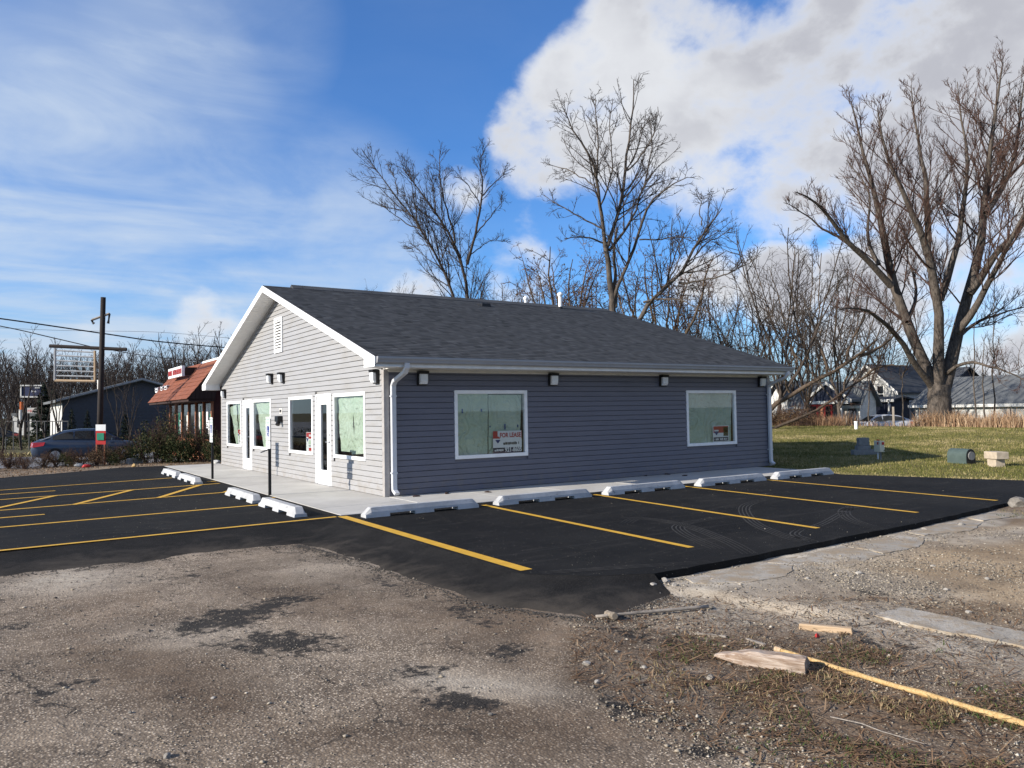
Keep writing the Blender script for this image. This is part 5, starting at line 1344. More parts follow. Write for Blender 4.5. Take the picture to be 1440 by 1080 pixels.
# ---------------------------------------------------------------- cars
def make_car(name, label, loc, rz, paint, group=None):
    """four-door sedan, nose along +x, built in local metres"""
    t = thing(name, label, 'car', loc, rz, group)
    st = [(-2.34, .45, .62, .62), (-2.30, .30, .90, .80), (-2.05, .24, 1.02, .88), (-1.5, .22, 1.00, .91), (-.6, .20, .97, .915), (.4, .20, .94, .915), (1.05, .22, .92, .91), (1.65, .23, .84, .88), (2.10, .25, .72, .80), (2.30, .34, .60, .62), (2.34, .42, .54, .50)]
    rings = []
    for x, z0, z1, w_ in st:
        m = z0+(z1-z0)*.55
        half = [(w_*.86, z0), (w_*.98, z0+(z1-z0)*.22), (w_, m), (w_*.97, z1-.06), (w_*.86, z1)]
        rings.append([(x, -a, b) for a, b in half]+[(x, a, b) for a, b in reversed(half)])
    mb = MB(); mb.loft([list(r_) for r_ in rings])
    mb.build('body', paint, t, world=False, smooth=True)
    gl = [(-1.98, 1.0, 1.02, .80, .80), (-1.10, .97, 1.38, .82, .64), (-.45, .95, 1.45, .83, .61), (.10, .94, 1.44, .83, .60), (.55, .93, 1.36, .83, .62), (1.32, .90, .91, .80, .78)]
    rings = [[(x, -wb, z0-.04), (x, -wt, z1), (x, -wt*.6, z1+.025*(z1 > 1.1)), (x, wt*.6, z1+.025*(z1 > 1.1)), (x, wt, z1), (x, wb, z0-.04)] for x, z0, z1, wb, wt in gl]
    mb = MB(); mb.loft(rings); mb.build('cabin', paint, t, world=False, smooth=True)
    def on_cabin(x, f, out=.008):
        for i in range(len(gl)-1):
            if gl[i][0] <= x <= gl[i+1][0]:
                k = (x-gl[i][0])/(gl[i+1][0]-gl[i][0]); g = [gl[i][j]*(1-k)+gl[i+1][j]*k for j in range(5)]
                return (x, (g[3]*(1-f)+g[4]*f)+out, g[1]-.04+(g[2]-g[1]+.04)*f)
    for s_ in (-1, 1):
        for xa, xb, ta, tb in ((-1.52, -.72, .80, .88), (-.66, .12, .88, .88), (.18, .86, .88, .80)):
            n = 5; top = [on_cabin(xa+(xb-xa)*i/n, ta+(tb-ta)*i/n) for i in range(n+1)]; bot = [on_cabin(xa+(xb-xa)*i/n, .22) for i in range(n+1)]
            mb = MB(); mb.loft([[(p[0], p[1]*s_, p[2]) for p in bot], [(p[0], p[1]*s_, p[2]) for p in top]], closed=False, caps=False); mb.build('side_window', M['dark_glass'], t, world=False)
    for xa, za, wa, xb, zb, wb, nm in ((-1.92, 1.06, .70, -1.16, 1.375, .58, 'rear_window'), (1.24, .965, .70, .62, 1.345, .56, 'windscreen')):
        e = -.012 if xa < 0 else .012
        mb = MB(); mb.poly([(xa+e, -wa, za+.012), (xa+e, wa, za+.012), (xb+e, wb, zb+.02), (xb+e, -wb, zb+.02)]); mb.build(nm, M['dark_glass'], t, world=False)
    for x in (-1.42, 1.42):
        for s_ in (-1, 1):
            mb = MB(); mb.tube([(x, s_*.70, .32), (x, s_*.92, .32)], .32, 20); wh = mb.build('wheel', M['rubber'], t, world=False)
            mb = MB(); mb.tube([(x, s_*.90, .32), (x, s_*.928, .32)], .21, 14); mb.build('rim', M['alloy'], wh, world=False)
    for s_ in (-1, 1):
        mb = MB(); mb.hexa([(-2.37, s_*.42, .70), (-2.28, s_*.86, .70), (-1.86, s_*.935, .76), (-2.2, s_*.42, .72)], [(-2.34, s_*.42, .90), (-2.25, s_*.85, .91), (-1.80, s_*.92, .92), (-2.15, s_*.42, .92)]); mb.build('tail_light', M['tail'], t, world=False)
        mb = MB(); mb.hexa([(2.335, s_*.40, .55), (2.16, s_*.78, .56), (1.9, s_*.865, .62), (2.2, s_*.40, .55)], [(2.27, s_*.40, .67), (2.10, s_*.76, .72), (1.85, s_*.85, .76), (2.15, s_*.40, .68)]); mb.build('headlight', M['head'], t, world=False)
        mb = MB(); mb.hexa([(.80, s_*.93, .92), (.95, s_*.93, .92), (.93, s_*1.08, .94), (.82, s_*1.08, .94)], [(.80, s_*.93, 1.02), (.93, s_*.93, 1.02), (.92, s_*1.08, 1.05), (.83, s_*1.08, 1.05)]); mb.build('mirror', paint, t, world=False)
    mb = MB(); mb.box(-2.372, -2.33, -.20, .20, .52, .62); mb.build('number_plate', M['sign_white'], t, world=False)
    return t
YZ = -.32
p = AT(128, 640, 36.0)
make_car('parked_car', 'dark blue sedan parked behind the shrubs before the cafe', (p.x, p.y, YZ), math.radians(-4), M['car_blue'])
p = AT(-22, 615, 62.0)
make_car('parked_car', 'black car with a red tail light at the far side of the yard', (p.x, p.y, YZ-.12), math.radians(185), M['car_black'])

# ---------------------------------------------------------------- cafe with rust mansard
cafe = thing('cafe_building', 'small dark cafe with a rust shingled mansard and wooden posts', 'building', (4, 23.5, YZ))
Y0, Y1, XF = 18.95, 28.6, 1.05
mb = MB(); mb.box(XF, 9.5, Y0+.25, Y1-.2, YZ, 3.75); cw = mb.build('wall', M['maroon'], cafe)
E0x, ZEc, Rx, ZR = 0.0, 2.33, 1.32, 3.98
mb = MB(); mb.prism([(E0x, Y0, ZEc), (Rx, Y0, ZR), (Rx+.25, Y0, ZR), (XF-.02, Y0, ZEc-.02)], (0, Y1-Y0, 0)); ms = mb.build('mansard', M['dark_wood'], cafe)
rr = random.Random(2)
nrow, ncol = 9, 14                                   # courses of composition shingle
for i in range(nrow):
    mb = MB(); f0, f1 = i/nrow, (i+1)/nrow+.015; nx_ = -.80; nz_ = .60
    for k in range(ncol):
        a = Y0-.02+(Y1-Y0+.04)*k/ncol; b = Y0-.02+(Y1-Y0+.04)*(k+1)/ncol-.008; h = .02+rr.uniform(0, .012)
        P = lambda f, y_, o: (E0x+(Rx-E0x)*f+nx_*o, y_, ZEc+(ZR-ZEc)*f+nz_*o)
        mb.hexa([P(f0, a, 0), P(f0, b, 0), P(f1, b, 0), P(f1, a, 0)], [P(f0, a, h), P(f0, b, h), P(f1, b, .006), P(f1, a, .006)])
    mb.build('shingle_course', M['tan_roof'], ms)
mb = MB(); mb.box(Rx-.04, Rx+.06, Y0-.03, 22.6, ZR-.01, ZR+.07); mb.build('ridge_flashing', M['white'], ms)
mb = MB(); mb.box(Rx-.04, Rx+.06, 26.4, Y1+.02, ZR-.01, ZR+.07); mb.build('ridge_flashing', M['white'], ms)
for k in range(6):                                   # board cladding of the mansard end
    xa = E0x+.16+k*.155; xb = xa+.145; z1a = ZEc+(xa-E0x)/(Rx-E0x)*(ZR-ZEc)-.04; z1b = ZEc+(xb-E0x)/(Rx-E0x)*(ZR-ZEc)-.04
    mb = MB(); mb.prism([(xa, Y0-.03, ZEc-.0), (xb, Y0-.03, ZEc-.0), (xb, Y0-.03, z1b), (xa, Y0-.03, z1a)], (0, .028, 0)); mb.build('end_board', M['dark_wood'], ms)
mb = MB(); mb.box(E0x+.05, XF, Y0, Y1, ZEc-.10, ZEc-.021); mb.build('porch_ceiling', M['dark_wood'], cafe)
mb = MB(); mb.box(XF-.03, XF-.002, Y0+.25, Y1-.2, YZ, .62); mb.build('lower_panel', M['wood_post'], cafe)
ny = 6; bay = (Y1-.2-Y0-.25)/ny
for k in range(ny+1):
    y_ = Y0+.25+bay*k; mb = MB(); mb.box(XF-.09, XF-.004, y_-.06, y_+.06, YZ, ZEc-.1); mb.build('post', M['wood_post'], cafe)
for k in range(ny):
    y_ = Y0+.25+bay*k; mb = MB(); mb.box(XF-.03, XF-.012, y_+.07, y_+bay-.07, .64, ZEc-.16); wn = mb.build('window', M['dark_glass'], cafe)
    mb = MB(); mb.box(XF-.045, XF-.02, y_+.06, y_+bay-.06, .60, .66); mb.build('sill', M['wood_post'], wn)
    for q in range(rr.randint(1, 3)):                # paper notices stuck in the windows
        a = y_+rr.uniform(.15, bay-.5); wq = rr.uniform(.16, .34); hq = rr.uniform(.25, .8) if q else rr.uniform(.5, 1.3); zq = rr.uniform(.68, 1.2)
        mb = MB(); mb.box(XF-.036, XF-.032, a, a+wq, zq, min(2.1, zq+hq)); mb.build('notice', M[rr.choice(['sign_white', 'sign_white', 'old_white', 'sign_green'])], wn)
# roof sign: lit panel with red letters, small white letters lower down
def mans(y_, f, o=0.0): return Vector((E0x+(Rx-E0x)*f-.78*o, y_, ZEc+(ZR-ZEc)*f+.62*o))
sg = thing('roof_sign', 'tilted white sign panel with red letters fixed high on the rust mansard', 'sign', mans(24.3, .9))
a = ATX(235, 526, .45); b = ATX(254, 521, .45)
ya, yb = a.y, b.y; zm = (a.z+b.z)/2
mb = MB(); mb.box(.50, .62, min(ya, yb), max(ya, yb), zm-.24, zm+.22); mb.build('panel', M['sign_white'], sg)
mb = MB(); ym = (ya+yb)/2; Ls = abs(ya-yb)
rm = random.Random(3); y_ = max(ya, yb)-.08; k = 0
while y_ > min(ya, yb)+.16:                           # letter-like strokes
    wq = rm.uniform(.09, .15)
    mb.box(.488, .499, y_-wq, y_-wq*.78, zm-.13, zm+.11); mb.box(.488, .499, y_-wq*.22, y_, zm-.13, zm+.11); mb.box(.487, .498, y_-wq, y_, zm+.0, zm+.035)
    y_ -= wq+(.075 if k != 4 else .2); k += 1
mb.build('red_letters', M['sign_red'], sg)
MB().box(.62, 1.2, ya-.1, ya-.04, zm-.2, zm+.15).build('bracket', M['dark_wood'], sg); MB().box(.62, 1.2, yb+.04, yb+.1, zm-.2, zm+.15).build('bracket', M['dark_wood'], sg)
rl = thing('raised_letters', 'row of small white raised letter blocks on the rust mansard slope', 'letters', mans(25.5, .4))
for (u0, u1, v_) in ((220, 224, 549), (227, 230, 547), (232, 236, 546)):
    a = ATX(u0, v_, .5); b = ATX(u1, v_, .5); fz = (a.z-ZEc)/(ZR-ZEc); a.x = b.x = E0x+(Rx-E0x)*fz-.05
    mb = MB(); h_ = .13
    for (y0, y1, z0, z1) in ((min(a.y, b.y), min(a.y, b.y)+.07, -h_, h_), (max(a.y, b.y)-.07, max(a.y, b.y), -h_, h_), (min(a.y, b.y), max(a.y, b.y), -h_, -h_+.07), (min(a.y, b.y), max(a.y, b.y), h_*.2, h_*.55)):
        mb.box(a.x-.05, a.x+.10, y0, y1, a.z+z0, a.z+z1)
    mb.build('letter', M['sign_white'], rl)

# ---------------------------------------------------------------- pole sign
D = 33.0
pb = AT(139, 640, D); X0, Yp = pb.x, pb.y
base = thing('pole_sign', 'tall rusty pole carrying an empty slatted sign frame', 'sign', (X0, Yp, YZ-.1))
pt = AT(145.2, 418, D); sc = D/FPX
lean = Vector((pt.x-X0, pt.y-Yp, 0))
def onp(z): return Vector((X0, Yp, z))+lean*((z-YZ)/(pt.z-YZ))
mb = MB(); mb.tube([onp(YZ-.1), onp(2.0), onp(pt.z)], [.12, .115, .10], 14); mb.build('pole', M['pole_wood'], base, smooth=True)
rt = Vector((_r2.x, _r2.y, 0)).normalized()
zb = AT(130, 489.5, D).z
cL = AT(70, 486.5, D); cR = AT(178, 491.5, D)
mb = MB(); mb.tube([cL, cR], .075, 8); mb.build('crossbar', M['pole_wood'], base)
f0, f1 = AT(77.5, 490, D), AT(133.5, 493, D); g0, g1 = AT(77, 535, D), AT(133.5, 536, D)
mb = MB(); mb.tube([f0, g0], .055, 6); mb.build('frame_post', M['slat'], base)
mb = MB(); mb.tube([f1, g1], .055, 6); mb.build('frame_post', M['scrap'], base)
mb = MB(); mb.tube([g0, g1], .055, 6); mb.build('frame_rail', M['scrap'], base)
for k in range(6):
    f = .06+k*.158; mb = MB(); mb.tube([f0.lerp(g0, f), f1.lerp(g1, f)], .034, 6); mb.build('slat', M['slat'], base)
a0, a1 = AT(129, 450, D), AT(154, 441, D)
mb = MB(); mb.tube([a0, a1], .05, 6); mb.build('bracket_arm', M['grey_wood'], base)
for q, e in ((a0, AT(132, 455, D)), (a1, AT(152, 455, D))):
    mb = MB(); mb.tube([q, q.lerp(e, .5)+Vector((0, 0, -.03)), e], [.05, .035, .06], 6); mb.build('hook', M['black'], base)
# small red and white notice on a stake
q = AT(141, 640, 27.5); zz = -.2
nt = thing('notice_sign', 'white and red notice board on a stake among the shrubs', 'sign', (q.x, q.y, zz))
n0, n1 = AT(134.5, 597, 27.5), AT(148.5, 626, 27.5)
def card(u0, v0, u1, v1, Dd, th=.02):
    a, b, c, d = AT(u0, v1, Dd), AT(u1, v1, Dd), AT(u1, v0, Dd), AT(u0, v0, Dd)
    fw = Vector((_f.x, _f.y, 0))*th
    return MB().prism([a, b, c, d], fw)
card(134.5, 606, 148.5, 625, 27.5).build('lower_panel', M['sign_red'], nt); card(134.5, 597, 148.5, 605.8, 27.5).build('upper_panel', M['sign_white'], nt)
card(136, 609, 146, 619, 27.47, .02).build('picture', M['leaf_dark'] if False else M['sign_green'], nt)
mb = MB(); mb.tube([AT(147.2, 600, 27.55)+Vector((0, 0, 0)), Vector((AT(147.2, 600, 27.55).x, AT(147.2, 600, 27.55).y, zz-.05))], .03, 6); mb.build('stake', M['wood_post'], nt)
mb = MB(); mb.tube([AT(136, 600, 27.55)+Vector((0, 0, 0)), Vector((AT(136, 600, 27.55).x, AT(136, 600, 27.55).y, zz-.05))], .03, 6); mb.build('stake', M['wood_post'], nt)
# concrete lump and litter on the verge
def vz(p): return float(verge_z(np.array([p.x]), np.array([p.y]))[0])
p = G(188, 652, -.03); t = thing('concrete_block', 'weathered grey concrete lump at the foot of the shrubs', 'block', (p.x, p.y, vz(p)), .3)
mb = MB(); mb.hexa([(-.28, -.16, -.03), (.28, -.16, -.03), (.28, .18, -.03), (-.25, .18, -.03)], [(-.22, -.13, .20), (.24, -.12, .25), (.22, .14, .24), (-.2, .14, .20)]); mb.build('lump', M['grey_block'], t, world=False, bevel=.03)
for i, (u_, v_, mt, lb) in enumerate([(111, 656, 'pale_wall', 'crumpled pale bag on the verge below the shrubs'), (120, 657, 'sign_red', 'flattened red wrapper on the verge below the shrubs'), (188, 657, 'bamboo', 'small yellow wrapper beside the concrete lump'), (304, 652, 'old_white', 'white plastic bag by the far corner of the shop front')]):
    p = G(u_, v_, -.02); o = link('litter', rock_mesh(.16 if i != 2 else .09, .12, .08, 300+i, 2), M[mt]); o.location = (p.x, p.y, vz(p)+.05); tag(o, lb, 'litter')

# ---------------------------------------------------------------- blue-grey hall, billboard, houses beyond
D = 56.0
hall = thing('grey_hall', 'blue grey gabled hall with a pale lit end behind the parked car', 'building', AT(150, 612, D))
def lvl(u, v, D): return AT(u, v, D)
A = AT(88, 564, D); Bp = AT(187, 533, D+5); Cc = AT(250, 548, D+8.5)
zg = -.6
_d = _ray(80, 590); dirw = (Matrix.Rotation(math.radians(5), 3, 'Z') @ Vector((_d.y, -_d.x, 0))).normalized(); outw = Vector((dirw.y, -dirw.x, 0)); depth = -outw*9
zr = AT(187, 533, D).z; ze = A.z
a = Vector((A.x, A.y, 0))
def hp(s_, z_): return a+dirw*s_+Vector((0, 0, z_))
half = 5.15
mb = MB(); mb.prism([hp(0, zg), hp(2*half, zg), hp(2*half, ze), hp(half, zr), hp(0, ze)], depth); mb.build('wall', M['slate_wall'], hall)
lft = MB(); q0 = hp(-.03, zg); lft.add([q0, q0+depth, q0+depth+Vector((0, 0, ze-zg-.1)), q0+Vector((0, 0, ze-zg-.1))], [(0, 1, 2, 3)]); lft.build('lit_end_sheet', M['pale_wall'], hall)  # pale sheet puts the sunlit look of this end into its colour
for k in range(12):
    zz = zg+.15+k*.25; 
    if zz > ze-.3: break
    mb = MB(); mb.prism([hp(.03, zz), hp(2*half-.03, zz), hp(2*half-.03, zz+.02), hp(.03, zz+.02)], outw*.03); mb.build('cladding_lap', M['slate_wall'], hall)
for s0, s1, z0, z1 in ((-.5, half, ze-.12, zr), (2*half+.5, half, ze-.12, zr)):
    mb = MB(); p, q = hp(s0, z0), hp(s1, z1); o_ = outw*.5
    mb.hexa([p+o_, q+o_, q+depth-o_, p+depth-o_], [p+o_+Vector((0, 0, .18)), q+o_+Vector((0, 0, .18)), q+depth-o_+Vector((0, 0, .18)), p+depth-o_+Vector((0, 0, .18))]); rf = mb.build('roof', M['grey_roof'], hall)
    mb = MB(); mb.prism([p+o_*1.06+Vector((0, 0, .06)), q+o_*1.06+Vector((0, 0, .06)), q+o_*1.06+Vector((0, 0, .2)), p+o_*1.06+Vector((0, 0, .2))], outw*.03); mb.build('barge_board', M['slat'], hall)
mb = MB(); c = hp(half*.55, 0)+depth*.4; mb.tube([Vector((c.x, c.y, ze+.8)), Vector((c.x, c.y, zr+.2))], .16, 8); mb.build('flue', M['old_white'], hall)
# end door and trellis-like light strips on the lit end
for k, (f0_, f1_) in enumerate(((.10, .22), (.5, .62))):
    mb = MB(); p = hp(-.06, zg)+depth*f0_; q = hp(-.06, zg)+depth*f1_; mb.prism([p, q, q+Vector((0, 0, 2.1)), p+Vector((0, 0, 2.1))], -dirw*.04); mb.build('end_door', M['old_white'], hall)
# blue billboard
D = 78.0
bb = thing('billboard', 'dark blue road sign board with pale frame and white letters', 'billboard', AT(45, 612, D))
card(30, 543, 62, 557, D, .3).build('panel', M['navy'], bb)
for (u0, v0, u1, v1) in ((28.6, 541.2, 63, 543), (28.6, 557, 63, 559), (28.2, 541, 30, 559)): card(u0, v0, u1, v1, D-.1, .4).build('frame', M['pale_wall'], bb)
xd = _r2; yd = _u2
lettering('A', 1.5*D/78*.16*5.2/1.0*.16 if False else .20, AT(43.5, 547, D-.2), xd, yd, M['sign_white'], bb, 'lettering')
p = AT(46, 551.6, D-.2); lettering('A ~~', .30, AT(47, 546.6, D-.2), xd, yd, M['sign_white'], bb, 'lettering', sx=1.4) if False else None
card(48.5, 544.6, 55.5, 546, D-.15, .05).build('small_print', M['pale_wall'], bb)
lettering('Inn', .30, AT(47.5, 551.6, D-.2), xd, yd, M['sign_white'], bb, 'lettering', sx=1.3)
for u_ in (36, 54):
    a = AT(u_, 558, D+.2); mb = MB(); mb.tube([a, Vector((a.x, a.y, -.6))], .14, 8); mb.build('post', M['pole_wood'], bb)
D = 82.0
mh = thing('motel_house', 'low pale house with a sign beneath the blue billboard', 'building', AT(38, 610, D))
card(18, 585, 62, 612, D, 5).build('wall', M['pale_wall'], mh); card(16, 581, 64, 585.2, D-.4, 6).build('roof', M['grey_roof'], mh)
for u_ in (24, 34, 44, 52): card(u_, 590, u_+3.2, 601, D-.06, .05).build('window', M['dark_glass'], mh)
card(42.6, 588, 44.2, 597, D-.12, .05).build('door', M['old_white'], mh)
ms_ = thing('motel_sign', 'pale sign board with dark red letters MO before the low house', 'sign', AT(44, 612, D-2))
card(38, 573.5, 52, 581, D-2, .2).build('panel', M['pale_wall'], ms_)
lettering('MO', .40, AT(43.6, 580, D-2.1), xd, yd, M['sign_red'], ms_, 'lettering', sx=1.15)
a = AT(40, 581, D-2); mb = MB(); mb.tube([a, Vector((a.x, a.y, -.6))], .1, 8); mb.build('post', M['pole_wood'], ms_)
card(27.5, 565, 29.8, 576, D-3, .4).build('orange_banner', M['orange'], tag(thing('pump_canopy', 'orange and white banner posts below the blue billboard', 'banner', AT(29, 611, D-3))))
_b = [o for o in bpy.data.objects if o.name == 'pump_canopy'][0]; _b.name = 'banner_post'
a = AT(28.6, 576, D-2.9); mb = MB(); mb.tube([a, Vector((a.x, a.y, -.6))], .12, 8); mb.build('post', M['old_white'], _b)
# low hedge line and a chain fence in front of those
t = thing('chain_fence', 'low wire fence with thin posts before the grey hall', 'fence', AT(70, 612, 52))
for k in range(9):
    a = AT(8+k*11, 592, 52); b = Vector((a.x, a.y, -.5)); mb = MB(); mb.tube([b, a], .035, 6); mb.build('fence_post', M['fence_wire'], t)
mb = MB(); mb.tube([AT(8, 592.5, 52), AT(96, 592.5, 52)], .03, 6); mb.build('top_rail', M['fence_wire'], t)

# ---------------------------------------------------------------- overhead cables
def cable(pts, label, r=.022):
    n = 30; P = []
    for i in range(n+1):
        k = i/n*(len(pts)-1); j = min(int(k), len(pts)-2); f = k-j
        p0, p1, p2, p3 = pts[max(j-1, 0)], pts[j], pts[j+1], pts[min(j+2, len(pts)-1)]
        P.append(0.5*((2*p1)+(-p0+p2)*f+(2*p0-5*p1+4*p2-p3)*f*f+(-p0+3*p1-3*p2+p3)*f**3))
    o = MB().tube(P, r, 5).build('overhead_cable', M['wire'])
    tag(o, label, 'cable', 'overhead cables')
D = 44.0
up = thing('utility_pole', 'wooden utility pole standing behind the shop building', 'utility pole', (AT(350, 612, 50).x, AT(350, 612, 50).y, -.45))
a = AT(350, 492, 50); mb = MB(); mb.tube([Vector((a.x, a.y, -.5)), Vector((a.x, a.y, a.z+.5))], .14, 10); mb.build('pole', M['pole_wood'], up)
cable([AT(-160, 428, 36), AT(0, 448, 38), AT(145, 469, 41), AT(230, 481, 45), AT(350, 491.5, 50)], 'thick upper overhead cable passing behind the sign pole top', .035)
cable([AT(-160, 430, 33), AT(0, 458.5, 33.3), AT(70, 474, 33.4), AT(128, 487.5, 33.3)], 'lower overhead cable ending at the empty sign frame', .022)
cable([AT(150, 491, 33.3), AT(200, 499.5, 36), AT(260, 506, 42), AT(350, 512, 50)], 'lower overhead cable leaving the sign pole towards the shop', .016)
cable([AT(-160, 452, 60), AT(0, 461, 60), AT(100, 465, 60), AT(220, 467, 60), AT(350, 478, 50)], 'faint thin far overhead cable above the tree line', .012)
# ---------------------------------------------------------------- houses beyond the lawn
ZG = -.95
def wallbox(mb, p, ax, ay, w_, d_, z0, z1):
    a = Vector((p.x, p.y, 0)); X = ax*w_; Y = ay*d_
    return mb.hexa([a+Vector((0, 0, z0)), a+X+Vector((0, 0, z0)), a+X+Y+Vector((0, 0, z0)), a+Y+Vector((0, 0, z0))], [a+Vector((0, 0, z1)), a+X+Vector((0, 0, z1)), a+X+Y+Vector((0, 0, z1)), a+Y+Vector((0, 0, z1))])
def gable_house(name, label, ul, ur, v_eave, v_ridge, D, depth, wallm, roofm, ridge_along=True, rot=0.0, wins=(), over=.35, laps=True):
    """house whose near wall spans ul..ur at depth D; ridge along that wall, or gable end facing"""
    pl_ = AT(ul, 600, D); pr_ = ATX(ur, 600, pl_.x)
    ax = Vector((0, -1, 0)); ay = Vector((1, 0, 0)); w_ = abs(pl_.y-pr_.y)
    dm = _f.dot(Vector((pl_.x, (pl_.y+pr_.y)/2, 1))-CAM)
    ze = AT((ul+ur)/2, v_eave, dm).z; zr = AT((ul+ur)/2, v_ridge, dm+(depth/2*.552 if ridge_along else 0)).z
    t = thing(name, label, 'house', (pl_.x, pl_.y, ZG))
    base = Vector((pl_.x, pl_.y, 0)); U = lambda s_, d_, z_: base+ax*s_+ay*d_+Vector((0, 0, z_))
    mb = MB()
    if ridge_along: mb.prism([U(0, 0, ZG), U(0, depth, ZG), U(0, depth, ze), U(0, depth/2, zr-.05), U(0, 0, ze)], ax*w_)
    else: mb.prism([U(0, 0, ZG), U(w_, 0, ZG), U(w_, 0, ze), U(w_/2, 0, zr-.05), U(0, 0, ze)], ay*depth)
    wl = mb.build('wall', M[wallm], t)
    if laps:
        k = 0; z = ZG+.2
        while z < ze-.05:
            mb = MB(); mb.prism([U(-.01, 0, z), U(w_+.01, 0, z), U(w_+.01, -.03, z-.01), U(-.01, -.03, z-.01)], Vector((0, 0, .03))); mb.build('siding_lap', M[wallm], wl); z += .30
    if ridge_along:
        for sa, sb in ((-over, depth/2), (depth+over, depth/2)):
            za = ze-(zr-ze)*over/(depth/2); mb = MB()
            mb.hexa([U(-over, sa, za), U(w_+over, sa, za), U(w_+over, sb, zr), U(-over, sb, zr)], [U(-over, sa, za+.14), U(w_+over, sa, za+.14), U(w_+over, sb, zr+.14), U(-over, sb, zr+.14)]); rf = mb.build('roof', M[roofm], t)
            if sa < 0:
                mb = MB(); mb.prism([U(-over-.02, sa-.02, za-.10), U(w_+over+.02, sa-.02, za-.10), U(w_+over+.02, sa-.02, za+.12), U(-over-.02, sa-.02, za+.12)], -ay*.05); mb.build('fascia', M['old_white'], t)
    else:
        for sa in (-over, w_+over):
            za = ze-(zr-ze)*over/(w_/2); mb = MB()
            mb.hexa([U(sa, -over, za), U(w_/2, -over, zr), U(w_/2, depth+over, zr), U(sa, depth+over, za)], [U(sa, -over, za+.14), U(w_/2, -over, zr+.14), U(w_/2, depth+over, zr+.14), U(sa, depth+over, za+.14)]); mb.build('roof', M[roofm], t)
            mb = MB(); mb.prism([U(sa, -over-.03, za-.12), U(w_/2, -over-.03, zr-.12), U(w_/2, -over-.03, zr+.14), U(sa, -over-.03, za+.14)], ay*.05); mb.build('barge_board', M['old_white'], t)
    for (f0, f1, z0, z1) in wins:
        mb = MB(); a0, a1 = f0*w_, f1*w_
        mb.prism([U(a0-.08, -.02, z0-.08), U(a1+.08, -.02, z0-.08), U(a1+.08, -.02, z1+.08), U(a0-.08, -.02, z1+.08)], -ay*.05); fr = mb.build('window', M['old_white'], t)
        mb = MB(); mb.prism([U(a0, -.075, z0), U(a1, -.075, z0), U(a1, -.075, z1), U(a0, -.075, z1)], -ay*.01); mb.build('pane', M['dark_glass'], fr)
        mb = MB(); mb.prism([U(a0, -.086, (z0+z1)/2-.03), U(a1, -.086, (z0+z1)/2-.03), U(a1, -.086, (z0+z1)/2+.03), U(a0, -.086, (z0+z1)/2+.03)], -ay*.02); mb.build('sash_bar', M['old_white'], fr)
    return t, U, w_, ze, zr
# garage with the long grey roof
t, U, w_, ze, zr = gable_house('long_garage', 'long low pale garage with a grey shingle roof behind the big maple', 1288, 1600, 566, 528, 62, 8.0, 'pale_wall', 'grey_roof', True, 0)
mb = MB(); a = U(-.35, -.38, 0); 
# red framed porch cottage: grey roof
t, U, w_, ze, zr = gable_house('porch_cottage', 'small cottage with a grey roof and a red framed porch', 1118, 1210, 565, 540, 66, 2.2, 'old_white', 'grey_roof', True, 0, laps=False)
def patch(U, f0, f1, z0, z1, o, th, mat, par, nm): 
    ayv = (U(0, 1, 0)-U(0, 0, 0)); a = U(f0, -o, z0); b = U(f1, -o, z0); c = U(f1, -o, z1); d = U(f0, -o, z1)
    return MB().prism([a, b, c, d], -ayv*th).build(nm, mat, par)
pw = w_
dg = MB(); g0, g1 = .35*pw, .98*pw
dg.prism([U(g0, -1.2, ze+.05), U(g1, -1.2, ze+.05), U((g0+g1)/2, -1.2, zr-.15)], (U(0, 1.3, 0)-U(0, 0, 0))); dg.build('porch_gable', M['slate_dark'], t)
for s0, s1 in ((g0-.3, (g0+g1)/2), (g1+.3, (g0+g1)/2)):
    mb = MB(); mb.prism([U(s0, -1.3, ze-.05), U(s1, -1.3, zr-.05), U(s1, -1.3, zr+.15), U(s0, -1.3, ze+.15)], (U(0, 1.4, 0)-U(0, 0, 0))); mb.build('porch_roof', M['grey_roof'], t)
    mb = MB(); mb.prism([U(s0, -1.36, ze-.10), U(s1, -1.36, zr-.10), U(s1, -1.36, zr+.14), U(s0, -1.36, ze+.14)], (U(0, .05, 0)-U(0, 0, 0))); mb.build('barge_board', M['old_white'], t)
patch(U, g0-.2, g1+.2, ze-.18, ze+.06, 1.36, .06, M['old_white'], t, 'porch_fascia')
patch(U, .36*pw, .74*pw, ZG, ze-.2, 1.2, .06, M['red_paint'], t, 'red_porch_wall')
for f0, f1, mt in ((.395, .50, 'dark_wood'), (.535, .61, 'wood_post'), (.64, .715, 'dark_glass')):
    patch(U, f0*pw, f1*pw, ZG+.55 if mt != 'wood_post' else ZG+.1, ze-.35, 1.27, .02, M[mt], t, 'porch_pane')
patch(U, .76*pw, .80*pw, ZG, ze-.2, .4, .2, M['sign_white'], t, 'porch_post'); patch(U, .84*pw, .95*pw, ZG, ze-.5, .03, .05, M['slate_wall'], t, 'door')
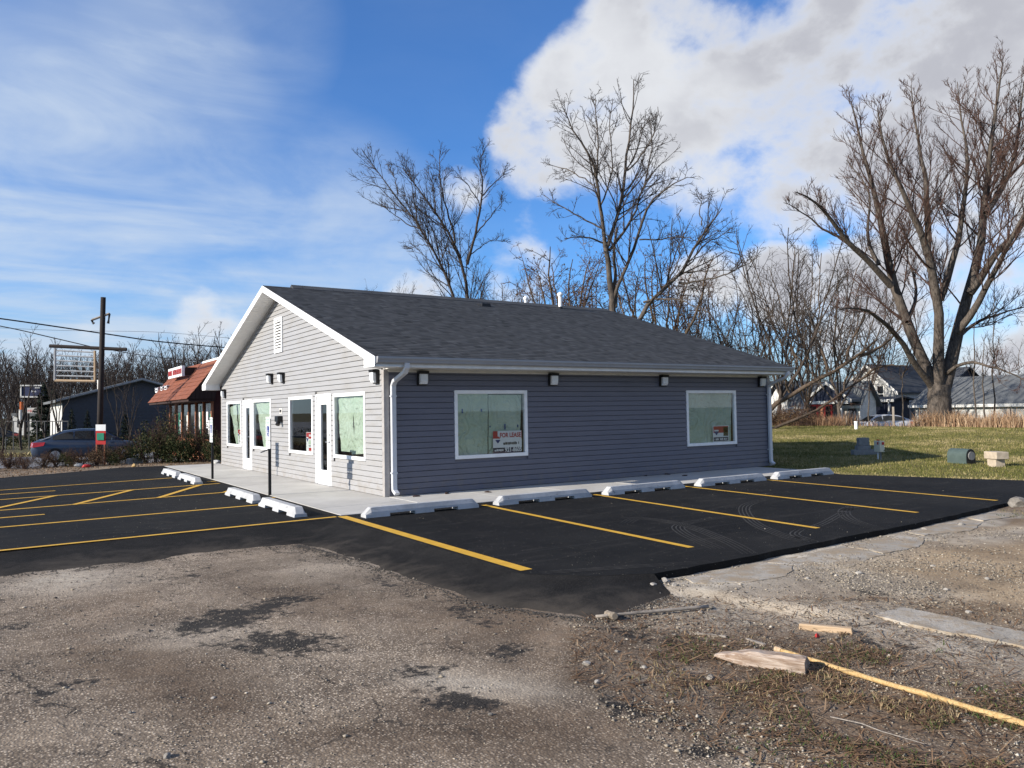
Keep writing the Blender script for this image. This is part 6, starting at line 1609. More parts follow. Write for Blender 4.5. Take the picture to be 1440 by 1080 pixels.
# two storey house, its dark neighbour
gable_house('two_storey_house', 'pale two storey house with a white barge board behind the cottage', 1186, 1262, 550, 514, 73, 9, 'pale_wall', 'dark_roof', False, 0, wins=((.68, .78, 1.9, 3.3), (.30, .40, 1.9, 3.3)))
gable_house('dark_house', 'dark slate house with a tall narrow window behind the maple', 1260, 1330, 549, 520, 82, 9, 'slate_dark', 'dark_roof', True, 0, wins=((.10, .17, 1.2, 2.6),), laps=False)
gable_house('porch_annex', 'low pale annex with white windows beside the dark house', 1263, 1292, 567, 562, 71, 2.2, 'pale_wall', 'dark_roof', True, 0, wins=((.35, .60, .0, 1.1),))
gable_house('corner_house', 'pale gabled house just behind the shop building corner', 1060, 1108, 560, 538, 72, 8, 'old_white', 'grey_roof', False, 0, laps=False)
t, U, w_, ze, zr = gable_house('porch_shade_block', 'porch roof on slim posts with the shade below as a solid dark body beside the silver car', 1208, 1256, 563, 560, 69, 2.6, 'slate_dark', 'dark_roof', True, 0, laps=False)  # solid dark body stands for the shade under the porch roof
for f in (.03, .97): patch(U, f*w_-.06, f*w_+.06, ZG, ze, .3, .12, M['pale_wall'], t, 'post')
p = AT(1238, 606, 58.0)
make_car('silver_car', 'silver sedan parked beyond the lawn before the red porch', (p.x, p.y, AT(1238, 583, 58.0).z-1.46), math.radians(-33+180), M['car_silver'])

# ---------------------------------------------------------------- tall dry growth along the lawn's far edge
n = 16000
yy_ = rng.uniform(-2, 30, n*2); xx_ = 37.3+rng.random(n*2)**1.3*3.2+.5*np.sin(yy_*.9)
dens = np.clip(fbm(xx_, yy_, .5, 3, 91)*1.5-.25+.5*(yy_ < 11.5), .06, 1)*(1-.88*((yy_ > 10.7) & (yy_ < 15.8)))
k = rng.random(n*2) < dens; P = np.stack([xx_, yy_, lawn_z(xx_, yy_)-.02], 1)[k]; n = len(P)
hh = rng.uniform(.25, 1.0, n)*(.15+1.5*fbm(P[:, 0], P[:, 1], .7, 4, 13))*(1-.45*((P[:, 1] > 10.7) & (P[:, 1] < 15.8)))*(1+.35*np.exp(-((P[:, 1]-9.3)/1.6)**2))
tag(link('tall_grass', blades_mesh('tall_grass', P, hh, rng.uniform(.012, .035, n), np.clip(rng.beta(2, 2, n)-.25*(P[:, 1] > 11.5), 0, 1), .55, 31), M['reed']), 'tall dry reddish grass along the far edge of the lawn', 'tall grass', kind='stuff')
for i, (u_, v_, D_, h_) in enumerate(((1419, 575, 43.5, 1.5), (1190, 578, 56, 1.7), (1256, 572, 56, 1.9))):
    a = AT(u_, v_, D_); z_ = lz(a); t = thing('fence_post', ('weathered wooden post in tall grass before the long garage', 'weathered wooden post before the red porch', 'weathered wooden post behind the silver car')[i], 'post', (a.x, a.y, z_), .2*i, 'weathered posts in the tall grass')
    mb = MB(); mb.box(-.09, .09, -.07, .07, -.1, a.z-z_); mb.build('timber', M['grey_wood'], t, world=False)
# ---------------------------------------------------------------- trees
tg = np.random.default_rng(42)
def nrm(a): return a/np.maximum(np.linalg.norm(a, axis=-1, keepdims=True), 1e-9)
def tube_arrays(P, R, n):
    """P (B,k,3) branch lines, R (B,k) radii -> vertices, quads"""
    B, k, _ = P.shape
    T = np.empty_like(P); T[:, 1:-1] = P[:, 2:]-P[:, :-2]; T[:, 0] = P[:, 1]-P[:, 0]; T[:, -1] = P[:, -1]-P[:, -2]; T = nrm(T)
    m = nrm(T.mean(1)); ref = np.where(np.abs(m[:, 2:3]) < .8, np.array([[0, 0, 1.]]), np.array([[1., 0, 0]]))
    A = nrm(np.cross(T, ref[:, None, :])); Bv = np.cross(T, A)
    an = np.arange(n)*2*np.pi/n
    V = P[:, :, None, :] + R[:, :, None, None]*(A[:, :, None, :]*np.cos(an)[None, None, :, None] + Bv[:, :, None, :]*np.sin(an)[None, None, :, None])
    idx = np.arange(B*k*n).reshape(B, k, n)
    a = idx[:, :-1, :]; b = np.roll(idx, -1, 2)[:, :-1, :]; c = np.roll(idx, -1, 2)[:, 1:, :]; d = idx[:, 1:, :]
    return V.reshape(-1, 3), np.stack([a, b, c, d], -1).reshape(-1, 4)
def tubes_mesh(name, groups, smooth=True):
    Vs, Fs, o = [], [], 0
    for P, R, n in groups:
        if len(P) == 0: continue
        v, f = tube_arrays(P, R, n); Vs.append(v); Fs.append(f+o); o += len(v)
    me = np_mesh(name, np.concatenate(Vs), np.concatenate(Fs))
    if smooth: me.polygons.foreach_set('use_smooth', np.ones(len(me.polygons), bool))
    return me
def resample(pts, rad, k):
    pts = np.asarray(pts, float); rad = np.asarray(rad, float)
    d = np.r_[0, np.cumsum(np.linalg.norm(np.diff(pts, axis=0), axis=1))]; s_ = np.linspace(0, d[-1], k)
    # smooth through the given points
    P = np.stack([np.interp(s_, d, pts[:, i]) for i in range(3)], 1)
    for _ in range(2): P[1:-1] = .25*P[:-2]+.5*P[1:-1]+.25*P[2:]
    return P, np.interp(s_, d, rad)
def spawn(P, R, per_m, nmin, t0, t1, ang, frac, rr_, up, wig, k, g, lmax=99, lmin=.1, rmin=.006, side=None, taper=.55):
    """children of the branches P: positions, lines, radii"""
    B, kk, _ = P.shape
    L = np.linalg.norm(np.diff(P, axis=1), axis=2).sum(1)
    cnt = np.maximum(nmin, (L*per_m*(0.75+.5*g.random(B)))).astype(int)
    idx = np.repeat(np.arange(B), cnt); N = len(idx)
    t = t0+(t1-t0)*g.random(N)**.8
    s_ = t*(kk-1); i = np.minimum(s_.astype(int), kk-2); f = (s_-i)[:, None]
    pos = P[idx, i]*(1-f)+P[idx, i+1]*f; tan = nrm(P[idx, i+1]-P[idx, i]); r0 = R[idx, i]*(1-f[:, 0])+R[idx, i+1]*f[:, 0]
    v = g.normal(size=(N, 3)); v -= (v*tan).sum(1, keepdims=True)*tan; v = nrm(v)
    a = np.radians(g.uniform(ang[0], ang[1], N))[:, None]
    d = nrm(tan*np.cos(a)+v*np.sin(a)+np.array([0, 0, up]))
    ln = np.clip(L[idx]*g.uniform(frac[0], frac[1], N)*(1-taper*t), lmin, lmax)
    Q = np.empty((N, k, 3)); Q[:, 0] = pos; q = pos.copy()
    for j in range(1, k):
        d = nrm(d+g.normal(size=(N, 3))*wig+np.array([0, 0, up*.35])); q = q+d*(ln/(k-1))[:, None]; Q[:, j] = q
    rb = np.maximum(np.minimum(r0*.72, ln*rr_), rmin)
    return Q, rb[:, None]*np.linspace(1, .38, k)[None]
def buds_mesh(P, per, size, g):
    """little leaf-like quads round the outer twigs"""
    B, k, _ = P.shape; idx = np.repeat(np.arange(B), per); N = len(idx)
    s_ = g.uniform(.35, 1, N)*(k-1); i = np.minimum(s_.astype(int), k-2); f = (s_-i)[:, None]
    c = P[idx, i]*(1-f)+P[idx, i+1]*f + g.normal(size=(N, 3))*size*.8
    a = nrm(g.normal(size=(N, 3)))*size; b = nrm(g.normal(size=(N, 3)))*size*.6
    s2 = g.uniform(.5, 1.2, N)[:, None]
    V = np.stack([c-a*s2, c-b*s2, c+a*s2, c+b*s2], 1).reshape(-1, 3)
    me = np_mesh('buds', V, np.arange(4*N).reshape(-1, 4)); set_attr(me, 'tone', g.random(N)); return me
def real_tree(name, label, cat, limbs, bark, twig, levels, base, group=None, buds=None, g=tg):
    """limbs: list of (points, radii); levels: spawn settings.  tree > trunk, crown"""
    t = thing(name, label, cat, base, 0, group)
    K = 12
    LP, LR = zip(*[resample(p, r_, K) for p, r_ in limbs]); LP, LR = np.array(LP), np.array(LR)
    LP[:, 1:-1] += g.normal(size=LP[:, 1:-1].shape)*.03
    me = tubes_mesh('trunk', [(LP, LR, 9)]); link('trunk', me, bark, t)
    P, R = LP[levels.get('skip', 0):], LR[levels.get('skip', 0):]; groups = []; last = None
    first = True
    for lv in levels['lv']:
        Q, RR = spawn(P, R, g=g, **lv); groups.append((Q, RR, 5 if first else 3)); first = False
        P, R = Q, RR; last = Q
    me = tubes_mesh('crown', groups); link('crown', me, twig, t)
    if buds: link('buds', buds_mesh(last, buds[0], buds[1], g), M[buds[2]], t)['kind'] = 'stuff'
    return t
def trace(pix, D, dd=0.0, bow=0.0):
    """points seen at the given places, running from depth D to D+dd"""
    n = len(pix); return [tuple(AT(u, v, D+dd*i/max(1, n-1)+bow*math.sin(math.pi*i/max(1, n-1)))) for i, (u, v) in enumerate(pix)]
def rad(n, a, b): return list(np.linspace(a, b, n))

# --- the big maple by the tall grass
D = 44.5
mp = [
 ([(1322, 606), (1322, 585), (1321, 560), (1321, 540)], 0, .68, .58),
 ([(1318, 556), (1308, 530), (1299, 513), (1276, 453), (1253, 402), (1246, 360), (1246, 328), (1232, 287), (1225, 254), (1211, 213), (1202, 171), (1197, 143)], 1.5, .36, .03),
 ([(1253, 402), (1225, 370), (1188, 338), (1165, 305), (1151, 282), (1119, 270)], -3, .20, .03),
 ([(1236, 372), (1221, 352), (1218, 328), (1225, 291), (1218, 255), (1190, 225)], 2, .13, .02),
 ([(1320, 552), (1320, 510), (1320, 476), (1322, 421), (1304, 356), (1299, 319), (1276, 282), (1253, 250), (1239, 199), (1234, 152)], -2.5, .34, .03),
 ([(1304, 356), (1306, 300), (1301, 254), (1295, 213), (1285, 166), (1281, 120)], 2.5, .20, .02),
 ([(1322, 421), (1336, 384), (1350, 328), (1359, 273), (1364, 217), (1350, 166), (1346, 115)], 3.5, .22, .02),
 ([(1326, 550), (1334, 510), (1346, 467), (1364, 412), (1378, 356), (1387, 300), (1387, 245), (1396, 190), (1401, 129), (1410, 88)], 1, .40, .03),
 ([(1364, 412), (1387, 379), (1415, 342), (1440, 310), (1470, 262), (1490, 200)], -3, .24, .02),
 ([(1387, 300), (1415, 259), (1429, 213), (1436, 152), (1443, 88)], 3, .18, .02),
 ([(1346, 467), (1375, 430), (1400, 380), (1425, 330), (1455, 270), (1475, 190)], -5, .22, .02),
 ([(1312, 545), (1281, 504), (1258, 467), (1230, 439), (1202, 430), (1176, 436)], -4, .20, .02),
 ([(1326, 530), (1355, 508), (1385, 512), (1415, 522), (1455, 540)], -5, .11, .02),
 ([(1276, 453), (1290, 420), (1284, 380), (1265, 340)], 5, .13, .02),
 ([(1340, 480), (1372, 452), (1410, 440), (1450, 430)], 5, .13, .02),
 ([(1188, 338), (1160, 325), (1130, 300), (1102, 285)], -1, .08, .015)]
limbs = [(trace(p, D if i == 0 else D, dd), rad(len(p), a, b)) for i, (p, dd, a, b) in enumerate(mp)]
b = AT(1322, 606, D); zb = lz(b)
limbs[0][0][0] = (b.x, b.y, zb-.1)
maple = real_tree('maple_tree', 'huge bare maple with spreading grey limbs and reddish buds behind the lawn', 'tree', limbs, M['bark'], M['twig_red'],
    {'skip': 1, 'lv': [dict(per_m=1.9, nmin=8, t0=.22, t1=1, ang=(25, 62), frac=(.30, .54), rr_=.012, up=.20, wig=.10, k=6, lmax=4.2, lmin=.6, rmin=.018, taper=.86),
            dict(per_m=3.6, nmin=5, t0=.15, t1=1, ang=(22, 55), frac=(.3, .6), rr_=.012, up=.22, wig=.13, k=5, lmax=1.6, lmin=.35, rmin=.013),
            dict(per_m=5.5, nmin=3, t0=.2, t1=1, ang=(18, 45), frac=(.35, .8), rr_=.012, up=.25, wig=.14, k=3, lmax=.75, lmin=.25, rmin=.011)]}, (b.x, b.y, zb), buds=(1, .026, 'bud'))
# ivy-like dead vines at the foot are left to the tall grass
# --- tree B behind the roof
D = 41.0
tb = [
 ([(864, 590), (864, 520), (862.6, 434), (856.6, 382), (850.5, 341.6)], 0, .40, .125),
 ([(850.5, 341.6), (844.5, 293), (838.4, 253), (834.4, 221), (818, 201), (802, 180.5), (790, 148)], -1.5, .20, .02),
 ([(838.5, 255), (840.5, 205), (838.4, 164.4), (836.4, 132)], 1.5, .10, .015),
 ([(853, 350), (866.6, 309), (878.7, 261), (882.7, 213), (886.8, 172), (894.8, 140), (891, 112)], 1, .20, .02),
 ([(857, 352), (868, 335), (882.7, 325.5), (899, 289), (907, 253), (919, 221), (915, 172)], 2.5, .16, .02),
 ([(863, 420), (878.7, 374), (899, 337.6), (907, 285), (930, 268), (943, 261), (967, 249)], -2, .19, .02),
 ([(866, 432), (864, 395), (863, 355), (868, 320)], .8, .20, .06),
 ([(850, 342), (826, 333.6), (810, 332), (794, 335.6)], -1, .10, .02),
 ([(848, 322), (822, 310), (798, 293), (778, 287), (766, 275)], 1, .09, .015),
 ([(840, 265), (812, 245), (790, 235), (770, 232)], 2, .07, .015),
 ([(882, 240), (905, 215), (922, 185), (925, 150)], -1, .09, .015),
 ([(899, 337), (930, 338), (955, 330), (985, 340)], -1, .08, .015),
 ([(844, 290), (860, 262), (862, 225), (856, 180), (862, 140)], -2, .09, .015)]
limbs = [(trace(p, D, dd), rad(len(p), a*.52, b)) for p, dd, a, b in tb]
b = AT(864, 590, D); limbs[0][0][0] = (b.x, b.y, -.5)
LV = {'skip': 1, 'lv': [dict(per_m=2.9, nmin=9, t0=.12, t1=1, ang=(30, 70), frac=(.34, .64), rr_=.012, up=.14, wig=.12, k=6, lmax=3.4, lmin=.5, rmin=.016, taper=.85),
            dict(per_m=3.2, nmin=4, t0=.15, t1=1, ang=(25, 60), frac=(.28, .55), rr_=.012, up=.14, wig=.15, k=5, lmax=1.2, lmin=.35, rmin=.013),
            dict(per_m=4.0, nmin=2, t0=.2, t1=1, ang=(25, 60), frac=(.35, .7), rr_=.012, up=.08, wig=.18, k=3, lmax=.5, lmin=.18, rmin=.011)]}
real_tree('walnut_tree', 'tall bare tree with upright grey limbs rising behind the roof ridge end', 'tree', limbs, M['bark'], M['twig'], LV, (b.x, b.y, -.45))
tc = [([(884, 585), (884, 500), (887, 442), (915, 418), (955, 398), (979, 358), (987, 317), (1000, 305), (1015.6, 293)], 0, .26, .02),
      ([(955, 398), (976, 396), (999.5, 394), (1040, 378), (1062, 362)], -1.5, .11, .015), ([(979, 358), (992, 340), (1010, 335), (1030, 320)], 1.5, .08, .015), ([(905, 425), (935, 418), (965, 425), (1000, 440)], -2, .10, .015),
      ([(987, 317), (983, 295), (990, 275)], 1, .06, .012), ([(930, 410), (950, 380), (958, 352), (950, 330)], 2, .08, .015)]
limbs = [(trace(p, 39.0, dd), rad(len(p), a*.58, b)) for p, dd, a, b in tc]
b = AT(884, 585, 39.0); limbs[0][0][0] = (b.x, b.y, -.5)
real_tree('leaning_tree', 'bare tree with one long limb arching right over the roof slope', 'tree', limbs, M['bark'], M['twig'], {'skip': 0, 'lv': [dict(LV['lv'][0], t0=.45), LV['lv'][1], LV['lv'][2]]}, (b.x, b.y, -.45))
# --- tree A: two slim stems left of it
D = 46.0
ta = [([(660, 590), (660, 500), (659, 422), (657, 366), (637, 337.6), (613, 297), (585, 261), (566, 236)], 1, .22, .02),
      ([(657, 372), (665, 341.6), (677, 293), (681, 261), (672, 235), (681, 209)], -1.5, .15, .015), ([(640, 342), (634, 310), (622, 275), (618, 240), (620, 212)], 2, .11, .015),
      ([(679, 275), (697, 255), (712, 240)], 1, .07, .012), ([(668, 330), (690, 305), (708, 282)], 1.5, .08, .012), ([(677, 293), (660, 262), (640, 240)], -2, .06, .012), ([(613, 297), (610, 265), (602, 240)], 2, .06, .012), ([(660, 378), (640, 372), (626, 378)], -1, .05, .012),
      ([(660, 360), (684, 340), (705, 338)], 1, .06, .012)]
tb2 = [([(650, 592), (650, 510), (645, 420), (629, 382), (617, 358), (589, 321.5), (560.5, 273), (532, 249), (508, 209)], -1, .18, .015), ([(589, 321.5), (572, 315), (552, 300), (532, 285)], 1, .07, .012), ([(560, 273), (556, 250), (545, 232)], 1, .05, .012), ([(605, 345), (590, 345), (575, 350)], 1, .05, .012),
       ([(617, 358), (612, 330), (598, 300), (590, 275)], -1.5, .07, .012)]
LV2 = {'skip': 0, 'lv': [dict(per_m=2.6, nmin=7, t0=.22, t1=1, ang=(20, 55), frac=(.28, .55), rr_=.011, up=.13, wig=.09, k=6, lmax=3.2, lmin=.45, rmin=.014, taper=.88),
             dict(per_m=4.2, nmin=5, t0=.1, t1=1, ang=(20, 55), frac=(.28, .55), rr_=.011, up=.12, wig=.12, k=5, lmax=1.3, lmin=.35, rmin=.012),
             dict(per_m=4.5, nmin=2, t0=.2, t1=1, ang=(20, 55), frac=(.35, .7), rr_=.011, up=.0, wig=.16, k=3, lmax=.5, lmin=.18, rmin=.010)]}
for q, D_, lb in ((ta, 46.0, 'slim bare elm whose stem forks high behind the roof ridge'), (tb2, 47.0, 'slim bare elm leaning left behind the roof ridge')):
    limbs = [(trace(p, D_, dd), rad(len(p), a*.60, b)) for p, dd, a, b in q]
    b = AT(q[0][0][0][0], 590, D_); limbs[0][0][0] = (b.x, b.y, -.5)
    real_tree('elm_tree', lb, 'tree', limbs, M['bark_dark'], M['twig'], LV2, (b.x, b.y, -.45), 'slim elms behind the roof')

# --- generic bare trees: prototypes, then copies
def proto(seed, H, spread, limbs_n, bark, twig, dense, upw, name, label, buds=None, trunk_f=.28, r0=.16, lean=0.0, rmin=.016, k3=1.0):
    g = np.random.default_rng(seed); limbs = []
    th = H*trunk_f; tp = [(0, 0, -.3), (g.normal()*.1, g.normal()*.1, th*.5), (lean*.2+g.normal()*.15, g.normal()*.15, th)]
    limbs.append((tp, [r0*1.15, r0, r0*.85]))
    for i in range(limbs_n):
        a = 2*math.pi*(i+g.uniform(-.3, .3))/limbs_n; sp = spread*g.uniform(.45, 1.0); hh = H*g.uniform(.72, 1.0)
        z0 = th*g.uniform(.65, 1.0); s_ = Vector(tp[2])*(z0/th)
        p = [(s_.x, s_.y, z0)]
        for f in (.3, .6, .85, 1.0):
            p.append((s_.x+math.cos(a)*sp*f**(.8 if upw < .3 else 1.3)+g.normal()*.18+lean*f, s_.y+math.sin(a)*sp*f**.9+g.normal()*.18, z0+(hh-z0)*f))
        limbs.append((p, rad(5, r0*g.uniform(.4, .62), .02)))
    lv = [dict(per_m=1.25*dense, nmin=4, t0=.2, t1=1, ang=(25, 60), frac=(.2, .45), rr_=.012, up=upw, wig=.12, k=5, lmax=H*.2, lmin=.5, rmin=rmin),
          dict(per_m=2.0*dense, nmin=2, t0=.12, t1=1, ang=(25, 58), frac=(.3, .6), rr_=.012, up=upw*.7, wig=.15, k=4, lmax=H*.09, lmin=.3, rmin=rmin*.8),
          dict(per_m=2.5*dense*k3, nmin=2, t0=.2, t1=1, ang=(25, 58), frac=(.35, .75), rr_=.012, up=upw*.5, wig=.18, k=3, lmax=H*.05, lmin=.18, rmin=rmin*.65)]
    return real_tree(name, label, 'tree', limbs, bark, twig, {'skip': 1, 'lv': lv}, (0, 0, 0), buds=buds, g=g)
def put(o, used, u, D, v_top, H, label, group, rz, zbase=None, sx=1.0):
    p = AT(u, 590, D); zt = AT(u, v_top, D).z; zb = (-.45 if zbase is None else zbase)
    s_ = (zt-zb)/H
    c = o if not used else dup(o)
    c.location = (p.x, p.y, zb-.05); c.rotation_euler = (0, 0, rz); c.scale = (s_*sx, s_*sx, s_); c['label'] = label; c['group'] = group
    return c
def plant(protos, spots, label, group, g):
    used = [False]*len(protos)
    for i, (u, D, vt, k, sx) in enumerate(spots):
        o, H = protos[k]
        lb = label[i] if isinstance(label, tuple) else label[k] if isinstance(label, list) else label
        put(o, used[k], u, D, vt, H, lb, group, g.uniform(0, 6.28), -.45 - (.5 if (u > 1000 and D > 50) else 0), sx); used[k] = True
gx = np.random.default_rng(77)
# behind the shop to the right: open slender crowns, and brownish dense crowns
A1 = (proto(101, 12, 4.6, 7, M['bark_dark'], M['twig'], 1.15, .06, 'bare_tree', 'x', r0=.11), 12)
A2 = (proto(102, 12, 4.0, 8, M['bark_tan'], M['twig'], 1.15, .12, 'bare_tree', 'x', r0=.10, trunk_f=.2), 12)
A3 = (proto(103, 11, 5.4, 8, M['bark'], M['twig'], 1.1, .02, 'bare_tree', 'x', r0=.12), 11)
plant([A1, A2, A3], [(1098, 54, 322, 0, 1.0), (1140, 58, 345, 1, 1.0), (1180, 55, 372, 2, .9), (1052, 60, 392, 1, .9), (1015, 62, 402, 0, .9), (985, 58, 420, 2, .8), (1215, 66, 400, 1, .9), (1075, 66, 385, 2, .9), (1118, 70, 368, 0, .9), (1160, 72, 380, 1, 1.0), (1245, 72, 420, 0, 1.0),
      (1280, 78, 440, 2, 1.0), (1030, 74, 410, 2, 1.0), (1390, 80, 480, 0, 1.1), (1425, 76, 470, 1, 1.1), (1355, 84, 490, 2, 1.1), (700, 62, 398, 0, .8), (735, 60, 385, 1, .8), (548, 80, 404, 1, .7)],
      ('tallest slender grey tree rising just past the rear downspout', 'many stemmed tan tree above the red porch cottage', 'wide dark tree between the red porch and the big maple', 'many stemmed tan tree over the rear roof slope beside the rear downspout', 'slender grey tree over the rear roof slope by the arching limb', 'wide dark low tree behind the arching limb over the roof', 'many stemmed tan tree above the two storey house', 'wide dark tree behind the rear downspout and gutter end', 'slender grey tree behind the thick leaning trunk', 'many stemmed tan tree far behind the cottage roof', 'slender grey tree seen between maple limbs and two storey house', 'wide dark tree far behind the maple trunk', 'wide dark tree far beyond the rear roof slope', 'slender grey tree far beyond the long garage roof', 'many stemmed tan tree far beyond the long garage roof', 'wide dark tree far beyond the garage end by the maple', 'slender grey treetop low between the elms and the vent pipes', 'many stemmed tan treetop just behind the shorter vent pipe', 'small treetop just clearing the ridge near the gable peak'), 'bare trees in the thicket beyond the shop', gx)
O1 = (proto(111, 11, 4.0, 9, M['bark_tan'], M['twig_red'], 1.5, -.02, 'oak_tree', 'x', buds=(2, .06, 'leaf_brown'), r0=.20, trunk_f=.34), 11)
plant([O1], [(790, 56, 346, 0, 1.0), (925, 54, 352, 0, 1.05), (845, 60, 380, 0, .9), (765, 64, 392, 0, .8), (965, 60, 385, 0, .8)], ('brown leaved dense tree behind the taller vent pipe', 'brown leaved dense tree between walnut trunk and arching limb', 'brown leaved dense tree directly behind the walnut trunk', 'low brown leaved tree behind the shorter vent pipe', 'brown leaved dense tree behind the arching limb'), 'brown leaved trees behind the roof', gx)
# the wood on the left
F1 = (proto(121, 12, 3.2, 7, M['bark_dark'], M['twig_far'], 1.15, .25, 'woodland_tree', 'x', r0=.15, rmin=.024, k3=.9), 12)
F2 = (proto(122, 12, 4.2, 8, M['bark_dark'], M['twig_far'], 1.05, .12, 'woodland_tree', 'x', r0=.18, rmin=.024, k3=.9), 12)
F3 = (proto(123, 12, 2.6, 6, M['bark_dark'], M['twig_far'], 1.1, .35, 'woodland_tree', 'x', r0=.12, rmin=.024, k3=.9, trunk_f=.2), 12)
spots = []
for i in range(58):
    u = -60+(i % 29)*14.5+gx.uniform(-6, 6); D_ = gx.uniform(88, 112) if i < 29 else gx.uniform(115, 150)
    spots.append((u, D_, gx.uniform(478, 508) if u < 200 else gx.uniform(468, 500), int(gx.integers(0, 3)), gx.uniform(.9, 1.25)))
spots += [(262, 72, 458, 1, 1.0), (300, 75, 470, 1, .9), (330, 70, 440, 0, .9), (170, 85, 478, 0, 1.0), (60, 90, 468, 2, 1.0)]
plant([F1, F2, F3], spots, ['bare upright tree of the dark wood beyond the grey hall', 'bare broad tree of the dark wood beyond the grey hall', 'bare narrow tree of the dark wood beyond the grey hall'], 'bare trees of the wood on the road side', gx)
# nearer thin trees on the left, before the hall
S1 = (proto(131, 7.5, 1.7, 5, M['bark_dark'], M['twig_far'], .9, .3, 'roadside_tree', 'x', r0=.07, rmin=.010, k3=.7), 7.5)
plant([S1], [(30, 52, 475, 0, 1.0), (62, 50, 520, 0, 1.0), (82, 54, 500, 0, 1.1), (4, 48, 530, 0, 1.2), (165, 50, 522, 0, .9), (182, 47, 535, 0, 1.0)], ('thin bare tree rising in front of the blue billboard', 'thin bare tree before the broad spruce', 'thin bare tree at the pale end of the grey hall', 'thin leaning tree beyond the yard near the black car', 'thin bare tree against the hall between pole sign and cafe', 'thin bare tree against the hall next to the cafe roof'), 'thin bare roadside trees', gx)
# undergrowth that reads as one brown mass, behind everything
def brush(name, label, u0, u1, D0, D1, vt, n, seed):
    g = np.random.default_rng(seed); u = g.uniform(u0, u1, n); D_ = g.uniform(D0, D1, n)
    P0 = np.array([tuple(AT(a, 590, d)) for a, d in zip(u, D_)]); P0[:, 2] = -1.0
    ht = np.array([AT(a, vt, d).z for a, d in zip(u, D_)])+1.0; ht *= g.uniform(.45, 1.0, n)
    P = np.empty((n, 4, 3)); P[:, 0] = P0; d = nrm(np.stack([g.normal(size=n)*.25, g.normal(size=n)*.25, np.ones(n)], 1)); q = P0.copy()
    for j in range(1, 4): d = nrm(d+g.normal(size=(n, 3))*.12); q = q+d*(ht/3)[:, None]; P[:, j] = q
    R = np.full((n, 1), .035)*np.linspace(1, .3, 4)[None]
    Q, RQ = spawn(P, R, 1.6, 4, .25, 1, (20, 50), (.2, .45), .012, .3, .15, 4, g, lmax=3, lmin=.5, rmin=.018)
    Q2, RQ2 = spawn(Q, RQ, 2.0, 2, .2, 1, (20, 50), (.3, .6), .012, .2, .15, 3, g, lmax=1.2, lmin=.3, rmin=.013)
    o = link(name, tubes_mesh(name, [(P, R, 3), (Q, RQ, 3), (Q2, RQ2, 3)]), M['twig_far']); tag(o, label, 'brush', kind='stuff')
brush('undergrowth', 'dark bare undergrowth filling the wood beyond the grey hall', -90, 345, 100, 140, 520, 620, 5)
brush('thicket', 'tangled bare brush between the shop and the cottages', 985, 1300, 72, 100, 500, 260, 6)
# leaning and fallen limbs by the cottage
fl = [([(1040, 640), (1084, 570), (1120, 548), (1165, 528), (1210, 500), (1232, 478)], -2, .17, .06), ([(1165, 528), (1160, 505), (1150, 480), (1158, 455)], 1, .10, .02), ([(1110, 552), (1104, 530), (1088, 520), (1072, 528)], -1, .07, .02), ([(1210, 500), (1235, 492), (1260, 470), (1275, 440)], 1, .12, .02),
      ([(1190, 512), (1195, 480), (1215, 450), (1222, 415)], 1.5, .10, .02)]
limbs = [(trace(p, 47.0, dd), rad(len(p), a, b)) for p, dd, a, b in fl]; b = AT(1040, 640, 47.0)
real_tree('fallen_tree', 'thick leaning trunk propped up over the cottage roof line', 'tree', limbs, M['bark_tan'], M['twig'], {'skip': 0, 'lv': [dict(per_m=2.0, nmin=4, t0=.25, t1=1, ang=(25, 70), frac=(.2, .45), rr_=.012, up=.0, wig=.2, k=5, lmax=2.0, lmin=.4, rmin=.012), dict(per_m=3.5, nmin=3, t0=.1, t1=1, ang=(25, 70), frac=(.3, .6), rr_=.012, up=-.05, wig=.25, k=4, lmax=.9, lmin=.2, rmin=.009)]}, (b.x, b.y, lz(b)))
fl = [([(1066, 608), (1125, 590), (1160, 570), (1185, 552), (1206, 536), (1228, 524)], 1.5, .10, .045), ([(1206, 536), (1230, 518), (1255, 512), (1275, 515)], -1, .08, .02), ([(1185, 552), (1190, 530), (1205, 515)], 1, .06, .015)]
limbs = [(trace(p, 45.5, dd), rad(len(p), a, b)) for p, dd, a, b in fl]; b = AT(1066, 608, 45.5)
real_tree('fallen_tree', 'shorter leaning trunk wrapped in dead vines by the red porch', 'tree', limbs, M['bark_tan'], M['twig_red'], {'skip': 0, 'lv': [dict(per_m=3.5, nmin=6, t0=.2, t1=1, ang=(30, 80), frac=(.2, .45), rr_=.012, up=.0, wig=.25, k=5, lmax=1.6, lmin=.3, rmin=.010), dict(per_m=5, nmin=3, t0=.1, t1=1, ang=(25, 70), frac=(.3, .6), rr_=.012, up=-.05, wig=.25, k=4, lmax=.8, lmin=.2, rmin=.008)]}, (b.x, b.y, lz(b)))
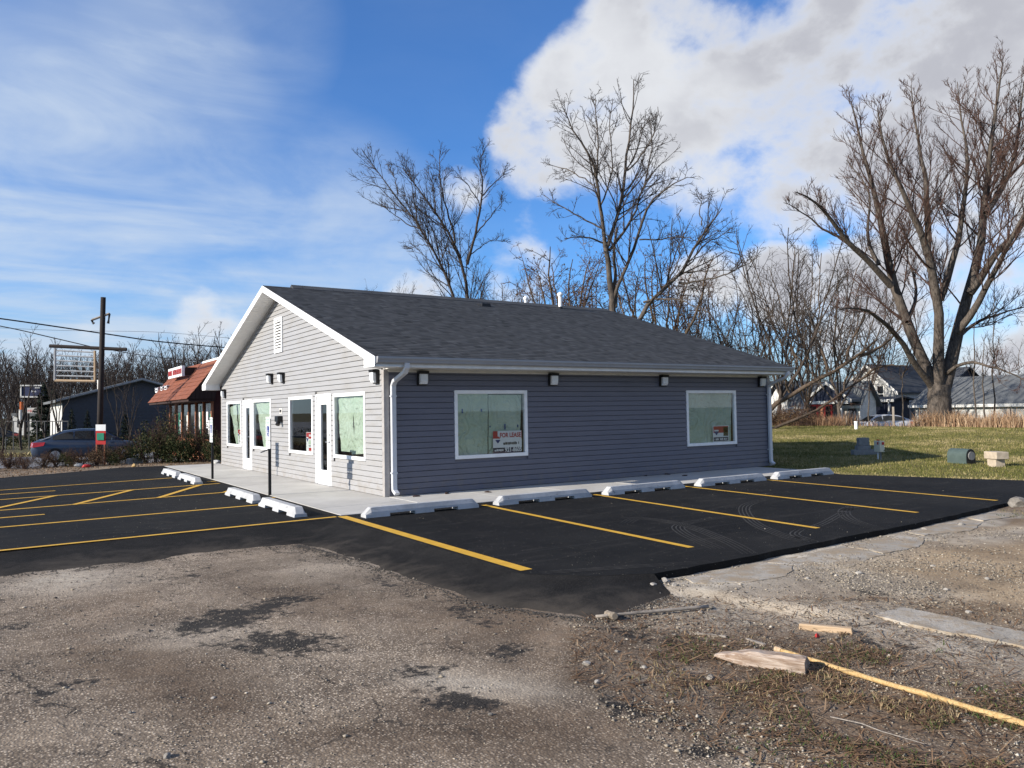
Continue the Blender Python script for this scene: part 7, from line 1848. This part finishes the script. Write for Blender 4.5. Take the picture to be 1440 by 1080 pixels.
# saplings by the garage
for i, (u, vt, D_) in enumerate(((1372, 430, 43), (1384, 470, 43.5), (1397, 380, 44), (1268, 520, 52), (1220, 500, 52))):
    pix = [(u+3, 606), (u-2+i, 560), (u+i*1.5-3, (vt+540)/2), (u+2, vt)]
    b = AT(u+3, 606, D_); zz = lz(b); pts = trace(pix, D_, .4); pts[0] = (b.x, b.y, zz-.1)
    real_tree('sapling', ('thin bare sapling next to the maple trunk before the garage', 'thin bare sapling between two others before the garage wall', 'tallest thin bare sapling before the garage wall', 'thin bare sapling beside the silver car', 'thin bare sapling before the porch with the dark shade body')[i], 'sapling', [(pts, rad(4, .055, .012))], M['bark'], M['twig'], {'skip': 0, 'lv': [dict(per_m=1.6, nmin=6, t0=.25, t1=1, ang=(25, 60), frac=(.12, .3), rr_=.01, up=.3, wig=.1, k=5, lmax=1.6, lmin=.3, rmin=.009), dict(per_m=2, nmin=2, t0=.2, t1=1, ang=(25, 60), frac=(.3, .6), rr_=.01, up=.2, wig=.15, k=4, lmax=.7, lmin=.2, rmin=.007)]}, (b.x, b.y, zz), 'saplings in the tall grass')

# ---------------------------------------------------------------- shrubs and conifers
def leaf_cloud(n, rx, ry, h, size, g, z0=.05, shell=.5, lumps=7):
    c = np.stack([g.normal(size=lumps)*rx*.5, g.normal(size=lumps)*ry*.5, g.uniform(.25, .75, lumps)*h], 1); rr_ = g.uniform(.3, .55, lumps)
    k = g.integers(0, lumps, n); d = nrm(g.normal(size=(n, 3)))*(g.random((n, 1))**(1/3*(1+shell)*.5))
    P = c[k]+d*rr_[k][:, None]*np.array([rx, ry, h*.85]); P[:, 2] = np.clip(P[:, 2], z0, None)
    a = nrm(g.normal(size=(n, 3)))*size; b = nrm(np.cross(a, g.normal(size=(n, 3))))*size*.55; s2 = g.uniform(.5, 1.25, n)[:, None]
    V = np.stack([P-a*s2, P-b*s2, P+a*s2, P+b*s2], 1).reshape(-1, 3)
    return V, np.arange(4*n).reshape(-1, 4), P
def shrub(seed, rx, ry, h, n, size, mat, name, label, stems=14, tone=(0, 1)):
    g = np.random.default_rng(seed); t = thing(name, label, 'shrub', (0, 0, 0))
    V, F, P = leaf_cloud(n, rx, ry, h, size, g); me = np_mesh('foliage', V, F); set_attr(me, 'tone', tone[0]+(tone[1]-tone[0])*g.beta(1.5, 1.8, n)); link('foliage', me, mat, t)
    S = np.zeros((stems, 4, 3)); a = g.uniform(0, 6.28, stems); sp = g.uniform(.2, 1.0, stems)
    for j, f in enumerate((0, .35, .7, 1.0)): S[:, j] = np.stack([np.cos(a)*rx*sp*f+g.normal(size=stems)*.04, np.sin(a)*ry*sp*f+g.normal(size=stems)*.04, -.05+h*g.uniform(.8, 1.25, stems)*f], 1)
    R = np.full((stems, 1), .014)*np.linspace(1, .4, 4)[None]; Q, RQ = spawn(S, R, 4, 4, .2, 1, (20, 55), (.2, .5), .012, .2, .15, 4, g, lmax=.8, lmin=.15, rmin=.005)
    link('stems', tubes_mesh('stems', [(S, R, 4), (Q, RQ, 3)]), M['twig_red'], t); return t
B1 = shrub(201, .85, .8, 1.25, 2600, .035, M['leaf_dark'], 'shrub', 'x'); B2 = shrub(202, .9, .8, 1.0, 2000, .032, M['leaf_brown'], 'shrub', 'x', 24); B3 = shrub(203, .7, .7, 1.9, 1700, .04, M['leaf_dark'], 'shrub', 'x', 18, (.2, 1)); B4 = shrub(204, .8, .7, .8, 500, .03, M['leaf_brown'], 'shrub', 'x', 40)
used = {}
def put_shrub(o, u, v, s_, label, group, i):
    p = G(u, v, -.04); c = o if o.name not in used else dup(o); used[o.name] = 1
    c.location = (p.x, p.y, vz(p) if 8.6 < p.y < 20 else YZ); c.rotation_euler = (0, 0, i*2.1); c.scale = (s_,)*3; c['label'] = label; c['group'] = group
LBL = {0: 'dense dark green shrub on the verge before the cafe', 1: 'brown leaved low shrub on the verge before the blue car', 2: 'tall loose green shrub with yellowing leaves before the cafe windows', 3: 'nearly leafless twiggy shrub on the verge by the road side'}
BB = [B1, B2, B3, B4]
for i, (u, v, s_, k, wh) in enumerate([(205, 652, .85, 0, 'beside the concrete lump'), (228, 650, 1.0, 0, 'before the first cafe windows'), (250, 650, .95, 0, 'before the middle cafe windows'), (272, 650, .85, 0, 'before the last cafe windows'), (290, 650, .9, 0, 'at the cafe corner by the shop'),
        (240, 648, .95, 2, 'tallest, reaching up to the cafe eave'), (218, 650, .65, 2, 'before the far end of the cafe'), (282, 650, .7, 2, 'by the cafe corner post'), (301, 651, .7, 0, 'against the shop front corner'), (188, 651, .6, 0, 'behind the concrete lump'), (154, 654, .55, 0, 'just past the notice board'),
        (136, 655, .62, 1, 'below the notice board'), (114, 656, .55, 1, 'behind the crumpled pale bag'), (165, 652, .6, 1, 'between notice board and concrete lump'), (92, 657, .42, 0, 'low, before the car rear door'), (60, 658, .55, 3, 'before the car tail light'), (35, 660, .6, 3, 'beside the paved yard entrance'),
        (12, 660, .7, 3, 'at the paved yard edge'), (78, 657, .5, 1, 'before the car rear wheel'), (-18, 660, .8, 3, 'at the far end of the verge'), (145, 651, .6, 3, 'twined round the notice board stakes'), (262, 648, .9, 1, 'against the cafe lower wall'), (100, 655, .5, 3, 'before the car doors'), (25, 657, .40, 1, 'low, by the paved yard')]):
    put_shrub(BB[k], u, v, s_, ('dense dark green shrub ', 'brown leaved shrub ', 'loose yellowing green shrub ', 'nearly leafless twiggy shrub ')[k]+wh, 'shrubs on the verge', i)
def vine_mass(u, D_, s_, lb, i):
    p = AT(u, 600, D_); c = dup(B2); c.location = (p.x, p.y, lz(p)-.05); c.rotation_euler = (0, 0, i*1.7); c.scale = (s_*1.3, s_*1.3, s_); c['label'] = lb; c['group'] = 'dead vine heaps past the lawn'
for i, (u, D_, s_, lb) in enumerate([(1090, 52, 1.25, 'heap of brown dead vines beside the rear downspout'), (1108, 51, 1.35, 'heap of brown dead vines under the thick leaning trunk'), (1126, 50.5, 1.0, 'low heap of brown dead vines below the shorter leaning trunk')]):
    vine_mass(u, D_, s_, lb, i)
def conifer(seed, H, r0, n, label, name, loc, s_):
    g = np.random.default_rng(seed); t = thing(name, label, 'conifer', loc)
    z = H*(1-g.random(n)**.6); z = np.clip(z, .15, H); f = 1-z/H; layer = .75+.25*np.sin(z*9/H*6.28); a = g.uniform(0, 6.28, n); rr_ = r0*f**.85*layer*g.random(n)**.35
    P = np.stack([np.cos(a)*rr_, np.sin(a)*rr_, z-rr_*.25], 1); A = np.stack([np.cos(a), np.sin(a), -.35+0*a], 1)*g.uniform(.5, 1.2, n)[:, None]*s_; B = np.stack([-np.sin(a), np.cos(a), g.normal(size=n)*.4], 1)*s_*.45
    V = np.stack([P-B, P+B, P+A+B*.2, P+A-B*.2], 1).reshape(-1, 3); me = np_mesh('crown', V, np.arange(4*n).reshape(-1, 4)); set_attr(me, 'tone', g.random(n)); link('crown', me, M['needle'], t, world=False)
    mb = MB(); mb.tube([(0, 0, -.2), (0, 0, H*.95)], [r0*.07, .02], 8); mb.build('trunk', M['bark_dark'], t, world=False)
for i, (u, D_, vt, rf, n, lb, nm) in enumerate([(62, 66, 538, .34, 5000, 'broad dark spruce between the billboard and the grey hall', 'spruce_tree'), (75, 70, 545, .3, 3000, 'narrower dark spruce touching the grey hall', 'spruce_tree'),
        (101, 52, 574, .24, 1600, 'small clipped dark conifer at the grey hall wall, nearest its pale end', 'clipped_conifer'), (123, 53.5, 577, .22, 1600, 'small clipped dark conifer midway along the grey hall wall', 'clipped_conifer'), (176, 56, 578, .22, 1600, 'small clipped dark conifer by the grey hall near the cafe', 'clipped_conifer'),
        (1150, 95, 470, .28, 2600, 'dark distant conifer showing through the thicket', 'spruce_tree')]):
    p = AT(u, 590, D_); zt = AT(u, vt, D_).z; H = zt+.6; conifer(400+i, H, H*rf, n, lb, nm, (p.x, p.y, -.55), .16 if H > 3 else .09)
# low hedge at the far side of the yard
V, F, P = leaf_cloud(9000, 9.0, .8, 1.0, .06, np.random.default_rng(9), lumps=26); me = np_mesh('hedge', V, F); set_attr(me, 'tone', np.random.default_rng(3).random(9000))
p = AT(25, 606, 55); o = link('hedge', me, M['leaf_dark']); o.location = (p.x-3, p.y, -.5); o.rotation_euler = (0, 0, math.radians(-20)); tag(o, 'low dark straggling hedge beyond the yard grass', 'hedge')
# pale dead grass strip beyond the yard
g9 = np.random.default_rng(15); x = g9.uniform(-34, 10, 9000); y = g9.uniform(33.6, 41, 9000); P = np.stack([x, y, -.46+0*x], 1)
tag(link('strip_grass', blades_mesh('strip_grass', P, g9.uniform(.08, .22, 9000), g9.uniform(.05, .10, 9000), g9.uniform(.5, 1, 9000), 1.0, 3), M['blade']), 'pale dead grass strip beyond the paved yard', 'grass', kind='stuff')
